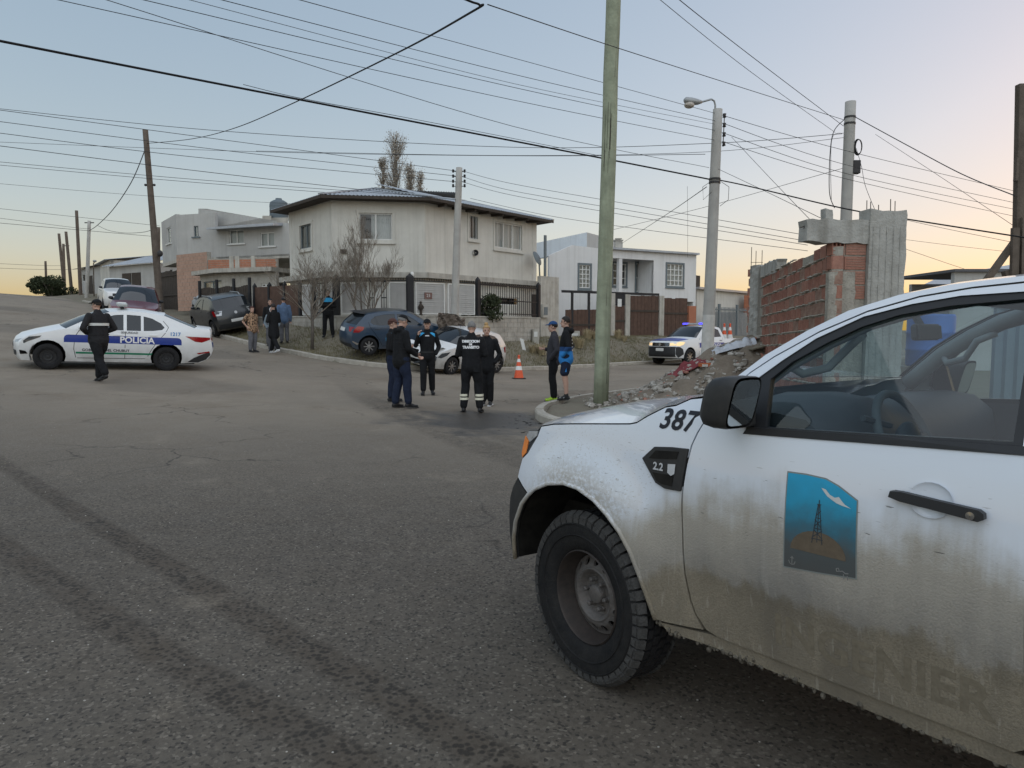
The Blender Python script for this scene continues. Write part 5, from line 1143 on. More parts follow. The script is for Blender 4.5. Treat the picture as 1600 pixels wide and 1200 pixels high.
# ---- far left houses
def shed(name, label, px0, px1, Y0, Y1, ytop, ybot, m, roofm='roof_sheet', rise=0.0, cat='house', win=()):
    r = empty(name, (0, 0, 0), 0, label, cat); xm = (px0 + px1) / 2; Ym = (Y0 + Y1) / 2
    w = Wall(at(px0, 450, Y0)[:2], at(px1, 450, Y1)[:2], at(xm, ybot, Ym).z - .8, at(xm, ytop, Ym).z); ops = [w.rect(*q) for q in win]; w.op = ops; w.build(B()).build('wall', m, r)
    for o in ops: w.window(r, o, 'white_trim', None, 0, sill=False)
    back = 6; B().add([w.pt(0, w.z0), w.pt(0, w.z1), w.pt(0, w.z1, -back), w.pt(0, w.z0, -back)], [(0, 1, 2, 3)]).build('side_wall', m, r); B().add([w.pt(w.L, w.z0), w.pt(w.L, w.z1), w.pt(w.L, w.z1, -back), w.pt(w.L, w.z0, -back)], [(0, 1, 2, 3)]).build('side_wall', m, r)
    g = B(); corrugated(g, [w.pt(-.4, w.z1, .4), w.pt(w.L + .4, w.z1, .4), w.pt(w.L + .4, w.z1 + rise, -back / 2), w.pt(-.4, w.z1 + rise, -back / 2)], w.pt(-.4, w.z1, .4), w.pt(w.L + .4, w.z1, .4), .3, .02); g.build('roof', roofm, r, fixn=False); return r, w
r1, w1 = shed('grey_shed_house', 'grey house with long pale sheet roof on the hill behind the leaning pole', 172, 246, 52, 49, 414, 462, 'plaster_cool', rise=1.0)
for x0, x1 in ((192, 206), (207, 221)): u0, u1 = w1.uz(x0, 440)[0], w1.uz(x1, 440)[0]; w1.box(B(), u0, u1 - .05, w1.z0 + .5, w1.uz(200, 427)[1], 0, .05).build('garage_leaf', 'dark_wood', r1)
r2, w2_ = shed('small_gable_house', 'small grey house with overhanging roof farthest up the hill', 124, 158, 66, 62, 418, 460, 'plaster_cool', 'roof_dark', .6, win=((128, 133, 428, 440),))
w2_.box(B(), *[w2_.uz(x, 440)[0] for x in (139, 145)], w2_.z0, w2_.uz(141, 431)[1], 0, .05).build('door', 'dark_wood', r2)
r3, w3_ = shed('pale_side_house', 'narrow pale house end between the two hill houses', 158, 174, 58, 54, 410, 460, 'plaster_grey', 'roof_sheet', .5)
yf = empty('yard_fence', (0, 0, 0), 0, 'dark plank yard fence right of the leaning pole', 'fence'); w = Wall(at(244, 450, 44)[:2], at(280, 450, 41.5)[:2], at(260, 470, 42).z - .5, at(260, 420, 42).z)
for k in range(14): w.box(B(), w.L * k / 14 + .01, w.L * (k + 1) / 14 - .01, w.z0, w.z1 - .15 * random.random(), -.04, 0).build('plank', 'dark_wood', yf)
for z in (w.z0 + .8, w.z1 - .4): w.box(B(), 0, w.L, z, z + .08, 0, .05).build('rail', 'dark_wood', yf)

# ---- unfinished brick wall on the corner lot
bwall = empty('brick_wall', (0, 0, 0), 0, 'unfinished hollow brick wall with broken concrete beam behind the truck', 'wall')
n0, n1 = (4.37, 9.8), (5.20, 14.95)
BW = Wall(n1, n0, -.1, 2.78, .16)          # its face looks left, towards the street; far end first
zt = 2.80; bh, bl = .20, .345
BW.box(B(), 0, BW.L - .01, -.1, zt - .06, -.15, -.005).build('mortar_core', 'mortar', bwall)
bmesh_cache = []
for q in range(6):
    g = B(); L2 = bl - .022 - .006 * (q % 3); hh = bh - .024
    vs = []
    for (x, y, z) in [(0, 0, 0), (L2, 0, 0), (L2, 0, hh), (0, 0, hh), (0, .15, 0), (L2, .15, 0), (L2, .15, hh), (0, .15, hh)]: vs.append((x + random.uniform(-.004, .004), y + random.uniform(-.003, .003), z + random.uniform(-.004, .004)))
    g.add(vs, [(0, 1, 2, 3), (5, 4, 7, 6), (1, 5, 6, 2), (4, 0, 3, 7), (3, 2, 6, 7), (4, 5, 1, 0)])
    for k in range(1, 5): zz = hh * k / 5; g.box(.004, L2 - .004, -.003, .001, zz - .006, zz + .006)
    bmesh_cache.append(g.mesh('brick'))
bm_ = [mat('brick_a', (.30, .150, .112), .9, .25, 9, bump=.5, bscale=60, spec=.1), mat('brick_b', (.265, .130, .098), .9, .25, 14, bump=.5, bscale=60, spec=.1), mat('brick_c', (.325, .172, .130), .9, .2, 14, bump=.5, bscale=60, spec=.1), mat('brick_d', (.28, .145, .11), .92, .3, 6, bump=.6, bscale=60, spec=.1, col2=(.33, .24, .19))]
ang = math.atan2(BW.d.y, BW.d.x)
for i, me in enumerate(bmesh_cache): me.materials.append(bm_[i % 4])
row = 0; z = .55
while z < zt - .05:
    off = -.5 * (row % 2); k = 0
    while True:
        u = .12 + (k + off) * bl
        if u > BW.L - .08: break
        zz = z + .03 * (BW.L - u) * -1 + .09
        if u > -.02 and zz + bh < zt + .03 + (.10 * noise1(u * 1.3, 3) - .05):
            me = random.choice(bmesh_cache); o = bpy.data.objects.new('brick', me); sc.collection.objects.link(o); o.parent = bwall
            o.location = BW.pt(max(u, .0), zz, random.uniform(-.002, .005)); o.rotation_euler = (0, 0, ang + random.uniform(-.006, .006)); o.scale = (min(1, (BW.L - u - .004) / (bl - .022)), 1, 1)
        k += 1
    z += bh; row += 1
# smeared mortar squeezed out of the joints
sm_ = B(); row = 0; z = .55
while z < zt:
    for k in range(60):
        u = random.uniform(.1, BW.L - .3); zz = z - .03 * (BW.L - u) + .085 + random.uniform(-.008, .008)
        if zz < zt - .03: c = BW.pt(u, zz, .004); sm_.ball(c, random.uniform(.02, .05), random.uniform(.03, .07), random.uniform(.008, .018), 6, 4)
    z += bh
so = sm_.build('mortar_smears', 'mortar', bwall, smooth=True); so['kind'] = 'stuff'
# return wall facing the street corner, with bigger looking bricks, rough render and the near column
RW = Wall(BW.pt(BW.L + .0, 0, .0)[:2], (BW.pt(BW.L, 0, 0).x + 1.09, BW.pt(BW.L, 0, 0).y + .12), -.1, 2.8, .18)
uc = RW.uz(1352, 450)[0]
RW.box(B(), 0.02, uc, -.1, 2.40, -.17, -.02).build('return_core', 'mortar', bwall); RW.box(B(), RW.uz(1318, 450)[0], uc, 2.40, 2.82, -.17, -.02).build('return_core', 'mortar', bwall)
hz = 2.02
for r_ in range(4):
    z0 = hz + r_ * .2; u0 = RW.uz(1319, 450)[0]
    g = RW.box(B(), u0 + .01 * (r_ % 2), uc - .005, z0 + .012, z0 + .188, -.15, -.006); br = g.build('brick', bm_[(r_ * 2) % 4], bwall)
    for k in range(1, 5): RW.box(B(), u0 + .02, uc - .012, z0 + .02 + .034 * k - .004, z0 + .02 + .034 * k + .004, -.006, -.001).build('groove', bm_[3], br)
# hollow brick ends: open cells
for r_ in range(2):
    z0 = 2.44 + r_ * .19; g = B(); ua, ub = .01, RW.uz(1317, 450)[0]; w_ = ub - ua
    for k in range(4): u = ua + w_ * k / 3; RW.box(g, u - .006, u + .006, z0, z0 + .17, -.14, .0)
    for k in range(4): zz = z0 + .165 * k / 3; RW.box(g, ua, ub, zz - .005, zz + .005, -.14, .002)
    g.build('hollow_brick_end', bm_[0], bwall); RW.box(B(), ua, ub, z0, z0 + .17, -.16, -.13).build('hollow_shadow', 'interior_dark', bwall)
# rough render patch
rp = B(); nu, nv = 16, 34; vs = []
for j in range(nv + 1):
    for i in range(nu + 1):
        u = -.02 + (uc - .12) * i / nu * (1 + .1 * noise1(j * .6, 5)); z = .1 + 2.30 * j / nv; e_ = min(i, nu - i) / nu; vs.append(RW.pt(u, z, -.005 + .028 * noise1(i * .8 + j * .37, 2) * min(1, e_ * 6) + .02 * noise1(j * .9 - i * .5, 8) - (.03 if e_ < .05 else 0)))
rp.add(vs, [(j * (nu + 1) + i, j * (nu + 1) + i + 1, (j + 1) * (nu + 1) + i + 1, (j + 1) * (nu + 1) + i) for j in range(nv) for i in range(nu)]); rp.build('rough_render', 'mortar', bwall, smooth=True)
ztc = RW.uz(1385, 326)[1]
def rough_box(w, u0, u1, z0, z1, o0, o1, amp=.012, step=.09, seed=0, jag=(0, 0, 0, 0)):
    """cast concrete: box with slightly uneven faces and ragged ends"""
    nu = max(2, int((u1 - u0) / step)); nz = max(2, int((z1 - z0) / step)); b = B()
    def q(i, j, o): u = u0 + (u1 - u0) * i / nu; z = z0 + (z1 - z0) * j / nz; a = amp * (noise1(i * .7 + j * 1.3 + seed, seed) - .5) * 2; return w.pt(u + (jag[0] * noise1(j * 1.7, seed + 3) if i == 0 else (-jag[1] * noise1(j * 1.9, seed + 5) if i == nu else 0)), z + (jag[2] * noise1(i * 1.7, seed + 7) if j == 0 else (-jag[3] * noise1(i * 1.1, seed + 9) if j == nz else 0)), o + a * .5)
    for o in (o0, o1):
        vs = [q(i, j, o) for j in range(nz + 1) for i in range(nu + 1)]; b.add(vs, [(j * (nu + 1) + i, j * (nu + 1) + i + 1, (j + 1) * (nu + 1) + i + 1, (j + 1) * (nu + 1) + i) for j in range(nz) for i in range(nu)])
    for i in range(nu):
        for j in (0, nz): b.add([q(i, j, o0), q(i + 1, j, o0), q(i + 1, j, o1), q(i, j, o1)], [(0, 1, 2, 3)])
    for j in range(nz):
        for i in (0, nu): b.add([q(i, j, o0), q(i, j + 1, o0), q(i, j + 1, o1), q(i, j, o1)], [(0, 1, 2, 3)])
    return b
mat('column_concrete', (.33, .325, .30), .93, .2, 3, bump=.6, bscale=30, streak=.55, spec=.1)
ue = RW.uz(1410, 450)[0]
rough_box(RW, uc, ue, -.1, ztc, -.22, .05, seed=3, jag=(.01, .02, 0, .06)).build('near_column', 'column_concrete', bwall)
ncol = bwall.children[-1]
for k in range(5):
    u = uc + .05 + (ue - uc - .1) * k / 4.5; RW.box(B(), u, u + .012, .2, ztc - .25, .046, .058).build('form_board_ridge', 'column_concrete', ncol)
ub0 = RW.uz(1257, 360)[0]; zb0, zb1 = RW.uz(1265, 381)[1], RW.uz(1265, 343)[1]
rough_box(RW, ub0, uc + .02, zb0, zb1 + .02, -.20, .03, seed=11, jag=(.03, 0, .05, .03)).build('broken_beam', 'column_concrete', bwall)
rough_box(RW, ub0 + .30, ub0 + .42, zb1 + .0, zb1 + .16, -.15, -.02, seed=21, jag=(.02, .02, 0, .03)).build('rubble_lump', 'column_concrete', bwall).rotation_euler = (0, 0, 0)
for x, y0, y1 in ((1361.5, 311, 330), (1367.5, 313, 330), (1380, 318, 328), (1399, 309, 325), (1406, 312, 325)):
    a = RW.uz(x, y1); c = RW.uz(x, y0); B().tube([RW.pt(a[0], a[1] - .1, -.1), RW.pt(c[0], c[1], -.1)], .006, 5).build('rebar', 'dark_wood', bwall)
for x in (1262, 1256): a = RW.uz(x, 352); B().tube([RW.pt(a[0] + .05, a[1], -.05), RW.pt(a[0] - .03, a[1] - .03, -.05)], .006, 5).build('rebar', 'dark_wood', bwall)
# far column with toothed brick edge
fc0 = BW.pt(0, 0, 0); FC = Wall(at(1170, 450, 15.35)[:2], at(1184.5, 450, 15.0)[:2], -.1, at(1178, 414, 15.2).z, .3)
rough_box(FC, 0, FC.L, -.1, FC.z1, -.3, 0, seed=31, step=.07, amp=.03, jag=(.06, .0, 0, .02)).build('far_column', 'column_concrete', bwall)
for k in range(9):
    zz = 1.15 + k * .2; FC.box(B(), -.07 + .04 * (k % 2), .05, zz, zz + .15, -.28, -.01).build('toothing_brick', bm_[k % 4], bwall)
u_ = BW.uz(1216, 420)[0]; rough_box(BW, -.03, u_, zt - .12, FC.z1 - .02, -.16, .012, seed=41, jag=(0, .1, 0, .05)).build('top_band', 'column_concrete', bwall)
for x, y0 in ((1174.5, 386), (1181.5, 392), (1191, 391)):
    c = at(x, y0, 15.2); B().tube([(c.x, c.y, FC.z1 - .2), c], .007, 5).build('rebar', 'dark_wood', bwall)
c1q, c2q = at(1173, 410, 15.2), at(1192, 410, 15.2); B().tube([c1q, c2q], .005, 4).build('stirrup', 'dark_wood', bwall)
# blue drum standing on blocks behind the wall
bd_ = empty('blue_drum', at(1452, 572, 11.6), 0, 'blue plastic drum standing behind the near concrete column', 'drum')
B().lathe([(.01, 0), (.33, 0), (.35, .03), (.35, .25), (.365, .27), (.35, .29), (.35, .52), (.365, .54), (.35, .56), (.35, .80), (.33, .84), (.01, .85)], 28).build('drum_shell', mat('drum_blue', (.03, .13, .42), .45, .15, 6, spec=.4), bd_, smooth=True)
B().lathe([(.05, .85), (.05, .88), (.01, .88)], 12).build('drum_cap', 'drum_blue', bd_)
bb = empty('block_stack', (0, 0, 0), 0, 'stack of grey concrete blocks under the blue drum', 'blocks'); q0 = at(1452, 572, 11.6)
for j in range(5):
    for i in range(2): B().box(q0.x - .42 + i * .42, q0.x - .02 + i * .42, q0.y - .3, q0.y + .3, q0.z - .2 * (j + 1) + .006, q0.z - .2 * j - .004).build('block', 'concrete_block', bb)

# small dark garden statuette on the wall coping
sg_ = empty('garden_statuette', Vector((*FW[2].pt(FW[2].uz(658, 485)[0], 0, -.02)[:2], 2.17)), 0, 'small dark statuette standing on the garden wall before the framed panel', 'statuette')
sb_ = B(); sb_.lathe([(.001, 0), (.07, 0), (.07, .03), (.05, .05), (.045, .20), (.075, .26), (.085, .36), (.05, .43), (.03, .45)], 12); sb_.build('figure', 'dark_wood', sg_, smooth=True); B().ball((0, 0, .49), .045, .045, .055, 10, 8).build('head', 'dark_wood', sg_, smooth=True)
for e in (-1, 1): B().tube([(e * .07, 0, .38), (e * .105, -.01, .28), (e * .06, -.05, .22)], .02, 6).build('arm', 'dark_wood', sg_, smooth=True)
# ------------------------------------------------------------------ poles, cables, vegetation, rubble
mat('pole_green_wood', (0.27, 0.295, 0.215), 0.9, 0.3, 3, bump=.6, bscale=24, streak=.5, spec=.12)
mat('pole_wood', (0.115, 0.095, 0.078), 0.9, 0.3, 4, bump=.5, bscale=24, streak=.4, spec=.12)
mat('pole_concrete', (0.36, 0.35, 0.325), 0.9, 0.15, 3, bump=.25, bscale=30, streak=.2, spec=.15)
mat('pole_white', (0.52, 0.51, 0.48), 0.85, 0.2, 5, bump=.3, bscale=30, streak=.3, spec=.15)
mat('insulator', (0.028, 0.026, 0.026), 0.5, 0.2, 9)
mat('galvanised', (0.30, 0.31, 0.31), 0.5, 0.15, 9, metal=.5)
mat('cable_black', (0.013, 0.013, 0.014), 0.7, 0.2, 9, spec=.2)
mat('cable_grey', (0.040, 0.040, 0.042), 0.7, 0.2, 9, spec=.2)
def pole(name, label, base, top, r0, r1, m, n=14, group='utility poles', wob=0.0):
    r = empty(name, base, 0, label, 'pole', group); b = B(); K = 12; base, top = Vector(base), Vector(top)
    b.tube([(top - base) * (k / K) + Vector((wob * (noise1(k * .9, 4) - .5), wob * (noise1(k * .7, 6) - .5), 0)) for k in range(K + 1)], [r0 + (r1 - r0) * k / K for k in range(K + 1)], n); b.build('shaft', m, r, smooth=True); return r
gb_ = at(939, 628, 14.25); gb_.z = gz(gb_.x, gb_.y) - .1
gp_ = pole('wooden_pole', 'tall greenish treated timber pole at the near street corner', gb_, at(963, -160, 14.25), .152, .140, 'pole_green_wood', 18, wob=.02)
for k in range(16):           # drying cracks in the timber
    z = random.uniform(.3, 6.5); a = random.uniform(-2.4, -.7); L_ = random.uniform(.3, 1.1); rr = .150 - .012 * z / 9; t = (at(963, -160, 14.25) - gb_); q = t * (z / t.z)
    B().tube([q + Vector((math.cos(a) * rr, math.sin(a) * rr, 0)), q + t * (L_ / t.z) + Vector((math.cos(a + .03) * (rr - .001), math.sin(a + .03) * (rr - .001), 0))], [.0035, .0025], 4).build('timber_crack', 'dark_wood', gp_)
lb = at(1103, 590, 17.0); lb.z = .1; lt = at(1121.5, 171, 17.0)
lp = pole('street_lamp', 'grey concrete street lamp pole with white painted base', lb, lt, .150, .108, 'pole_concrete', 18, None); lp['category'] = 'street lamp'
ax = (lt - lb)
def onlamp(z): return ax * ((z - lb.z) / ax.z)
zw = at(1107, 492, 17).z
B().tube([onlamp(-.1 + .1), onlamp(.9), onlamp(zw)], [.1535, .149, .1415], 18, False).build('white_base', 'pole_white', lp, smooth=True)
tl = onlamp(lt.z); hd = at(1085, 161, 16.7) - lb
arm = [tl + Vector((-.06, 0, -.35)), tl + Vector((-.06, 0, .1)), tl + Vector((-.09, -.01, .19)), tl + Vector((-.16, -.02, .225)), hd + Vector((.16, .03, .03))]
B().tube(arm, .022, 8).build('lamp_arm', 'galvanised', lp, smooth=True)
hb = B(); hb.tube([hd + Vector((.18, .04, .035)), hd + Vector((.08, .02, .03)), hd + Vector((-.08, -.01, .035)), hd + Vector((-.21, -.03, .05)), hd + Vector((-.25, -.035, .05))], [.03, .065, .085, .075, .03], 14); hb.build('lamp_head', 'galvanised', lp, smooth=True)
B().ball(hd + Vector((-.12, -.015, -.05)), .12, .10, .075, 14, 8).build('lamp_bowl', mat('lamp_bowl', (.42, .38, .33), .3, .1, 9), lp, smooth=True)
rack = lt - lb + Vector((.16, 0, 0))
B().tube([rack + Vector((0, 0, -.1)), rack + Vector((-.02, 0, -.85))], .012, 5).build('insulator_rack', 'insulator', lp)
for k in range(4): B().lathe([(.02, -.05), (.045, -.04), (.03, 0), (.045, .04), (.02, .05)], 10, 'z', rack + Vector((0, 0, -.14 - .215 * k))).build('insulator', 'insulator', lp, smooth=True)
for z in (282, 287): q = at(1117, z, 17).z; B().tube([onlamp(q) , onlamp(q + .05)], .135, 16, False).build('strap', 'insulator', lp)
sbase = at(1312, 610, 20.0); sbase.z = 0.1; stop = at(1329, 159, 20.0)
p2 = pole('concrete_pole', 'grey concrete pole with cable coil and box behind the brick wall', sbase, stop, .165, .140, 'pole_concrete', 16)
t2 = stop - sbase
def on2(py): q = at(1325, py, 20.0); return t2 * ((q.z - sbase.z) / t2.z)
for py in (182, 192): B().tube([on2(py), on2(py + 3)], .152, 14, False).build('strap', 'insulator', p2)
B().obox(on2(262) + Vector((.19, -.05, 0)), (.10, 0, 0), (0, .09, 0), (0, 0, .18)).build('junction_box', 'insulator', p2, bevel=.02)
coil = on2(231) + Vector((.21, -.1, 0))
for k in range(4): B().tube([coil + Vector((.09 * math.cos(t) * (1 + .07 * k), .02 * k - .03, .19 * math.sin(t) * (1 + .05 * k))) for t in np.linspace(0, 2 * math.pi, 17)], .012, 5, False).build('cable_coil', 'cable_black', p2, smooth=True)
hbase = at(708, 545, 26.4); hbase.z = gz(hbase.x, hbase.y) - .2; htop = at(717.5, 262, 26.4)
p3 = pole('concrete_pole', 'slim grey concrete pole in front of the corner house', hbase, htop, .155, .115, 'pole_concrete', 14)
for k, py in enumerate((268, 276, 284, 291)):
    q = at(717, py, 26.4) - hbase
    for s in (-1, 1): B().tube([q, q + Vector((s * .20, 0, 0))], .014, 5).build('bracket', 'insulator', p3); B().lathe([(.02, -.06), (.05, -.03), (.03, 0), (.05, .03), (.02, .06)], 8, 'z', q + Vector((s * .21, 0, .02))).build('insulator', 'insulator', p3)
lbase = at(252, 480, 34); lbase.z = gz(lbase.x, lbase.y) - .2; ltop = at(227, 203, 34)
p4 = pole('wooden_pole', 'leaning dark timber pole between the hill houses and the unfinished house', lbase, ltop, .17, .12, 'pole_wood', 12)
B().ball(at(250, 396, 33.8) - lbase, .13, .10, .16).build('meter_can', 'insulator', p4)
for s, px in ((-1, 227.5), (1, 241)): q = at(px, 289, 34) - lbase; B().ball(q, .07, .06, .06, 8, 6).build('insulator', 'insulator', p4)
for tx, ty, bx, by, Y, lb_2 in ((119.5, 329, 126, 458, 60, 'thin dark timber pole rising left of the small gable house'), (139.5, 345, 134, 458, 55, 'pale pole with a small crossarm before the small gable house'), (92, 365, 102, 458, 70, 'leaning pole immediately right of the round evergreen tree'), (103, 362, 113, 458, 66, 'leaning pole second right of the round evergreen tree'), (99, 381, 101, 458, 74, 'short pole behind the leaning poles right of the evergreen tree'), (71, 408, 72.5, 450, 85, 'distant pole rising behind the round evergreen tree'), (247.5, 355, 246, 440, 48, 'thin pole half hidden behind the leaning timber pole')):
    b0 = at(bx, by, Y); b0.z -= 1.0; q = pole('wooden_pole', lb_2, b0, at(tx, ty, Y), .15, .12, 'pole_wood' if tx != 139.5 else 'pole_concrete', 8)
    if tx == 139.5: tt = at(tx, ty + 3, Y) - b0; B().beam(tt + Vector((-.35, 0, 0)), tt + Vector((.35, 0, 0)), .07, .07).build('crossarm', 'insulator', q)
    if tx == 99: tt = at(tx, ty + 3, Y) - b0; B().beam(tt + Vector((-.1, 0, 0)), tt + Vector((.6, 0, 0)), .07, .07).build('crossarm', 'insulator', q)
sl0 = at(146.5, 458, 56); fl = pole('small_street_lamp', 'tiny far street lamp before the pale house end', sl0 - Vector((0, 0, .8)), at(146, 412, 56), .06, .04, 'pole_wood', 6, None); fl['category'] = 'street lamp'
q = at(148, 408, 56) - (sl0 - Vector((0, 0, .8))); B().tube([at(146, 412, 56) - sl0 + Vector((0, 0, .8)), q], .04, 5).build('lamp_arm', 'pole_wood', fl); B().ball(q, .16, .12, .1, 8, 6).build('lamp_head', 'galvanised', fl)
tp = empty('timber_mast', (0, 0, 0), 0, 'rough squared timber mast with diagonal brace at the right edge', 'pole'); Y = 14.0
B().beam(at(1587, 560, Y), at(1595.5, 132, Y), .145, .13, (0, 1, 0)).build('mast', 'pole_wood', tp)
B().beam(at(1584, 440, Y - .12), at(1586.5, 356, Y - .12), .13, .08, (0, 1, 0)).build('side_plank', 'pole_wood', tp); B().beam(at(1596, 450, Y - .1), at(1598, 340, Y - .1), .06, .08, (0, 1, 0)).build('side_plank', 'pole_wood', tp)
B().beam(at(1587, 283, Y - .1), at(1589, 247, Y - .1), .05, .08, (0, 1, 0)).build('cleat', 'pole_wood', tp); B().beam(at(1540, 440, Y - .05), at(1585, 378, Y - .05), .12, .08, (0, 1, 0)).build('brace', 'pole_wood', tp); B().beam(at(1568, 428, Y - .02), at(1583, 424, Y - .02), .10, .12, (0, 1, 0)).build('block', 'pole_wood', tp)

def cable(label, pts, r, m='cable_grey', group='overhead cables', n=5, cat='cable'):
    """cable through a few places of the sky, each given with its own distance"""
    P = [at(*p) for p in pts]
    if len(P) == 2: Q = [P[0].lerp(P[1], t) for t in np.linspace(0, 1, 13)]; d = (P[1] - P[0]).length; Q = [q - Vector((0, 0, .0)) for q in Q]
    else:
        Q = []
        for i in range(len(P) - 1):
            a, b, c, d = P[max(i - 1, 0)], P[i], P[i + 1], P[min(i + 2, len(P) - 1)]
            for t in np.linspace(0, 1, 9)[:-1]: Q.append(.5 * ((2 * b) + (c - a) * t + (2 * a - 5 * b + 4 * c - d) * t * t + (3 * b - a - 3 * c + d) * t ** 3))
        Q.append(P[-1])
    o = B().tube(Q, r * .8, n).build('overhead_cable', m, None, smooth=True); return tag(o, label, cat, group)
TH, MD = .0065, .009
cable('thick black cable bundle sagging from the left edge to the street lamp', [(-120, 38, 8.5), (0, 64, 9.2), (470, 156, 12), (940, 247, 15.3), (1108, 280, 16.9)], .021, 'cable_black', n=8)
cable('thin wire strapped just above the thick black bundle', [(380, 132, 11.4), (470, 153.5, 12), (620, 181, 13), (790, 214, 14.2), (940, 244, 15.3)], .006, 'cable_black')
cable('thick cable continuing from the street lamp past the broken beam to the right edge', [(1122, 281, 17), (1170, 291, 16.5), (1320, 326, 15), (1440, 346, 14), (1600, 371, 13), (1700, 386, 12)], .017, 'cable_black', n=8)
cable('thick cable hooking down from the top edge to the leaning timber pole', [(715, -6, 8.2), (737, 3, 8.3), (749, 8, 8.4), (738, 18, 8.6), (620, 83, 12), (465, 158, 18), (370, 199, 24), (300, 217, 29), (230, 224, 33.9)], .016, 'cable_black', n=8)
a_set = [((469, 0), (800, 90), (1121, 178), 'uppermost of the wires running from the top edge to the street lamp'), ((347, 0), (800, 115.5), (1123, 190), 'second wire from the top edge to the street lamp'), ((297, 0), (800, 130), (1122, 195), 'faint third wire from the top edge to the street lamp'), ((225, 0), (800, 136), (1123, 205), 'fourth wire from the top edge to the street lamp'), ((92, 0), (800, 156), (1122, 220), 'wire starting farthest left along the top edge'), ((167, 0), (800, 197), (1108, 262), 'wire crossing the others to meet the street lamp lowest')]
for i, (p, q, r_, lb_3) in enumerate(a_set):
    ex = (p[0] - (q[0] - p[0]) * .15, p[1] - (q[1] - p[1]) * .15); cable(lb_3, [(*ex, 8.5), (*p, 9.2), (*q, 13.5), (*r_, 17)], TH if i != 2 else .005, 'cable_black' if i in (1, 3, 4) else 'cable_grey')
cable('long wire from the cable hook at the top to the pole behind the wall', [(762, 7, 9), (950, 70, 12.5), (1150, 134, 16.5), (1318, 187, 20)], MD)
cable('left one of two steep wires from the top edge to the pole behind the wall', [(990, -40, 11), (1032, 0, 12), (1170, 110, 16), (1305, 207, 19.9)], .007); cable('right one of two steep wires from the top edge to the pole behind the wall', [(1030, -34, 11), (1062, 0, 12), (1190, 100, 16), (1318, 197, 19.9)], MD, 'cable_black')
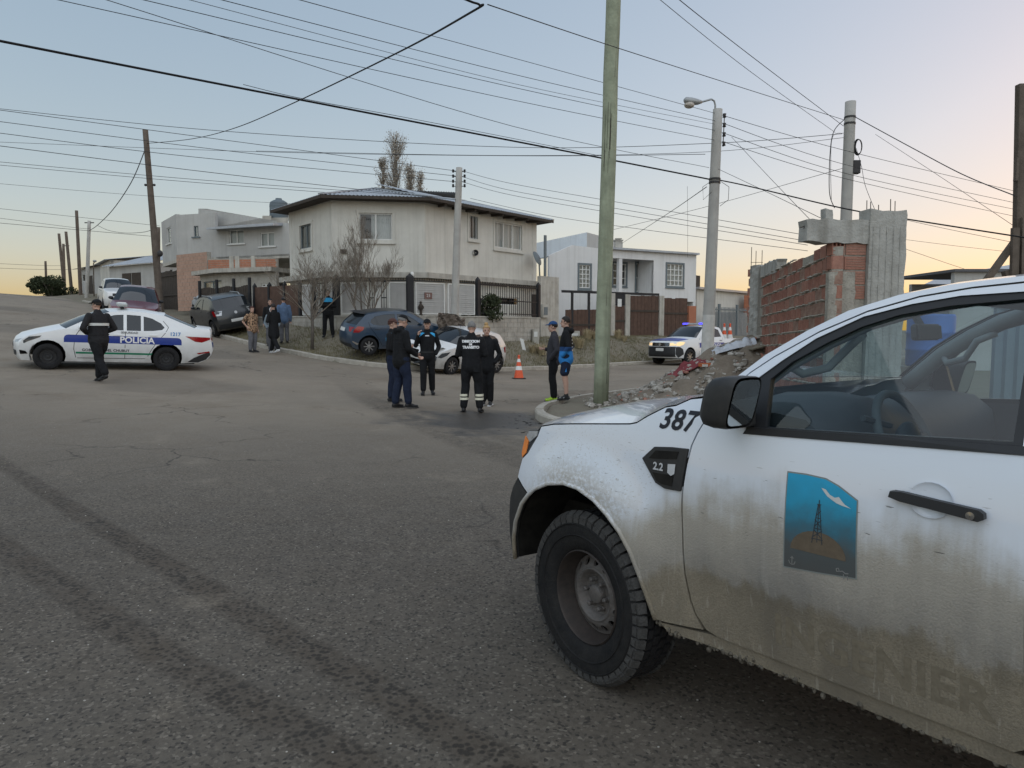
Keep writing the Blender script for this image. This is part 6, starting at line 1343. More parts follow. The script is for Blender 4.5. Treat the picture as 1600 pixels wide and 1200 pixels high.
for lb_3, pts, r_ in (
    ('highest level wire from the left edge right across to the pole behind the wall', [(-80, 162, 22), (0, 170, 22), (350, 205, 21.5), (800, 230, 21), (1110, 224, 20.5), (1316, 209, 20)], .010),
    ('second level wire, lower mate of the wire crossing to the pole behind the wall', [(400, 236, 21), (800, 243, 21), (1110, 237, 20.5), (1318, 215, 20)], .008),
    ('wire from the left edge to the top insulator of the slim pole', [(-60, 164, 20), (0, 172, 20.5), (225, 202, 22), (712, 267, 26.3)], .011), ('wire from the left edge to the second insulator of the slim pole', [(-60, 182, 20), (0, 190, 20.5), (350, 235, 23), (712, 275, 26.3)], .011),
    ('wire from the left edge to the third insulator of the slim pole', [(-60, 200, 20), (0, 208, 20.5), (300, 245, 23), (712, 284, 26.3)], .011), ('dark wire from the left edge passing low over the roof apex', [(-60, 220, 20), (0, 228, 20.5), (300, 266, 23), (580, 298, 26), (712, 312, 26.3)], .012),
    ('faint level wire from the left edge ending short of the street lamp', [(-60, 220, 26), (0, 222, 26), (400, 237, 24), (800, 243.5, 20), (1102, 241, 17.3)], .009), ('upper of two close wires over the unfinished house', [(-40, 249, 30), (0, 253, 30), (300, 280, 30), (600, 302, 30), (712, 309, 26.5)], .012), ('lower of two close wires over the unfinished house', [(-40, 254, 30), (0, 258, 30), (280, 283, 30), (540, 303, 31)], .012),
    ('faint wire from the left edge to the roof of the corner house', [(-40, 283, 32), (0, 287, 32), (230, 306, 33), (490, 320, 34)], .009), ('upper wire over the hill from the left edge', [(-40, 322, 40), (0, 326, 40), (120, 339, 42), (250, 353, 45)], .013), ('middle wire over the hill from the left edge', [(-40, 337, 40), (0, 341, 40), (120, 356, 44), (140, 357, 50)], .013), ('lowest dark wire over the hill from the left edge', [(-40, 344, 40), (0, 348.5, 40), (120, 359, 42), (246, 370, 45)], .016),
    ('service cable swooping from the leaning pole to the pale pole', [(226, 236, 34), (205, 285, 38), (176, 328, 44), (152, 352, 50), (140, 360, 54)], .028), ('loop of cable hanging from the service joint to the leaning pole', [(152, 352, 50), (170, 360, 46), (195, 364, 42), (222, 363, 38), (238, 359, 34.2)], .016), ('low distant wire near the far left poles', [(-40, 410, 70), (0, 412, 70), (72, 415, 80), (100, 415, 80)], .02), ('lowest distant wire near the far left poles', [(-40, 417, 70), (0, 419, 70), (60, 421, 76), (112, 421, 72)], .02),
    ('upper wire from the slim pole towards the broken beam', [(722, 267, 26.4), (800, 287, 25), (1000, 322, 22), (1262, 368, 17.5)], .009), ('second wire from the slim pole towards the broken beam', [(722, 276, 26.4), (800, 298, 25), (1000, 332, 22), (1262, 377, 17.5)], .009), ('third wire from the slim pole towards the broken beam', [(722, 284, 26.4), (800, 305, 25), (1000, 340, 22), (1262, 383, 17.5)], .009), ('lowest wire from the slim pole running behind the timber pole', [(735, 310, 30), (852, 336, 28), (1000, 358, 25), (1262, 392, 20)], .010),
    ('uppermost wire from the street lamp to the right edge', [(1128, 180, 17), (1320, 235, 19), (1600, 302, 22), (1700, 326, 23)], .008), ('second wire from the street lamp to the right edge', [(1128, 192, 17), (1320, 257, 19), (1600, 320, 22), (1700, 342, 23)], .008), ('third wire from the street lamp to the right edge', [(1128, 207, 17), (1325, 272, 19), (1600, 330, 22), (1700, 350, 23)], .008), ('lowest wire from the street lamp to the right edge', [(1128, 221, 17), (1320, 279, 19), (1600, 341, 22), (1700, 360, 23)], .008),
    ('frayed cable from the pole behind the wall down to the timber mast', [(1333, 181, 19.9), (1425, 231, 18), (1505, 273, 16), (1586, 306, 14)], .014), ('steep stay wire from the lamp insulators down to the broken beam', [(1143, 214, 16.8), (1205, 280, 14), (1280, 358, 11)], .006), ('slanting wire from the lamp strap down to the broken beam', [(1122, 264, 16.8), (1190, 296, 14), (1285, 342, 11)], .006),
    ('wire slanting from the lamp strap down to the white house chimney', [(1104, 292, 17), (1040, 336, 27), (972, 380, 44)], .013), ('thin vertical drop wire left of the street lamp', [(1074, 291, 16.9), (1074.5, 350, 17), (1074.5, 402, 17)], .004), ('faint wire rising from behind the timber pole to the pole behind the wall', [(945, 362, 30), (1100, 324, 26), (1320, 262, 20)], .009),
    ('hanging cable loop left of the pole behind the wall', [(1320, 186, 19.9), (1303, 205, 19.7), (1297, 240, 19.6), (1296, 300, 19.6), (1304, 325, 19.6)], .014), ('second thinner hanging loop left of the pole behind the wall', [(1318, 208, 19.9), (1301, 214, 19.7), (1298, 260, 19.6), (1299, 312, 19.6)], .008), ('slack wire right of the pole behind the wall', [(1338, 232, 19.8), (1346, 260, 19.5), (1352, 290, 19), (1367, 328, 18)], .008), ('faint long wire falling to the timber mast', [(1368, 210, 24), (1460, 270, 22), (1590, 357, 18)], .008), ('low wire between the near column and the timber mast', [(1412, 343, 16), (1500, 362, 15), (1700, 402, 13)], .006), ('lowest slanting wire right of the near column', [(1412, 388, 30), (1500, 418, 32), (1590, 447, 34)], .011), ('faint pair wire right of the near column', [(1412, 374, 40), (1500, 385, 40), (1600, 396, 40)], .012)):
    cable(lb_3, pts, r_)
for px, s in ((1110, -1), (1127, 1)):      # loose tails round the lamp pole
    o = B().tube([at(px, 284, 16.8), at(px + s * 12, 292, 16.6), at(px + s * 11, 312, 16.6), at(px - s * 2, 322 if s > 0 else 300, 16.7)], .006, 5).build('cable_tail', 'cable_black', lp, smooth=True); o.location = -lb

# ---- bare trees
mat('bark_grey', (0.105, 0.092, 0.078), 0.95, 0.25, 12, bump=.4, bscale=40, spec=.08)
mat('twig', (0.20, 0.172, 0.14), 0.95, 0.2, 12, spec=.08)
mat('leaf_dull', (0.34, 0.31, 0.26), 0.9, 0.3, 2, spec=.1)
mat('leaf_dark', (0.030, 0.042, 0.024), 0.85, 0.3, 3, spec=.15, col2=(0.055, 0.065, 0.032))
def branch(b, p, d, L_, r, depth, spread, up, rnd, twigs, n=4):
    pts = [p]; q = p.copy(); dd_ = d.copy(); K = 4
    for k in range(K):
        dd_ = (dd_ + Vector((rnd.uniform(-1, 1), rnd.uniform(-1, 1), rnd.uniform(-.6, .6))) * .13 + Vector((0, 0, up * .10))).normalized(); q = q + dd_ * (L_ / K); pts.append(q.copy())
    b.tube(pts, [r * (1 - .6 * k / K) for k in range(K + 1)], n if depth > 1 else 3, False)
    if depth <= 0: twigs.append(q); return
    m = rnd.randint(3, 4) if depth > 1 else rnd.randint(3, 5)
    for k in range(m):
        t = rnd.uniform(.25, 1.0); i = min(K - 1, int(t * K)); o = pts[i].lerp(pts[i + 1], t * K - i)
        nd = (dd_ + Vector((rnd.uniform(-1, 1), rnd.uniform(-1, 1), rnd.uniform(-.5, .8))) * spread).normalized(); branch(b, o, nd, L_ * rnd.uniform(.5, .8), max(.0035, r * .42), depth - 1, spread, up, rnd, twigs, n)
def bare_tree(label, base, stems, depth, seed, spread=.75, up=.6, r0=.05):
    r = empty('bare_tree', base, 0, label, 'tree', 'bare street trees'); rnd = random.Random(seed); tb, cb_ = B(), B(); tw = []
    for dx, dy, L0, LB in stems:
        top = Vector((dx, dy, L0)); tb.tube([(0 + dx * .05, dy * .05, -.1), top * .5 + Vector((.02, .02, 0)), top], [r0, r0 * .8, r0 * .65], 7)
        for k in range(5): branch(cb_, top * rnd.uniform(.6, 1.0), Vector((rnd.uniform(-.9, .9) + dx * .3, rnd.uniform(-.9, .9), rnd.uniform(.5, 1.2))).normalized(), LB * rnd.uniform(.7, 1.1), r0 * .5, depth, spread, up, rnd, tw)
    tb.build('trunk', 'bark_grey', r, smooth=True); o = cb_.build('crown', 'twig', r, smooth=True, fixn=False); return r, tw
tb1 = at(487, 530, 26.0); tb1.z = gz(tb1.x, tb1.y); bare_tree('bare thin trunked tree with a wide tangle of twigs left of the fence officer', tb1, [(.05, 0, 1.3, 1.45), (.0, .05, 1.6, 1.4)], 4, 5, .80, .45, .06)
tb2 = at(566, 515, 26.3); tb2.z = gz(tb2.x, tb2.y); bare_tree('bare multi stemmed tree behind the blue hatchback', tb2, [(-.40, 0, 1.6, 1.2), (.30, .1, 1.7, 1.2), (-.05, -.1, 1.95, 1.2), (.6, 0, 1.4, 1.0)], 4, 11, .5, 1.0, .04)
# ---- poplars behind the roof
def poplar(label, px, ytop, ybot, Y, wpx, seed):
    top = at(px, ytop, Y); b0 = Vector((top.x, Y, 2.5)); H = top.z - b0.z; W_ = wpx / 1109 * Y / 2; rnd = random.Random(seed)
    r = empty('poplar_tree', b0, 0, label, 'tree', 'poplars behind the corner house'); B().tube([(0, 0, 0), (0, 0, H * .5), (.1, 0, H * .97)], [.22, .13, .02], 7).build('trunk', 'bark_grey', r, smooth=True)
    cb_ = B(); tw = []
    for k in range(110):
        z = H * rnd.uniform(.35, .95); a = rnd.uniform(0, 2 * math.pi); k_ = 1 - abs((z / H - .62) / .42) ** 2; L_ = max(.5, W_ * 1.5 * max(.25, k_)); d = Vector((math.cos(a) * .45, math.sin(a) * .45, 1)).normalized(); branch(cb_, Vector((0, 0, z)), d, L_ * rnd.uniform(.7, 1.2), .035, 2, .4, 1.0, rnd, tw, 3)
    cb_.build('branches', 'twig', r, fixn=False); lv = B()
    for t in tw:
        if t.z > H * 1.0: continue
        for k in range(2):
            c = t + Vector((rnd.gauss(0, .12), rnd.gauss(0, .12), rnd.gauss(0, .15))); s = rnd.uniform(.035, .07); u = Vector((rnd.uniform(-1, 1), rnd.uniform(-1, 1), rnd.uniform(-1, 1))).normalized() * s; v = u.orthogonal().normalized() * s * .7; lv.add([c - u, c + v, c + u, c - v], [(0, 1, 2, 3)])
    lv.build('foliage', 'leaf_dull', r, fixn=False)
poplar('tallest sparse poplar rising behind the roof apex', 617, 209, 305, 60, 40, 1); poplar('short poplar left of the tallest one', 597, 248, 305, 61, 26, 2); poplar('middle poplar right of the tallest one', 640, 258, 305, 59, 28, 3); poplar('small rightmost poplar behind the roof', 656, 268, 305, 60, 20, 4)
# ---- evergreen shrubs
def shrub(name, label, c, rx, ry, rz, n, leaf, seed, cat='shrub', trunk=True):
    r = empty(name, (c[0], c[1], c[2] - rz), 0, label, cat); rnd = random.Random(seed); st = B()
    for k in range(7): a = rnd.uniform(0, 6.28); q = rnd.uniform(.3, .8); st.tube([(0, 0, -.3), (math.cos(a) * rx * q * .4, math.sin(a) * ry * q * .4, rz * .7), (math.cos(a) * rx * q, math.sin(a) * ry * q, rz * rnd.uniform(1, 1.7))], [.05, .03, .01], 5)
    st.build('trunk', 'bark_grey', r, smooth=True); b = B(); blobs = [(rnd.uniform(-.6, .6), rnd.uniform(-.6, .6), rnd.uniform(-.55, .6), rnd.uniform(.28, .5)) for _ in range(16)]
    for k in range(n):
        bx, by, bz, br = rnd.choice(blobs); d = Vector((rnd.gauss(0, 1), rnd.gauss(0, 1), rnd.gauss(0, 1))).normalized() * br * rnd.uniform(.6, 1.08)
        p = Vector(((bx + d.x) * rx, (by + d.y) * ry, rz + (bz + d.z) * rz)); s = leaf * rnd.uniform(.6, 1.3); u = Vector((rnd.uniform(-1, 1), rnd.uniform(-1, 1), rnd.uniform(-1, 1))).normalized() * s; v = u.orthogonal().normalized() * s * .45; b.add([p - u, p + v, p + u, p - v], [(0, 1, 2, 3)])
    b.build('foliage', 'leaf_dark', r, fixn=False); return r
shrub('evergreen_shrub', 'dark evergreen shrub behind the fence by the thick black post', at(752, 483, 29.3), .85, .7, .62, 3200, .07, 3)
shrub('round_tree', 'round dark green tree on the skyline at the far left', at(80, 448, 62), 1.75, 1.6, 1.0, 7000, .10, 9, 'tree')
# ---- verge grass, tufts, weeds
gr = B(); rnd = random.Random(4); cand = []
for k in range(60000):
    x, y = rnd.uniform(-13, 9), rnd.uniform(22.5, 40); cand.append((x, y))
ds = road_sdf(cand); cnt = 0
for (x, y), d in zip(cand, ds):
    if not (.2 < d < 4.0): continue
    dens = noise1(x * .8 + 3, 1) * noise1(y * .9 + x * .3, 2)
    if rnd.random() > .25 + dens * 1.5: continue
    if y > 27 and x < -2 and d > 2.8: continue
    z = hgt(x, y) + verge(x, y, d) - .03
    for k in range(3):
        a = rnd.uniform(0, 6.28); L_ = rnd.uniform(.05, .15); dx, dy = math.cos(a) * .04, math.sin(a) * .04; w_ = .007
        gr.add([(x + dx - w_, y + dy, z), (x + dx + w_, y + dy, z), (x + dx * 2.2, y + dy * 2.2, z + L_)], [(0, 1, 2)])
    cnt += 1
mat('grass_dull', (0.150, 0.150, 0.085), 0.95, 0.35, .8, spec=.05, col2=(0.235, 0.20, 0.125))
go = gr.build('verge_grass', 'grass_dull', fixn=False); tag(go, 'thin dull green and straw grass on the far verge', 'grass', None, 'stuff')
mat('straw', (0.36, 0.30, 0.185), 0.95, 0.25, 6, spec=.05)
tuft = B(); rnd = random.Random(8)
for k in range(170):
    a = rnd.uniform(0, 6.28); l = rnd.uniform(.2, .5); o = rnd.uniform(.05, .32); q = rnd.uniform(0, .12); p0 = Vector((math.cos(a) * q, math.sin(a) * q, 0)); p2_ = Vector((math.cos(a) * o, math.sin(a) * o, l)); m_ = p0.lerp(p2_, .5) + Vector((0, 0, .08)); s = Vector((-math.sin(a), math.cos(a), 0)) * .008; tuft.add([p0 - s, p0 + s, m_ + s * .8, m_ - s * .8, p2_], [(0, 1, 2, 3), (3, 2, 4)])
tme = tuft.mesh('grass_tuft', False)
for i, (px, py, Y, s) in enumerate(((846, 528, 30.4, 1.1), (905, 548, 32.8, 1.15), (918, 532, 34.5, 1.2), (928, 536, 34.9, .9), (966, 541, 36.3, 1.1), (893, 545, 33, .8), (832, 531, 30.2, .8), (975, 543, 36.0, .7))):
    p = at(px, py, Y); p.z = gz(p.x, p.y) - .03; o = mesh_obj('grass_tuft', tme, 'straw' if not tme.materials else None, None, False, p); o.scale = (s * 1.35, s * 1.2, s); o.rotation_euler = (0, 0, i * 1.3); tag(o, ('tuft of dry yellow grass before the small gas cabinet', 'largest dry grass tuft right of the big gas cabinet', 'dry grass tuft between the big gas cabinet and timber pole', 'dry grass tuft touching the left side of the timber pole', 'dry grass tuft right of the timber pole below the gates', 'small dry grass tuft at the foot of the big gas cabinet', 'leftmost dry grass tuft near the white leaning board', 'rightmost small dry grass tuft below the brown gates')[i], 'grass tuft', 'dry grass tufts')
# ---- low stone edging on the verge by the gates
# ---- rubble heap in front of the brick wall
mat('rubble_soil', (0.165, 0.138, 0.108), 0.96, 0.3, 3, bump=1.0, bscale=22, spec=.08, col2=(0.235, 0.20, 0.16))
mat('stone_grey', (0.29, 0.27, 0.24), 0.95, 0.3, 8, bump=.6, bscale=30, spec=.08)
mat('stone_pale', (0.36, 0.345, 0.31), 0.95, 0.25, 8, bump=.6, bscale=30, spec=.08)
def heap_z(x, y):
    t = sm(1.9, 5.4, x) ** .85; yc = 14.6 + .25 * (x - 3); k = math.exp(-((y - yc) / (1.25 + .25 * t)) ** 2) * (1 - sm(5.2, 7.5, x) * .7)
    return 1.34 * t * k
hv = []; xs = np.arange(1.1, 8.0, .09); ys = np.arange(11.2, 18.2, .09)
for y in ys:
    for x in xs:
        z = heap_z(x, y); n_ = (noise1(x * 3.1 + y * .7, 1) - .5) * .16 + (noise1(y * 4.3 - x * 1.7, 2) - .5) * .14 + (noise1((x + y) * 9, 3) - .5) * .05 + (noise1((x - y) * 8.3, 4) - .5) * .05
        hv.append((x, y, .12 + z + n_ * min(1, z * 3) - (.06 if z < .02 else 0)))
nx = len(xs); hf = [(j * nx + i, j * nx + i + 1, (j + 1) * nx + i + 1, (j + 1) * nx + i) for j in range(len(ys) - 1) for i in range(nx - 1)]
ho_ = B().add(hv, hf).build('rubble_heap', 'rubble_soil', smooth=True, fixn=False); tag(ho_, 'heap of soil and rubble piled between the corner and the brick wall', 'rubble heap', None, 'stuff')
for mname, cnt, lo, hi, nm, lb_3 in (('stone_grey', 1500, .012, .055, 'rubble_stones', 'grey stones scattered over the rubble heap'), ('stone_pale', 260, .015, .07, 'mortar_chunks', 'pale mortar chunks scattered over the rubble heap'), ('brick_a', 130, .015, .05, 'brick_shards', 'red brick shards scattered over the rubble heap')):
    b = B(); rnd = random.Random(hash(mname) % 1000 if False else len(mname))
    for k in range(cnt):
        x, y = rnd.uniform(1.5, 6.6), rnd.gauss(14.2, 1.1); z = heap_z(x, y)
        if z < .06 and rnd.random() < .7: continue
        s = rnd.uniform(lo, hi) * (1 if rnd.random() < .85 else 1.8); c = (x, y, .12 + z + s * .2); n0_ = len(b.v); b.ball(c, s * rnd.uniform(.7, 1.4), s * rnd.uniform(.7, 1.3), s * rnd.uniform(.5, .9), 5, 4)
        for i in range(n0_, len(b.v)): v = b.v[i]; b.v[i] = tuple(v[j] + rnd.uniform(-.25, .25) * s for j in range(3))
    o = b.build(nm, mname); tag(o, lb_3, 'rubble', None, 'stuff')
def heap_at(px, py, Y, dz=0.0): p = at(px, py, Y); p.z = .12 + heap_z(p.x, p.y) + dz; return p
def lay(name, label, cat, px0, py0, px1, py1, Y, w, t, m):
    o = B().beam(at(px0, py0, Y), at(px1, py1, Y + .15), w, t).build(name, m, bevel=.004); tag(o, label, cat); return o
lay('plank', 'brown plank lying along the top of the rubble heap', 'plank', 1108, 569, 1215, 547, 14.6, .16, .035, 'pole_wood'); lay('plank', 'short grey board at the foot of the far wall column', 'board', 1172, 546, 1240, 528, 14.3, .22, .03, 'dirt')
rc = B(); rnd = random.Random(3); p0 = heap_at(1072, 572, 14.6, .06); cv_ = []
for j in range(13):
    for i in range(19): x = -.38 + .76 * i / 18; y = -.28 + .56 * j / 12; cv_.append((p0.x + x, p0.y + y, .13 + heap_z(p0.x + x, p0.y + y) + .06 * noise1(i * .55 + j * .3, 5) * noise1(j * .6 - i * .2, 7) * 2.2 * max(0, 1 - (x / .4) ** 4) + .01))
o = rc.add(cv_, [(j * 19 + i, j * 19 + i + 1, (j + 1) * 19 + i + 1, (j + 1) * 19 + i) for j in range(12) for i in range(18)]).build('red_cloth', mat('cloth_red', (.17, .045, .05), .95, .35, 8, spec=.05), smooth=True, fixn=False); o.modifiers.new('s', 'SOLIDIFY').thickness = .008; tag(o, 'crumpled dark red cloth on the rubble left of the lamp base', 'cloth')
pb = heap_at(1100, 583, 14.2, .07); bx_ = empty('carton', pb, .3, 'orange and white carton on the rubble before the lamp base', 'box'); B().box(-.09, .16, -.07, .07, -.02, .05).build('carton_body', mat('orange_print', (.42, .12, .045), .7, .15, 12), bx_, bevel=.005); B().box(-.091, .04, -.075, -.0705, -.019, .03).build('white_label', 'white_trim', bx_)
sk = B(); s0 = heap_at(1145, 556, 14.7, .05); sv = []
for j in range(9):
    for i in range(23): x = -.45 + .9 * i / 22; y = -.16 + .32 * j / 8; sv.append((s0.x + x, s0.y + y, .15 + heap_z(s0.x + x, s0.y + y) + .12 * noise1(i * .7, 3) * (1 - ((j - 4) / 4.2) ** 2)))
o = sk.add(sv, [(j * 23 + i, j * 23 + i + 1, (j + 1) * 23 + i + 1, (j + 1) * 23 + i) for j in range(8) for i in range(22)]).build('plastic_sack', mat('sack_white', (.40, .42, .45), .5, .3, 7, spec=.3), smooth=True, fixn=False); tag(o, 'torn whitish plastic sack lying behind the plank on the rubble', 'sack')
# debris on the verge
o = B().obox(at(817, 538, 27.9) , (.07, 0, -.02), (0, .02, 0), (-.05, 0, .22)).build('white_board', 'white_trim'); o.location.z += 0; tag(o, 'small white board leaning on the verge behind the traffic cone', 'board')
bk_ = empty('crumpled_scrap', at(703, 508, 24.9), 0, 'crumpled rusty sheet and frame beside the slim pole above the white car', 'scrap metal'); fr_ = B(); rnd = random.Random(2); C4 = [(-.42, 0, -.18), (-.25, .05, .42), (.22, 0, .36), (.55, -.05, -.05), (.15, 0, -.35)]
fr_.tube([*C4, C4[0]], .018, 5); fr_.build('rim', 'dark_wood', bk_); ms = B()
cv2 = []
for j in range(11):
    for i in range(13): u = -.42 + .95 * i / 12; w_ = -.32 + .72 * j / 10; cv2.append((u + .08 * (noise1(j * .9, 3) - .5), .16 * (noise1(i * .8 + j * .5, 6) - .5) + .10 * (noise1(i * 1.9 - j, 9) - .5), w_ * (1 - .25 * abs(u)) + .12 * (noise1(i * .7, 4) - .5) - .25 * u))
ms.add(cv2, [(j * 13 + i, j * 13 + i + 1, (j + 1) * 13 + i + 1, (j + 1) * 13 + i) for j in range(10) for i in range(12)])
ms.build('sheet', mat('rust', (.10, .075, .058), .95, .4, 9, col2=(.16, .13, .105), bump=.6), bk_)
# gutter debris near the corner
gd_ = B(); rnd = random.Random(12)
for k in range(240): x, y = rnd.gauss(-.25, .45), rnd.gauss(12.3, .8); s = rnd.uniform(.008, .03); gd_.ball((x, y, .004 + s * .3), s * 1.4, s, s * .5, 5, 4)
o = gd_.build('gutter_debris', 'liner_black' if 'liner_black' in MATS else 'stone_grey'); tag(o, 'dark wet debris in the gutter at the near corner', 'debris', None, 'stuff')
pv = B(); rnd = random.Random(21)
for k in range(260):
    y = rnd.uniform(1.6, 10); x = rnd.uniform(-.75, .45) * y; s = rnd.uniform(.002, .005); pv.ball((x, y, hgt(x, y) + s * .3), s * 1.3, s, s * .7, 5, 3)
o = pv.build('road_grit', 'stone_pale'); tag(o, 'pale loose grit on the asphalt', 'grit', None, 'stuff')
# ------------------------------------------------------------------ the other vehicles
def place(S, xy, az, side=-1, which='f', z=None):
    """origin of a car whose wheel on that side touches xy; returns location, pitch and roll from the ground under its wheels"""
    th = math.atan2(-math.cos(R(az)), -math.sin(R(az))); c, s = math.cos(th), math.sin(th)
    lx, ly = (S['xf'] if which == 'f' else S['xr']), side * (S['W'] - .1)
    ox, oy = xy[0] - (c * lx - s * ly), xy[1] - (s * lx + c * ly)
    def wz(x, y): X, Y = ox + c * x - s * y, oy + s * x + c * y; return gz(X, Y)
    zf = (wz(S['xf'], -S['W'] + .1) + wz(S['xf'], S['W'] - .1)) / 2; zr = (wz(S['xr'], -S['W'] + .1) + wz(S['xr'], S['W'] - .1)) / 2
    zl = (wz(S['xf'], -S['W'] + .1) + wz(S['xr'], -S['W'] + .1)) / 2; zR = (wz(S['xf'], S['W'] - .1) + wz(S['xr'], S['W'] - .1)) / 2
    k = (zr - zf) / (S['xr'] - S['xf']); z0 = zf - k * S['xf']
    return (ox, oy, z0), -math.degrees(math.atan(k)), math.degrees(math.atan((zR - zl) / (2 * S['W'] - .2)))
def sec(nm, pts, b0, b1):
    n = len(pts); return (nm, pts, [(b0[0] + (b1[0] - b0[0]) * i / (n - 1), b0[1] + (b1[1] - b0[1]) * i / (n - 1)) for i in range(n)])
SEDAN = dict(W=.865, L=4.36, belt=.98, xf=.86, xr=3.38, R=.305, zb=.20, rim='steel', mirror=(1.52, 1.0), nose=.26, tail=.16,
    out=[sec('body', [(.16, .20), (.10, .30), (.10, .46), (.12, .60), (.20, .70), (.34, .78)], (-.12, 0), (-.20, .02)), sec('body', [(.34, .78), (.62, .86), (.95, .93), (1.22, .985)], (-.20, .02), (-.12, .06)),
         sec('windshield', [(1.22, .985), (1.60, 1.195), (1.95, 1.36), (2.12, 1.415)], (-.16, .05), (-.10, .05)), sec('body', [(2.12, 1.415), (2.5, 1.455), (2.9, 1.445), (3.15, 1.405), (3.32, 1.36)], (-.10, .05), (.06, .05)),
         sec('rear_window', [(3.32, 1.36), (3.65, 1.21), (3.93, 1.085)], (.06, .05), (.12, .03)), sec('body', [(3.93, 1.085), (4.10, 1.07), (4.24, 1.06), (4.27, 1.0), (4.26, .86), (4.30, .70), (4.32, .55), (4.29, .42), (4.20, .30), (4.05, .22)], (.12, .03), (.06, 0))],
    win=[[(1.58, .985), (1.80, 1.13), (2.05, 1.285), (2.22, 1.345), (2.42, 1.365), (2.42, .985)], [(2.49, .985), (2.49, 1.368), (2.80, 1.355), (2.80, .988)], [(2.86, .99), (2.86, 1.345), (3.05, 1.30), (3.25, 1.19), (3.33, 1.09), (3.27, 1.03), (3.08, 1.0)]],
    seams=[[(1.42, .30), (1.38, .5), (1.40, .80), (1.50, .96)], [(2.45, .30), (2.46, .95)], [(2.95, .36), (3.02, .50), (3.15, .72), (3.34, .95), (3.42, 1.10), (3.30, 1.25)], [(1.45, .29), (2.9, .30)]], handles=[(2.30, .87), (3.08, .89)])
def _mx(x): return .28 + (x - .10) * .839 if x < 1.22 else (3.4 + (x - 3.4) * 1.17 if x > 3.4 else x)
SEDAN['out'] = [(n_, [(_mx(x), z * (1.02 if x > 3.3 and z > .9 else 1.0)) for x, z in P], bu) for n_, P, bu in SEDAN['out']]; SEDAN['L'] = 4.48; SEDAN['x0'] = .16
paint('paint_white', (.66, .675, .68), dirt=.5); paint('paint_blue', (.012, .033, .064), dirt=.3); paint('paint_dark', (.018, .022, .026), dirt=.5); paint('paint_maroon', (.10, .012, .02), dirt=.3); paint('paint_silver', (.30, .31, .32), dirt=.5); paint('paint_white_old', (.60, .60, .59), dirt=.75)
mat('stripe_blue', (.012, .035, .22), .35, .08, 9, coat=.2); mat('stripe_green', (.01, .16, .085), .4, .1, 9); mat('letter_white', (.68, .68, .68), .4, .05, 9); mat('letter_blue', (.02, .16, .42), .4, .05, 9)
loc, pi_, ro = place(SEDAN, (-10.98, 16.78), -120)
pc, pcb, wf = car('police_car', 'white police sedan number 1217 with blue stripe parked across the road', 'police car', SEDAN, loc, -120, 'paint_white', pi_, ro)
W = SEDAN['W']
def sd(root, wf_, W_, name, poly, m, off=.003, sides=(-1, 1), thick=0, step=.2):
    for s in sides: side_geo(B(), poly, W_, wf_, s, off, (), step, thick).build(name, m, root, fixn=False, smooth=True)
def rrect(x0, x1, z0, z1, r=.05, corners=(1, 1, 1, 1)):
    P = []
    for (cx, cz, a0), k in zip(((x0 + r, z0 + r, 180), (x1 - r, z0 + r, 270), (x1 - r, z1 - r, 0), (x0 + r, z1 - r, 90)), corners):
        if k: P += [(cx + r * math.cos(R(a0 + t)), cz + r * math.sin(R(a0 + t))) for t in (0, 30, 60, 90)]
        else: P.append(((x0 if a0 in (180, 90) else x1), (z0 if a0 in (180, 270) else z1)))
    return P
sd(pc, wf, W, 'blue_stripe', rrect(1.18, 3.72, .665, .845, .09, (0, 0, 1, 1)), 'stripe_blue'); sd(pc, wf, W, 'green_stripe', [(1.42, .395), (3.03, .395), (3.06, .44), (1.42, .44)], 'stripe_green')
for s in (-1, 1):
    side_text(B(), 'POLICIA', .205, 2.72, .752, W, wf, s, .006, bold=.006).build('police_lettering', 'letter_white', pc, fixn=False)
    side_text(B(), '1217', .125, 3.57, .935, W, wf, s, .005, bold=.003).build('car_number', 'letter_blue', pc, fixn=False)
    side_text(B(), 'GOBIERNO DEL CHUBUT', .085, 2.05, .487, W, wf, s, .005, bold=.002, space=1.05).build('government_lettering', 'decal_black', pc, fixn=False)
    side_text(B(), 'SEGURIDAD', .07, 2.55, .935, W, wf, s, .005, bold=.001).build('security_lettering', 'decal_black', pc, fixn=False)
    sd(pc, wf, W, 'tail_light', [(3.80, .895), (4.405, .875), (4.402, .82), (4.20, .745), (4.04, .765)], 'lamp_red', .006, (s,)); sd(pc, wf, W, 'headlight', [(.37, .66), (.49, .762), (.74, .80), (.70, .755), (.49, .66), (.38, .60)], 'lamp_dark', .005, (s,)); sd(pc, wf, W, 'bumper_skirt', [(3.86, .23), (4.12, .225), (4.31, .30), (4.42, .42), (4.40, .50), (4.22, .44), (4.02, .35)], 'black_plastic', .004, (s,)); sd(pc, wf, W, 'rear_reflector', [(4.08, .47), (4.39, .52), (4.40, .485), (4.12, .44)], 'lamp_red', .008, (s,)); sd(pc, wf, W, 'air_intake', [(.29, .44), (.31, .34), (.46, .36), (.42, .42)], 'underbody_black', .005, (s,))
face_decal(pc, pcb, 'grille', rrect(-.55, .55, .30, .42, .04), 'black_plastic'); face_decal(pc, pcb, 'front_plate', rrect(-.24, .24, .46, .58, .02), 'plate_white', off=.012); face_decal(pc, pcb, 'rear_plate', rrect(-.24, .24, .78, .90, .02), 'plate_white', False, .012); face_decal(pc, pcb, 'rear_bumper_black', rrect(-.74, .74, .26, .44, .05), 'black_plastic', False, .008); face_decal(pc, pcb, 'rear_stripe', rrect(-.70, .70, .62, .74, .03), 'stripe_blue', False, .006)
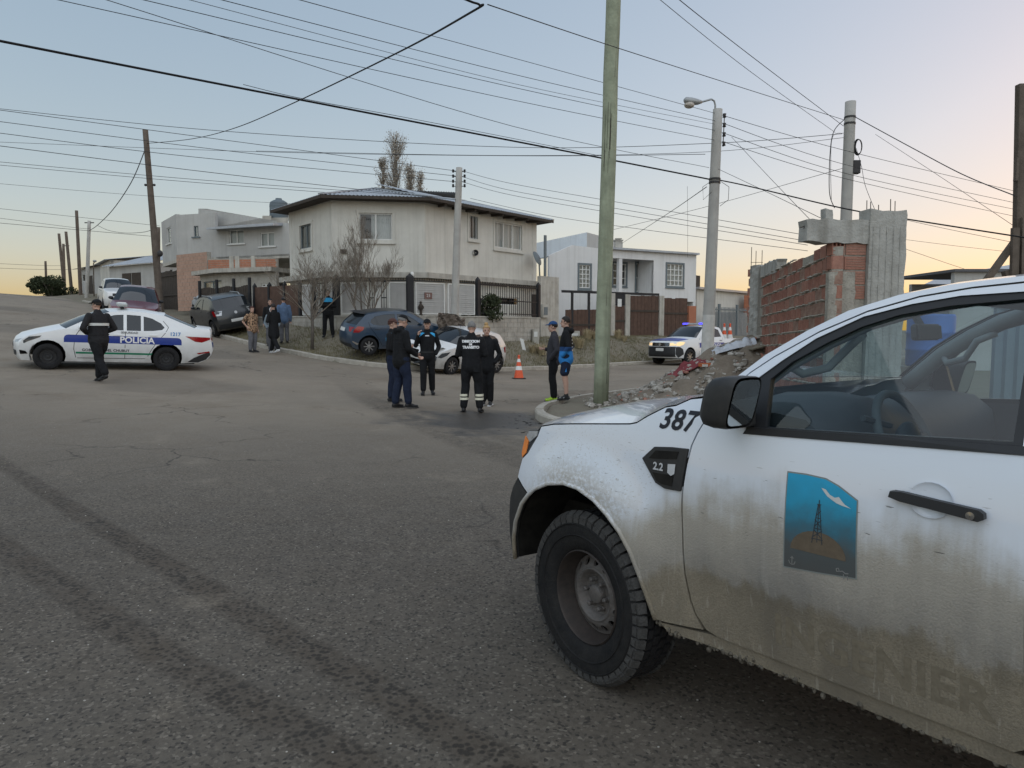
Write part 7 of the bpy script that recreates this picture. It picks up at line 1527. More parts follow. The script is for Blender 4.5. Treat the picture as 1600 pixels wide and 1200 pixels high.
for s in (-1, 1): face_decal(pc, pcb, 'tail_light_rear', [(s * .35, .87), (s * .74, .86), (s * .73, .78), (s * .40, .80)], 'lamp_red', False, .006); face_decal(pc, pcb, 'headlight_front', [(s * .42, .66), (s * .70, .71), (s * .72, .64), (s * .48, .60)], 'lamp_clear', True, .006)
face_text(pc, pcb, 'rear_lettering', 'POLICIA', .10, 0, .68, 'letter_white', False)
lbx = B().box(2.28, 2.52, -.50, .50, 1.55, 1.63); bar = lbx.build('light_bar', mat('lightbar_clear', (.33, .35, .34), .25, .2, 9, spec=.5), pc, bevel=.03); B().box(2.30, 2.50, -.14, .14, 1.548, 1.645).build('light_bar_centre', 'white_trim', pc, bevel=.02)
for s in (-1, 1): B().box(2.36, 2.44, s * .40 - .04, s * .40 + .04, 1.44, 1.55).build('light_bar_foot', 'black_plastic', pc)
B().tube([(3.2, 0, 1.44), (3.3, 0, 1.50)], .012, 5).build('aerial', 'black_plastic', pc)
PICK = dict(W=.955, L=5.25, belt=1.24, xf=.95, xr=4.05, R=.375, zb=.34, tw=.24, mirror=(2.02, 1.28), nose=.24, tail=.05, tumble=.36, handle_mat='black_plastic', mirror_mat='black_plastic',
    out=[sec('body', [(.20, .34), (.10, .46), (.10, .72), (.12, .86), (.16, 1.02), (.30, 1.11)], (-.14, 0), (-.18, .02)), sec('body', [(.30, 1.11), (.7, 1.16), (1.15, 1.20), (1.50, 1.25)], (-.18, .02), (-.12, .06)), sec('windshield', [(1.50, 1.25), (1.85, 1.48), (2.12, 1.66), (2.28, 1.73)], (-.16, .05), (-.10, .06)), sec('body', [(2.28, 1.73), (2.7, 1.78), (3.2, 1.775), (3.50, 1.73), (3.58, 1.68)], (-.10, .05), (.03, .05)), sec('rear_window', [(3.58, 1.68), (3.66, 1.48), (3.72, 1.26)], (.03, .04), (.03, .0)), ('open', [(3.72, 1.26), (3.74, 1.20), (5.20, 1.20)], [(0, 0)] * 3), sec('body', [(5.20, 1.20), (5.24, 1.15), (5.25, .9), (5.25, .62), (5.20, .55)], (.02, 0), (.04, 0))],
    win=[[(1.92, 1.27), (2.14, 1.46), (2.36, 1.64), (2.66, 1.67), (2.66, 1.27)], [(2.75, 1.27), (2.75, 1.675), (3.20, 1.67), (3.42, 1.62), (3.50, 1.29)]],
    seams=[[(1.62, .45), (1.60, 1.0), (1.75, 1.22)], [(2.70, .45), (2.71, 1.22)], [(3.30, .50), (3.42, .80), (3.56, 1.0), (3.58, 1.24)]], handles=[(2.52, 1.10), (3.40, 1.12)])
loc, pi_, ro = place(PICK, (8.05, 32.35), -130)
am, amb, wf = car('police_pickup', 'white double cab police pickup with blue bonnet behind the lamp base', 'police pickup', PICK, loc, -130, 'paint_white', pi_, ro); W = PICK['W']
bb_ = B().box(3.76, 5.18, -.80, .80, .70, .74); bb_.box(3.74, 3.77, -.84, .84, .74, 1.19); bb_.box(3.77, 5.18, -.86, -.80, .74, 1.19); bb_.box(3.77, 5.18, .80, .86, .74, 1.19); bb_.build('cargo_bed', 'black_plastic', am)
sd(am, wf, W, 'blue_stripe', [(1.66, .80), (3.55, .80), (3.66, 1.02), (1.66, 1.02)], 'stripe_blue', step=.15); face_decal(am, amb, 'blue_bonnet_edge', rrect(-.74, .74, 1.03, 1.07, .01), 'stripe_blue') if False else None
hbz = [(.27, 1.108), (.45, 1.141), (.60, 1.156), (.80, 1.176), (.95, 1.19)]; loft_geo(B(), hbz, [(-.18, .03), (-.175, .036), (-.165, .042), (-.155, .050), (-.15, .054)], W - .02, wf).build('bonnet_band', 'stripe_blue', am, smooth=True, fixn=False)
for s in (-1, 1):
    side_text(B(), 'POLICIA', .19, 3.02, .905, W, wf, s, .006, bold=.006).build('police_lettering', 'letter_white', am, fixn=False)
    sd(am, wf, W, 'headlight', [(.13, .90), (.16, 1.03), (.34, 1.08), (.62, 1.06), (.50, .95), (.30, .89)], 'headlamp_lit', .006, (s,)); sd(am, wf, W, 'bumper_side', [(.09, .52), (.10, .85), (.30, .85), (.46, .74), (.50, .52), (.22, .36)], 'black_plastic', .006, (s,)); sd(am, wf, W, 'tail_light', rrect(5.08, 5.24, .85, 1.12, .02), 'lamp_red', .006, (s,))
    face_decal(am, amb, 'headlight_front', [(s * .50, .90), (s * .50, 1.03), (s * .80, 1.04), (s * .82, .92)], 'headlamp_lit', True, .008)
face_decal(am, amb, 'bumper', rrect(-.86, .86, .40, .86, .06), 'black_plastic', True, .01); face_decal(am, amb, 'grille', rrect(-.48, .48, .88, 1.04, .03), 'underbody_black', True, .008); face_decal(am, amb, 'emblem', ell(0, .96, .075, .075), 'chrome', True, .02); face_decal(am, amb, 'front_plate', rrect(-.22, .22, .66, .79, .02), 'plate_white', True, .02)
for z in (.915, .965, 1.01): face_decal(am, amb, 'grille_bar', rrect(-.47, .47, z, z + .012, .002), 'chrome', True, .014)
lbb = B().box(2.42, 2.62, -.60, .60, 1.86, 1.94).build('light_bar', 'lightbar_clear', am, bevel=.03)
for s in (-1, 1): B().box(2.415, 2.625, s * .46 - .15, s * .46 + .15, 1.865, 1.95).build('blue_beacon', 'beacon_blue', am, bevel=.03); B().box(2.48, 2.56, s * .5 - .04, s * .5 + .04, 1.76, 1.86).build('light_bar_foot', 'black_plastic', am)
for k in range(1): pass
HATCH = dict(W=.835, L=3.92, belt=.98, xf=.80, xr=3.26, R=.30, zb=.20, mirror=(1.42, 1.0), nose=.26, tail=.20, tumble=.40,
    out=[sec('body', [(.16, .20), (.10, .32), (.10, .50), (.14, .64), (.28, .76)], (-.12, 0), (-.18, .02)), sec('body', [(.28, .76), (.55, .86), (.85, .93), (1.05, .985)], (-.18, .02), (-.12, .06)), sec('windshield', [(1.05, .985), (1.40, 1.20), (1.68, 1.36), (1.82, 1.405)], (-.16, .05), (-.10, .05)), sec('body', [(1.82, 1.405), (2.3, 1.45), (2.8, 1.435), (3.2, 1.38), (3.34, 1.345)], (-.10, .05), (.10, .05)), sec('tailgate_window', [(3.34, 1.345), (3.52, 1.17), (3.66, 1.03)], (.10, .03), (.16, .02)), sec('body', [(3.66, 1.03), (3.74, .92), (3.80, .75), (3.84, .56), (3.83, .42), (3.78, .30), (3.68, .22)], (.16, .02), (.10, 0))],
    win=[[(1.36, .985), (1.60, 1.16), (1.82, 1.29), (2.0, 1.345), (2.22, 1.36), (2.22, .985)], [(2.30, .985), (2.30, 1.362), (2.70, 1.35), (3.0, 1.30), (3.16, 1.20), (3.20, 1.10), (3.10, 1.03), (2.90, 1.0)]],
    seams=[[(1.25, .30), (1.22, .5), (1.24, .80), (1.30, .96)], [(2.26, .30), (2.26, .95)], [(2.82, .34), (2.90, .50), (3.05, .72), (3.22, .95), (3.26, 1.12)], [(1.28, .29), (2.8, .30)]], handles=[(2.10, .87), (2.98, .89)])
loc, pi_, ro = place(HATCH, (-4.86, 24.05), 60, 1, 'r')
bc, bcb, wf = car('blue_hatchback', 'dark blue hatchback pushed up on the verge behind the officers', 'car', HATCH, (loc[0], loc[1], loc[2] + .03), 60, 'paint_blue', pi_ * .2 + 1.0, ro * .3); W = HATCH['W']
for s in (-1, 1):
    sd(bc, wf, W, 'tail_light', [(3.42, .96), (3.62, .99), (3.74, .88), (3.78, .78), (3.60, .78), (3.46, .86)], 'lamp_red', .006, (s,)); face_decal(bc, bcb, 'tail_light_rear', [(s * .44, .96), (s * .70, .95), (s * .72, .80), (s * .52, .80)], 'lamp_red', False, .006); sd(bc, wf, W, 'headlight', [(.18, .60), (.30, .74), (.62, .80), (.50, .70), (.30, .60)], 'lamp_clear', .006, (s,))
face_decal(bc, bcb, 'rear_plate', rrect(-.24, .24, .78, .90, .02), 'plate_white', False, .012); face_decal(bc, bcb, 'rear_bumper', rrect(-.72, .72, .26, .40, .04), 'black_plastic', False, .01); loft_geo(B(), [(3.26, 1.405), (3.42, 1.385)], [(.10, .04), (.20, .03)], W, wf).build('spoiler', 'black_plastic', bc, smooth=True, fixn=False)
loft_geo(B(), [(1.84, 1.412), (2.3, 1.456), (2.8, 1.441), (3.2, 1.386), (3.34, 1.352)], [(-.10, .052), (0, .054), (.02, .054), (.06, .052), (.10, .05)], W - .05, wf).build('dark_roof', 'paint_dark', bc, smooth=True, fixn=False)
sd(bc, wf, W, 'rear_bumper_trim', [(3.60, .40), (3.80, .50), (3.81, .46), (3.66, .36)], 'chrome', .006)
loc, pi_, ro = place(HATCH, (-2.05, 23.35), -144)
wc, wcb, wf = car('white_hatchback', 'crashed white hatchback with crumpled front behind the capped officer', 'car', HATCH, loc, -144, 'paint_white_old', pi_, ro); W = HATCH['W']
for s in (-1, 1):
    sd(wc, wf, W, 'headlight', [(.16, .58), (.28, .72), (.60, .78), (.48, .66), (.28, .56)], 'lamp_dark', .006, (s,)); sd(wc, wf, W, 'tail_light', [(3.50, .92), (3.66, .96), (3.74, .72), (3.60, .74)], 'lamp_red', .006, (s,))
face_decal(wc, wcb, 'broken_grille', rrect(-.62, .62, .48, .70, .05), 'underbody_black', True, .01); face_decal(wc, wcb, 'lower_intake', rrect(-.55, .55, .26, .40, .05), 'underbody_black', True, .01)
rnd = random.Random(5)
for k in range(9):     # torn bumper pieces and bent sheet
    y = -.7 + 1.4 * k / 8; c = (rnd.uniform(-.12, .05), y, rnd.uniform(.25, .68)); B().obox(c, (.03, rnd.uniform(-.03, .03), .02), (rnd.uniform(-.03, .03), .11, rnd.uniform(-.05, .05)), (.015, 0, rnd.uniform(.03, .06))).build('torn_bumper_piece', 'paint_white_old' if k % 2 else 'black_plastic', wc, bevel=.01)
bh_ = B(); vs = []
for j in range(9):
    for i in range(15): x = .10 + 1.0 * j / 8; y = -.68 + 1.36 * i / 14; vs.append((x, y, .80 + .16 * j / 8 + .10 * math.sin(j * 1.2) * math.sin(i * .5 + .5) * (1 - j / 9) + .05 * noise1(i * .9 + j, 3)))
bh_.add(vs, [(j * 15 + i, j * 15 + i + 1, (j + 1) * 15 + i + 1, (j + 1) * 15 + i) for j in range(8) for i in range(14)]).build('buckled_bonnet', 'paint_white_old', wc, smooth=True, fixn=False)
B().tube([(1.9, 0, 1.46), (1.75, 0, 1.75)], .006, 4).build('aerial', 'black_plastic', wc)
SUV = dict(HATCH); SUV.update(W=.87, L=4.08, R=.325, zb=.26, xf=.84, xr=3.42, belt=1.08, mirror=(1.48, 1.10), tumble=.34, tail=.16)
def rs(P, kx, kz): return [(x * kx, z * kz) for x, z in P]
SUV['out'] = [(n_, rs(P, 1.04, 1.095), bu) for n_, P, bu in HATCH['out']]; SUV['win'] = [rs(P, 1.04, 1.095) for P in HATCH['win']]; SUV['seams'] = [rs(P, 1.04, 1.095) for P in HATCH['seams']]; SUV['handles'] = [(2.2, .96), (3.1, .98)]
loc, pi_, ro = place(SUV, (-12.25, 29.45), -40, -1, 'r')
sv_, svb, wf = car('dark_hatchback', 'dark grey raised hatchback with roof rails parked facing uphill', 'car', SUV, loc, -40, 'paint_dark', pi_, ro); W = SUV['W']
for s in (-1, 1):
    sd(sv_, wf, W, 'tail_light', [(3.60, 1.05), (3.76, 1.08), (3.88, .96), (3.92, .84), (3.76, .86)], 'lamp_red', .006, (s,)); face_decal(sv_, svb, 'tail_light_rear', [(s * .50, 1.06), (s * .76, 1.05), (s * .78, .88), (s * .56, .88)], 'lamp_clear', False, .008)
    B().tube([(1.95, s * .60, 1.555), (2.05, s * .60, 1.62), (3.1, s * .58, 1.62), (3.25, s * .57, 1.53)], .02, 6).build('roof_rail', 'galvanised', sv_, smooth=True)
face_decal(sv_, svb, 'rear_plate', rrect(-.26, .26, .56, .68, .02), 'plate_white', False, .02); face_decal(sv_, svb, 'rear_bumper', rrect(-.76, .76, .32, .52, .05), 'black_plastic', False, .012); face_decal(sv_, svb, 'emblem', ell(0, .93, .06, .06), 'decal_grey', False, .015)
loc, pi_, ro = place(HATCH, (-14.7, 34.9), -41, -1, 'r')
slv, slb, wf = car('silver_car', 'silver car half hidden in front of the dark raised hatchback', 'car', HATCH, loc, -41, 'paint_silver', pi_, ro)
OLDP = dict(PICK); OLDP.update(W=.86, R=.35, rim='steel')
loc, pi_, ro = place(OLDP, (-13.35, 26.7), 155)
rp_, rpb, wf = car('maroon_pickup', 'maroon pickup facing downhill behind the police sedan', 'pickup truck', OLDP, loc, 155, 'paint_maroon', pi_, ro); W = OLDP['W']
for s in (-1, 1): face_decal(rp_, rpb, 'headlight', rrect(*sorted((s * .48, s * .78)), .90, 1.02, .02), 'lamp_clear', True, .01); sd(rp_, wf, W, 'silver_flank', [(1.7, .60), (3.5, .60), (3.5, 1.22), (1.75, 1.22)], 'paint_silver', .004, (s,))
face_decal(rp_, rpb, 'bumper', rrect(-.80, .80, .46, .62, .04), 'chrome', True, .02); face_decal(rp_, rpb, 'grille', rrect(-.45, .45, .88, 1.03, .02), 'black_plastic', True, .01)
B().box(3.76, 5.18, -.72, .72, .70, .74).build('cargo_bed', 'black_plastic', rp_)
loc, pi_, ro = place(OLDP, (-21.3, 40.4), 146)
wp_, wpb, wf = car('white_pickup', 'white pickup parked uphill just behind the maroon pickup', 'pickup truck', OLDP, loc, 146, 'paint_white_old', pi_, ro)
face_decal(wp_, wpb, 'grille', rrect(-.45, .45, .88, 1.03, .02), 'black_plastic', True, .01); B().box(3.76, 5.18, -.72, .72, .70, .74).build('cargo_bed', 'black_plastic', wp_)
# ---- traffic cones
mat('cone_orange', (.62, .095, .035), .55, .12, 9); mat('cone_white', (.66, .66, .64), .5, .08, 9); mat('cone_black', (.02, .02, .02), .7, .2, 9)
def cone(label, loc, h=.72, mini=1.0):
    r = empty('traffic_cone', loc, random.random(), label, 'traffic cone', 'traffic cones'); r.scale = (mini, mini, mini)
    B().box(-.19, .19, -.19, .19, 0, .035).build('base', 'cone_black', r, bevel=.012)
    def cr(z): return .135 * (1 - z / h) + .028
    B().lathe([(cr(.035), .035), (cr(h * .40), h * .40), (cr(h * .42), h * .42), (cr(h * .58), h * .58), (cr(h * .6), h * .6), (cr(h * .95), h * .95), (.02, h), (.001, h)], 20).build('body', 'cone_orange', r, smooth=True)
    for a, b_ in ((.40, .58), (.76, .90)): B().lathe([(cr(h * a) + .002, h * a), (cr(h * b_) + .002, h * b_)], 20).build('reflective_band', 'cone_white', r, smooth=True)
    B().ball((0, 0, h + .01), .045, .045, .05, 10, 6).build('cap', 'cone_orange', r, smooth=True); return r
cone('orange traffic cone with white bands standing on the side street', (.22, 22.9, hgt(.22, 22.9)), .72)
bpv = Matrix.Rotation(am.rotation_euler.z, 4, 'Z')
for (x, y), lb_4 in (((4.50, -.35), 'left of two banded cones standing in the police pickup bed'), ((4.92, -.40), 'right of two banded cones standing in the police pickup bed')):
    cone(lb_4, Vector(am.location) + bpv @ Vector((x, y, .74)), .90, 1.25)
# ------------------------------------------------------------------ people: one continuous body each (parts fused and smoothed), hair, caps and kit as children.  They face local +y
mat('skin', (.42, .265, .205), .6, .08, 20, spec=.3); mat('hair_dark', (.018, .014, .012), .7, .2, 40); mat('hair_grey', (.16, .155, .15), .8, .3, 60); mat('hair_blond', (.36, .23, .10), .7, .25, 50); mat('hair_red', (.06, .022, .016), .7, .2, 40)
mat('cloth_black', (.013, .0135, .015), .9, .3, 18, bump=.4, bscale=30, spec=.15); mat('cloth_vest', (.020, .020, .022), .85, .3, 24, bump=.5, bscale=40, spec=.2); mat('cloth_navy', (.016, .022, .042), .9, .3, 14, bump=.4, bscale=28, spec=.15); mat('cloth_cyan', (.05, .33, .60), .85, .15, 14, bump=.3, bscale=28, spec=.15)
mat('cloth_grey', (.12, .12, .13), .95, .2, 14, bump=.4, bscale=28, spec=.1); mat('cloth_grey_blue', (.20, .24, .27), .95, .2, 14, bump=.4, bscale=28, spec=.1); mat('cloth_blue_shirt', (.10, .15, .24), .95, .2, 14, bump=.4, bscale=28, spec=.1); mat('cloth_charcoal', (.045, .045, .052), .95, .2, 14, bump=.4, bscale=28, spec=.1); mat('cloth_bright_blue', (.03, .20, .52), .8, .12, 14, bump=.3, bscale=28, spec=.2); mat('cloth_mid_blue', (.02, .06, .16), .8, .15, 14, bump=.3, bscale=28, spec=.2); mat('cloth_white', (.55, .56, .58), .9, .1, 14)
mat('cloth_pattern', (.035, .025, .02), .9, .2, 26, col2=(.42, .27, .17), spotty=.16, bump=.3, bscale=28, spec=.1); mat('shoe_black', (.014, .014, .015), .6, .3, 20); mat('shoe_white', (.55, .55, .55), .6, .15, 20); mat('shoe_sport', (.03, .03, .03), .6, .3, 20); mat('shoe_neon', (.30, .48, .03), .6, .15, 20); mat('reflective', (.55, .56, .54), .5, .1, 20); mat('lip', (.25, .09, .08), .6, .1, 20); mat('eye_dark', (.02, .016, .014), .3, .1, 20)
def prim_mesh(b, ch, n=12):
    """closed tube through (centre, rx, ry) sections with rounded ends; sections lie across the run of the chain"""
    P = [Vector(c[0]) for c in ch]; RX = [c[1] for c in ch]; RY = [c[2] if len(c) > 2 else c[1] for c in ch]; m = len(P)
    if m == 1: b.ball(P[0], RX[0], RY[0], ch[0][3] if len(ch[0]) > 3 else RX[0], n, 8); return
    d0 = (P[1] - P[0]).normalized(); d1 = (P[-1] - P[-2]).normalized(); secs = []
    for a, k in ((75, .26), (45, .71), (20, .94)): secs.append((P[0] - d0 * RX[0] * math.sin(R(a)) * min(1, RY[0] / RX[0]), RX[0] * k, RY[0] * k))
    secs += list(zip(P, RX, RY))
    for a, k in ((20, .94), (45, .71), (75, .26)): secs.append((P[-1] + d1 * RX[-1] * math.sin(R(a)) * min(1, RY[-1] / RX[-1]), RX[-1] * k, RY[-1] * k))
    vs = []; M_ = len(secs)
    for i, (p, rx, ry) in enumerate(secs):
        d = (secs[min(i + 1, M_ - 1)][0] - secs[max(i - 1, 0)][0]).normalized(); u = Vector((1, 0, 0)) - d * d.x
        if u.length < .2: u = Vector((0, 1, 0)) - d * d.y
        u.normalize(); w = d.cross(u)
        for k in range(n): a = 2 * math.pi * k / n; vs.append(p + u * math.cos(a) * rx + w * math.sin(a) * ry)
    fs = [(i * n + k, i * n + (k + 1) % n, (i + 1) * n + (k + 1) % n, (i + 1) * n + k) for i in range(M_ - 1) for k in range(n)]
    fs += [tuple(range(n))[::-1], tuple(range((M_ - 1) * n, M_ * n))]; b.add(vs, fs)
def fuse(prims, voxel):
    b = B()
    for ch, m, bands in prims: prim_mesh(b, ch)
    me = b.mesh('body'); o = bpy.data.objects.new('tmp', me); sc.collection.objects.link(o)
    md = o.modifiers.new('r', 'REMESH'); md.mode = 'VOXEL'; md.voxel_size = voxel; sm2 = o.modifiers.new('s', 'SMOOTH'); sm2.factor = .5; sm2.iterations = 3
    dg = bpy.context.evaluated_depsgraph_get(); dg.update(); out = bpy.data.meshes.new_from_object(o.evaluated_get(dg)); bpy.data.objects.remove(o); bpy.data.meshes.remove(me)
    n = len(out.polygons); C_ = np.empty(n * 3); out.polygons.foreach_get('center', C_); C_ = C_.reshape(-1, 3); best = np.full(n, 1e9); own = np.zeros(n, int); mats = []
    for i, (ch, m, bands) in enumerate(prims):
        for j in range(max(1, len(ch) - 1)):
            a = np.array(ch[j][0]); c = np.array(ch[min(j + 1, len(ch) - 1)][0]); ab = c - a; t = np.clip(((C_ - a) @ ab) / (ab @ ab + 1e-9), 0, 1); q = C_ - (a + t[:, None] * ab)
            r0 = (ch[j][1] + (ch[j][2] if len(ch[j]) > 2 else ch[j][1])) / 2; k1 = min(j + 1, len(ch) - 1); r1 = (ch[k1][1] + (ch[k1][2] if len(ch[k1]) > 2 else ch[k1][1])) / 2
            if len(ch[j]) > 2 and abs(ab[2]) > .5 * np.linalg.norm(ab): rx = ch[j][1] + (ch[k1][1] - ch[j][1]) * t; ry = ch[j][2] + (ch[k1][2] - ch[j][2]) * t; dd = (np.sqrt((q[:, 0] / rx) ** 2 + (q[:, 1] / ry) ** 2 + (q[:, 2] / ((rx + ry) / 2)) ** 2) - 1) * (rx + ry) / 2
            else: dd = np.linalg.norm(q, axis=1) - (r0 + (r1 - r0) * t)
            k = dd < best; best[k] = dd[k]; own[k] = i
    idx = np.zeros(n, int)
    for i, (ch, m, bands) in enumerate(prims):
        k = own == i
        if bands:
            for z0, mm in bands:
                if mm not in mats: mats.append(mm)
                kk = k & (C_[:, 2] >= z0); idx[kk] = mats.index(mm)
        else:
            if m not in mats: mats.append(m)
            idx[k] = mats.index(m)
    out.materials.clear()
    for mm in mats: out.materials.append(MATS[mm])
    out.polygons.foreach_set('material_index', idx.tolist()); out.polygons.foreach_set('use_smooth', [True] * n); return out
def hand(prims, w, d, m, spread, fist=.4, side=1, s=1.0):
    """palm and five bent fingers from the wrist w along d; spread: direction across the palm"""
    w, d, sp = Vector(w), Vector(d).normalized(), Vector(spread); sp = (sp - d * sp.dot(d)).normalized(); nrm_ = d.cross(sp) * side
    prims.append(([(w, .028 * s, .022 * s), (w + d * .045 * s, .036 * s, .020 * s), (w + d * .085 * s, .038 * s, .018 * s)], m, None))
    for k, L_ in enumerate((.072, .080, .075, .058)):
        a = w + d * .088 * s + sp * (.030 - .020 * k) * s; b_ = a + (d * math.cos(fist) + nrm_ * math.sin(fist)) * L_ * .5 * s; c = b_ + (d * math.cos(fist * 2.2) + nrm_ * math.sin(fist * 2.2)) * L_ * .55 * s; prims.append(([(a, .0095 * s), (b_, .009 * s), (c, .008 * s)], m, None))
    a = w + d * .03 * s + sp * .030 * s; b_ = a + (d * .6 + sp * .7 + nrm_ * .2).normalized() * .042 * s; c = b_ + (d * .9 + sp * .1 + nrm_ * .4).normalized() * .032 * s; prims.append(([(a, .012 * s), (b_, .0105 * s), (c, .009 * s)], m, None))
def person(label, xy, az, H=1.75, top='cloth_black', topb=None, pants='cloth_black', shoes='shoe_black', sleeves='long', arms=('down', 'down'), legs='stand', bulk=1.0, hair=('hair_dark', 'short'), cap=None, look=0.0, nod=0.0, coat=0.0, voxel=.0115, shorts=None, z=None, extra=None, hood=None, lean=0.0, pantb=None):
    s = H / 1.75; x, y = xy; z = gz(x, y) if z is None else z; root = empty('person', (x, y, z), -R(az), label, 'person', None); pr = []; k = bulk
    def V(a, b, c): return Vector((a * s, b * s, c * s))
    st = {'stand': ((-.10, .0), (.10, .0)), 'wide': ((-.155, .0), (.155, .0)), 'walk': ((-.07, -.30), (.07, .26)), 'stride': ((-.05, -.24), (.05, .14)), 'close': ((-.075, .0), (.075, .02)), 'offset': ((-.11, -.06), (.10, .10))}[legs]
    hipz = .93; lz = lean
    for i, sd_ in enumerate((-1, 1)):
        fx, fy = st[i]; hx = sd_ * .085 * k ** .5; kn = V((hx + fx) / 2, (fy) * .45 + (.05 if fy > .1 else .02), .50); an = V(fx, fy - .02, .095 + (.07 if fy < -.2 else 0)); heel = fy < -.2
        th = .098 * k ** .7; lowm = pants if not shorts else 'skin'
        pr.append(([(V(hx, 0, hipz), th * 1.05 * s), (V(hx * 1.02 + (fx - hx) * .25, fy * .22, .72), th * .96 * s), (kn + V(0, 0, .10), th * .80 * s)], shorts or pants, None))
        rk = .080 * k ** .5 if not shorts else .058; pr.append(([(kn + V(0, 0, .10), th * .78 * s if not shorts else .062 * s), (kn, rk * s), (kn.lerp(an, .35) + V(0, -.012, 0), rk * .95 * s), (an + V(0, 0, .05), (.068 if not shorts else .040) * s * k ** .3)], lowm, pantb if not shorts else None))
        if shorts: pr.append(([(V(hx * 1.02 + (fx - hx) * .25, fy * .22, .72), .100 * s), (kn + V(0, 0, .10), .098 * s)], shorts, None))
        t = .06 if not heel else .05; toe = an + V(sd_ * .03, .17, -.055 if not heel else -.10); bk = an + V(0, -.045, -.035)
        pr.append(([(bk, .036 * s, .034 * s), (an + V(0, .05, -.03), .040 * s, .036 * s), (toe + V(0, -.05, 0), .041 * s, .028 * s), (toe, .034 * s, .022 * s)], shoes, None)); pr.append(([(an, .044 * s), (an + V(0, 0, .04), .044 * s)], shoes, None))
        so = B(); so.obox((bk + toe) / 2 + V(0, .01, -.028), V(0, .125, (toe.z - bk.z) / s * .5), V(.042, 0, 0), V(0, 0, .010)); so.build('shoe_sole', 'shoe_white' if shoes in ('shoe_white', 'shoe_sport') else 'shoe_black', root, bevel=.008)
    tl = V(0, lz, 0)
    tm = top; tw = .165 * k; 
    pr.append(([(V(0, 0, .90), .155 * s * k, .115 * s * k), (V(0, 0, 1.0), .160 * s * k, .118 * s * k)], pants if not topb else None or pants, None))
    pr.append(([(V(0, 0, .895 if not coat else .93 - coat), (.176 + coat * .08) * s * k, (.142 + coat * .05) * s * k), (V(0, .01 * 0, 1.06) + tl * .2, .162 * s * k, .128 * s * k), (V(0, .0, 1.22) + tl * .6, .178 * s * k ** .7, .128 * s * k ** .8), (V(0, -.01, 1.36) + tl, .190 * s * k ** .4, .112 * s), (V(0, -.015, 1.44) + tl, .150 * s, .085 * s), (V(0, -.01, 1.485) + tl, .085 * s, .07 * s)], tm, topb))
    if coat:
        pr.append(([(V(0, 0, .93 - coat), .185 * s * k, .15 * s * k), (V(0, 0, .95), .170 * s * k, .14 * s * k)], tm, topb))
    hc = V(0, .02, 1.632) + tl + V(0, .03 * nod, -.01 * nod); yaw = R(look); hy = Vector((-math.sin(yaw), math.cos(yaw), 0)); hx_ = Vector((math.cos(yaw), math.sin(yaw), 0)); pn = R(nod * 25); fw = hy * math.cos(pn) - Vector((0, 0, 1)) * math.sin(pn); up = hy * math.sin(pn) + Vector((0, 0, 1)) * math.cos(pn)
    pr.append(([(V(0, -.015, 1.46) + tl, .060 * s, .058 * s), (V(0, .005, 1.56) + tl, .054 * s, .055 * s)], 'skin', None))
    def Hd(a, b_, c): return hc + (hx_ * a + fw * b_ + up * c) * s
    pr.append(([(Hd(0, -.012, .030), .076 * s, .094 * s, .092 * s)], 'skin', None)); pr.append(([(Hd(0, .020, -.045), .058 * s, .066 * s, .068 * s)], 'skin', None)); pr.append(([(Hd(0, .075, .012), .010 * s), (Hd(0, .100, -.022), .014 * s)], 'skin', None)); pr.append(([(Hd(0, .070, -.088), .022 * s, .016 * s, .016 * s)], 'skin', None))
    for e in (-1, 1): pr.append(([(Hd(e * .074, -.012, -.005), .010 * s, .022 * s, .030 * s)], 'skin', None))
    for i, sd_ in enumerate((-1, 1)):
        S_ = V(sd_ * (.178 * k ** .4), -.015, 1.405) + tl; mode = arms[i]
        E_, W_, hd = {'down': ((.055, -.03, -.29), (.06, .03, -.54), (0, .05, -1)), 'pocket': ((.095, -.07, -.28), (.02, .07, -.45), (-.2, .3, -1)), 'front': ((.075, .0, -.28), (-.06, .19, -.26), (-.4, .9, .1)), 'phone': ((.085, .02, -.26), (.02, .20, -.03), (-.2, .3, .95)), 'cross': ((.07, .02, -.27), (-.16, .17, -.24), (-1, .2, .1)), 'hip': ((.16, -.08, -.24), (.04, .0, -.44), (-.5, .4, -.8)), 'akimbo': ((.15, -.02, -.26), (-.02, .14, -.36), (-.8, .4, -.3)), 'swing_f': ((.07, .06, -.28), (.04, .22, -.46), (0, .6, -.8)), 'swing_b': ((.07, -.12, -.26), (.08, -.16, -.50), (0, -.1, -1)), 'give': ((.06, .03, -.28), (.0, .22, -.40), (-.1, .8, -.5)), 'reach': ((.06, .10, -.26), (.0, .30, -.30), (0, .9, -.1))}[mode]
        E_ = S_ + V(sd_ * E_[0], E_[1], E_[2]); W_ = S_ + V(sd_ * W_[0], W_[1], W_[2]); hd = Vector((sd_ * hd[0], hd[1], hd[2]))
        sl = tm if sleeves != 'short' else tm; ar = .058 * k ** .5
        if sleeves == 'short':
            mid = S_.lerp(E_, .75); pr.append(([(S_, ar * 1.15 * s), (mid, ar * 1.12 * s)], tm, None)); pr.append(([(mid, .045 * s), (E_, .042 * s)], 'skin', None)); pr.append(([(E_, .042 * s), (W_, .030 * s)], 'skin', None))
        else:
            pr.append(([(S_, ar * 1.12 * s), (S_.lerp(E_, .5), ar * 1.05 * s), (E_, ar * .95 * s)], tm, topb)); pr.append(([(E_, ar * .95 * s), (E_.lerp(W_, .5), ar * .88 * s), (W_, ar * .70 * s)], tm, topb))
        if mode not in ('pocket', 'cross'): hand(pr, W_, hd, 'skin', Vector((0, 1, 0)) if abs(hd.normalized().y) < .6 else Vector((sd_ * -.3, 0, 1)), .45, sd_, s)
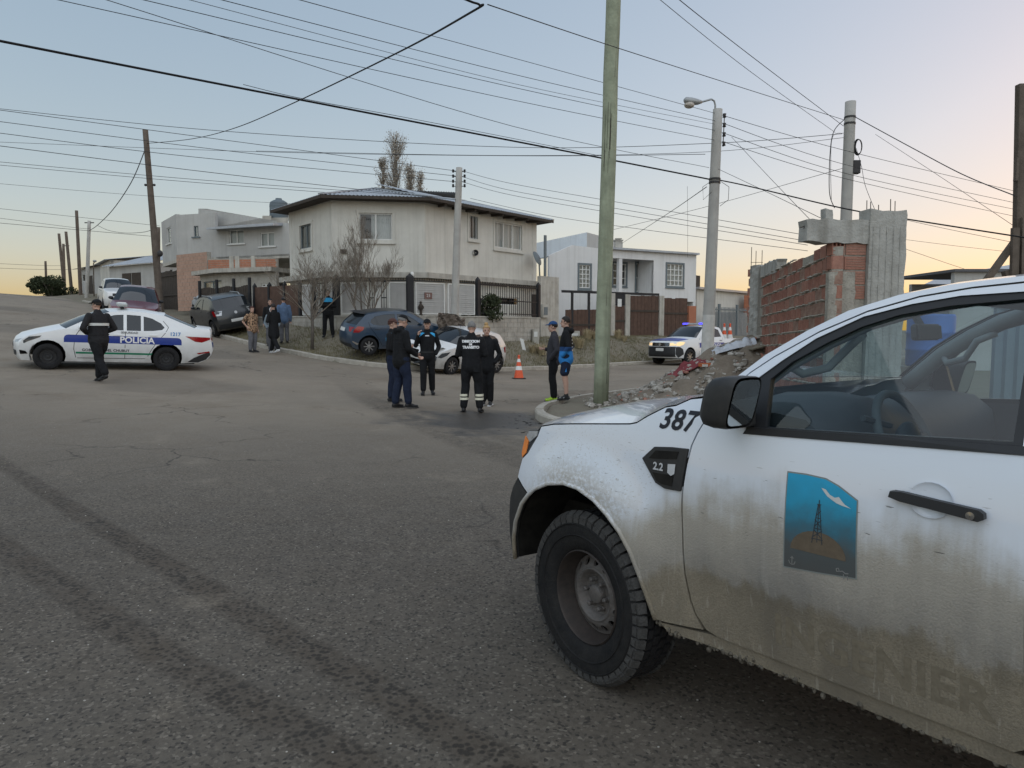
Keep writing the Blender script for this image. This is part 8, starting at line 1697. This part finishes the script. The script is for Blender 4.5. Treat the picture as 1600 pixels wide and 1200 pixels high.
    if hood: pr.append(([(V(-.07, -.085, 1.47) + tl, .05 * s), (V(0, -.115, 1.455) + tl, .062 * s), (V(.07, -.085, 1.47) + tl, .05 * s)], hood if hood != 'up' else top, None))
    if top in ('cloth_black', 'cloth_navy', 'cloth_charcoal') : pr.append(([(V(-.04, -.01, 1.49) + tl, .045 * s), (V(.04, -.01, 1.49) + tl, .045 * s)], top, None))
    bm_o = mesh_obj('body', fuse(pr, voxel * (1 if H > 0 else 1)), None, root)
    # hair
    def shell(rx, ry, rz, keep, m, nm, c=(0, -.014, .034), nu=22, nv=16):
        b = B(); idx = {}; vs = []; fs = []
        for j in range(nv + 1):
            for i in range(nu):
                t = math.pi * j / nv; a = 2 * math.pi * i / nu; d = (math.sin(t) * math.cos(a), math.sin(t) * math.sin(a), math.cos(t)); vs.append((Hd(c[0] + d[0] * rx, c[1] + d[1] * ry, c[2] + d[2] * rz), d))
        for j in range(nv):
            for i in range(nu):
                q = (j * nu + i, j * nu + (i + 1) % nu, (j + 1) * nu + (i + 1) % nu, (j + 1) * nu + i); dm = [sum(vs[w][1][e] for w in q) / 4 for e in range(3)]
                if keep(*dm): fs.append(q)
        o = b.add([v[0] for v in vs], fs).build(nm, m, root, smooth=True); o.data.validate()
        sdm = o.modifiers.new('t', 'SOLIDIFY'); sdm.thickness = .012 * s; return o
    hm, hs_ = hair
    if hs_ != 'none': shell(.082, .100, .098, (lambda a, b_, c: c > .45 or (b_ < .15 and c > -.45) or (b_ < .55 and c > .15)), hm, 'hair')
    if hs_ == 'bun': B().ball(Hd(0, -.05, .150), .045 * s, .045 * s, .042 * s, 12, 8).build('hair_bun', hm, root, smooth=True)
    if hood == 'up': shell(.094, .112, .118, (lambda a, b_, c: (b_ < .42) and c > -.85), 'cloth_white' if topb is None else top, 'hood_up', (0, -.012, .015))
    if cap:
        shell(.087, .104, .094, (lambda a, b_, c: c > .22), cap, 'cap', (0, -.010, .040)); bvs = []; nb = 11
        for rr_ in (.0, .075):
            for i in range(nb): a = R(-62 + 124 * i / (nb - 1)); bvs.append(Hd(math.sin(a) * (.084 + rr_ * .25), -.010 + math.cos(a) * (.100 + rr_), .066 - rr_ * .30))
        bo = B().add(bvs, [(i, i + 1, nb + i + 1, nb + i) for i in range(nb - 1)]).build('cap_brim', cap, root, smooth=True); bo.modifiers.new('t', 'SOLIDIFY').thickness = .008
    for e in (-1, 1):
        B().ball(Hd(e * .031, .078, .010), .011 * s, .009 * s, .006 * s, 8, 6).build('eye', 'eye_dark', root, smooth=True); B().tube([Hd(e * .015, .087, .028), Hd(e * .048, .074, .030)], .005 * s, 5).build('eyebrow', hm if hm != 'hair_grey' else 'hair_grey', root)
    B().tube([Hd(-.022, .082, -.052), Hd(0, .088, -.053), Hd(.022, .082, -.052)], .0055 * s, 5).build('mouth', 'lip', root)
    root['body_height'] = H; del root['body_height']
    if extra: extra(root, s, V, k, bm_o, Hd)
    return root
def belt_band(root, s, V, k, z0, z1, rx, ry, m, nm, tl=Vector((0, 0, 0)), off=.006):
    vs = []; n = 28
    for z in (z0, z1):
        for i in range(n): a = 2 * math.pi * i / n; vs.append(V(rx * math.cos(a), ry * math.sin(a) - .004, z) + tl)
    return B().add(vs, [(i, (i + 1) % n, n + (i + 1) % n, n + i) for i in range(n)]).build(nm, m, root, smooth=True)
def wrap_text(root, body, s, txt, size, z, m, nm, back=True, bold=.004, x0=0.0):
    """lettering laid on the back (or chest) of the body"""
    bv = bvh_of(body); v, f = text_geo(txt, size, bold=bold); d = 1 if back else -1; vs = []
    for p in v:
        x = x0 + d * p[0]; h = bv.ray_cast(Vector((x, -2 if back else 2, z + p[1])), Vector((0, 1 if back else -1, 0))); y = h[0].y if h[0] is not None else (-.13 if back else .13); vs.append((x, y - (.005 if back else -.005), z + p[1]))
    return B().add(vs, f).build(nm, m, root)
def patch(root, body, pts, m, nm, back=False, off=.005, step=.03):
    bv = bvh_of(body); v, f, be = flat2d(pts, (), step); vs = []
    for x, z in v:
        h = bv.ray_cast(Vector((x, -2 if back else 2, z)), Vector((0, 1 if back else -1, 0))); y = h[0].y if h[0] is not None else (-.1 if back else .1); vs.append((x, y - (off if back else -off), z))
    return B().add(vs, [tuple(q) for q in f]).build(nm, m, root, smooth=True, fixn=False)
def x_walk(root, s, V, k, body, Hd):
    belt_band(root, s, V, k, 1.20, 1.255, .222, .170, 'reflective', 'reflective_band'); belt_band(root, s, V, k, 1.0, 1.03, .215, .165, 'cloth_vest', 'duty_belt')
person('heavy officer in black with grey reflective band walking before the police sedan', (-8.85, 15.22), -62, 1.76, 'cloth_vest', pants='cloth_black', arms=('akimbo', 'akimbo'), legs='stride', bulk=1.22, cap='cloth_black', look=25, hair=('hair_dark', 'short'), extra=x_walk)
def x_facing(root, s, V, k, body, Hd):
    for e in (-1, 1): patch(root, body, [(e * .06, 1.44 * s), (e * .11, 1.45 * s), (e * .175, 1.42 * s), (e * .185, 1.34 * s), (e * .13, 1.38 * s)][::e], 'cloth_cyan', 'cyan_shoulder')
    patch(root, body, [(-.05, 1.36 * s), (.05, 1.36 * s), (.04, 1.385 * s), (-.04, 1.385 * s)], 'cloth_white', 'chest_tag'); belt_band(root, s, V, k, .975, 1.015, .178, .140, 'shoe_black', 'duty_belt'); B().box(.165, .205, -.04, .05, .86, .99).build('holster', 'shoe_black', root, bevel=.01)
person('capped officer with cyan shoulder patches facing the camera', (-1.96, 16.43), 172, 1.75, 'cloth_black', arms=('pocket', 'phone'), legs='offset', cap='cloth_black', hair=('hair_dark', 'short'), extra=x_facing, look=-6)
def x_A(root, s, V, k, body, Hd):
    belt_band(root, s, V, k, 1.05, 1.40, .203, .150, 'cloth_vest', 'vest') if False else None
    belt_band(root, s, V, k, .985, 1.03, .185, .145, 'shoe_black', 'duty_belt'); q = V(.245, -.02, 1.30); B().obox(q, (.008, 0, 0), (0, .035, 0), (0, 0, .045)).build('sleeve_patch', mat('patch_khaki', (.22, .21, .12), .9, .2, 20), root, bevel=.01)
    for z_ in (1.06, 1.12, 1.18, 1.24, 1.30): belt_band(root, s, V, k, z_, z_ + .012, .192 - .0 * z_, .138, 'cloth_vest', 'vest_seam')
person('officer in navy trousers and padded black vest with hand held out', (-2.13, 13.68), 52, 1.80, 'cloth_black', pants='cloth_navy', arms=('front', 'give'), legs='offset', bulk=1.18, cap='cloth_black', hair=('hair_grey', 'short'), nod=.7, extra=x_A, hood='cloth_black')
def x_2(root, s, V, k, body, Hd):
    for e in (-1, 1): patch(root, body, [(e * .04, 1.45 * s), (e * .12, 1.45 * s), (e * .185, 1.40 * s), (e * .17, 1.28 * s), (e * .05, 1.30 * s)][::e], 'cloth_cyan', 'cyan_shoulder', True); patch(root, body, [(e * .04, 1.45 * s), (e * .12, 1.45 * s), (e * .185, 1.40 * s), (e * .17, 1.28 * s), (e * .05, 1.30 * s)][::e], 'cloth_cyan', 'cyan_shoulder')
person('mostly hidden officer with pale blue shoulder behind the vest officer', (-2.47, 14.67), 95, 1.72, 'cloth_black', pants='cloth_navy', arms=('down', 'front'), legs='stand', cap='hair_red', hair=('hair_red', 'short'), extra=x_2)
def x_tr(root, s, V, k, body, Hd):
    wrap_text(root, body, s, 'DIRECCION', .062, 1.375 * s, 'letter_white', 'back_lettering'); wrap_text(root, body, s, 'DE', .045, 1.318 * s, 'letter_white', 'back_lettering'); wrap_text(root, body, s, 'TRANSITO', .066, 1.262 * s, 'letter_white', 'back_lettering')
    for e in (-1, 1):
        for z_ in (.255, .325):
            vs = []; n = 18
            for zz in (z_, z_ + .045):
                for i in range(n): a = 2 * math.pi * i / n; vs.append(V(e * .148 + .083 * math.cos(a), -.018 + .083 * math.sin(a), zz))
            B().add(vs, [(i, (i + 1) % n, n + (i + 1) % n, n + i) for i in range(n)]).build('reflective_band', mat('band_cream', (.62, .60, .48), .5, .1, 20), root, smooth=True)
    B().obox(V(.115, -.135, .86), V(.06, 0, 0), V(0, .014, 0), V(0, 0, .075)).build('rear_pocket', 'cloth_black', root, bevel=.01)
person('grey haired transit agent from behind with white lettering and shin bands', (-.76, 13.37), 6, 1.72, 'cloth_black', pants='cloth_black', arms=('front', 'front'), legs='wide', bulk=1.16, hair=('hair_grey', 'short'), nod=.5, extra=x_tr)
def x_bun(root, s, V, k, body, Hd):
    pass
person('blond woman with a hair bun in black beside the transit agent', (-.52, 14.64), -168, 1.66, 'cloth_black', pants='cloth_black', shoes='shoe_sport' if 'shoe_sport' in MATS else 'shoe_black', arms=('pocket', 'cross'), legs='close', bulk=1.0, hair=('hair_blond', 'bun'), extra=x_bun, look=20, coat=.10)
def x_cap(root, s, V, k, body, Hd): B().obox(V(-.12, .115, 1.36), V(.03, 0, 0), V(0, .004, 0), V(0, 0, .012)).build('chest_logo', 'reflective', root)
person('man in blue cap and dark grey sweatshirt with neon shoes on the corner', (.92, 15.75), -84, 1.78, 'cloth_charcoal', pants='cloth_black', shoes='shoe_neon', arms=('pocket', 'front'), legs='close', bulk=1.1, cap='cloth_mid_blue', hair=('hair_dark', 'short'), extra=x_cap)
def x_sh(root, s, V, k, body, Hd):
    for j, (t_, z_) in enumerate((('ENTRE', 1.30), ('PRENSA', 1.22), ('SUR', 1.14))): pass
    for z_ in (1.32, 1.25, 1.18, 1.11, 1.04): patch(root, body, [(-.06, z_ * s), (.05, z_ * s + .004), (.055, z_ * s + .030), (-.05, z_ * s + .028)], 'reflective', 'back_print', True)
    for e in (-1, 1): B().obox(V(e * .172, .0, .74), V(.004, 0, 0), V(0, .03, 0), V(0, 0, .13)).build('side_stripe', 'cloth_bright_blue', root); B().tube([V(e * .085 + e * .03, .02, .07), V(e * .085 + e * .028, .08, .055), V(e * .1 + e * .02, .12, .075)], .006, 4).build('shoe_swoosh', 'shoe_white', root)
    B().obox(V(-.135, .02, 1.0), V(.004, 0, 0), V(0, .05, 0), V(0, 0, .03)).build('hem_label', 'reflective', root)
person('man in black to blue hooded jacket and shorts standing on the corner', (1.12, 14.72), -80, 1.74, 'cloth_black', topb=[(-1, 'cloth_bright_blue'), (1.03, 'cloth_mid_blue'), (1.12, 'cloth_black')], pants='cloth_navy', shorts='cloth_navy', arms=('pocket', 'pocket'), legs='close', bulk=1.06, hair=('hair_dark', 'short'), hood='cloth_black', extra=x_sh, coat=.06)
def x_fence(root, s, V, k, body, Hd):
    patch(root, body, [(-.17, 1.30 * s), (.17, 1.30 * s), (.185, 1.40 * s), (.11, 1.455 * s), (-.11, 1.455 * s), (-.185, 1.40 * s)], 'cloth_cyan', 'cyan_yoke'); belt_band(root, s, V, k, .975, 1.02, .19, .15, 'shoe_black', 'duty_belt')
person('officer with bright cyan yoke standing against the fence', (-6.95, 26.95), 172, 1.80, 'cloth_black', arms=('cross', 'cross'), legs='wide', bulk=1.12, hair=('hair_dark', 'short'), extra=x_fence, voxel=.016)
person('stout woman in patterned brown blouse and grey trousers on the road edge', (-9.12, 25.0), 118, 1.60, 'cloth_pattern', pants='cloth_grey', arms=('down', 'hip'), sleeves='short', legs='stand', bulk=1.28, hair=('hair_red', 'short'), voxel=.016, look=-15)
person('person in long black coat seen from behind with white soled shoes', (-8.45, 25.25), -55, 1.76, 'cloth_black', pants='cloth_black', shoes='shoe_white', arms=('cross', 'cross'), legs='walk', bulk=1.08, hair=('hair_dark', 'short'), coat=.28, voxel=.016)
person('person in pale grey hooded top facing the black coat', (-8.72, 25.9), 160, 1.62, 'cloth_grey_blue', pants='cloth_grey', arms=('pocket', 'pocket'), legs='stand', hair=('hair_dark', 'none'), hood='up', voxel=.016)
person('tall man in dark jacket looking over the patterned blouse woman', (-9.05, 26.7), 150, 1.76, 'cloth_black', pants='cloth_grey', arms=('down', 'down'), legs='stand', hair=('hair_dark', 'short'), voxel=.016)
person('man in faded blue shirt and cap behind the black coat', (-8.75, 27.35), -25, 1.76, 'cloth_blue_shirt', pants='cloth_grey', arms=('down', 'down'), legs='stand', bulk=1.1, cap='cloth_charcoal', hair=('hair_dark', 'short'), voxel=.016)
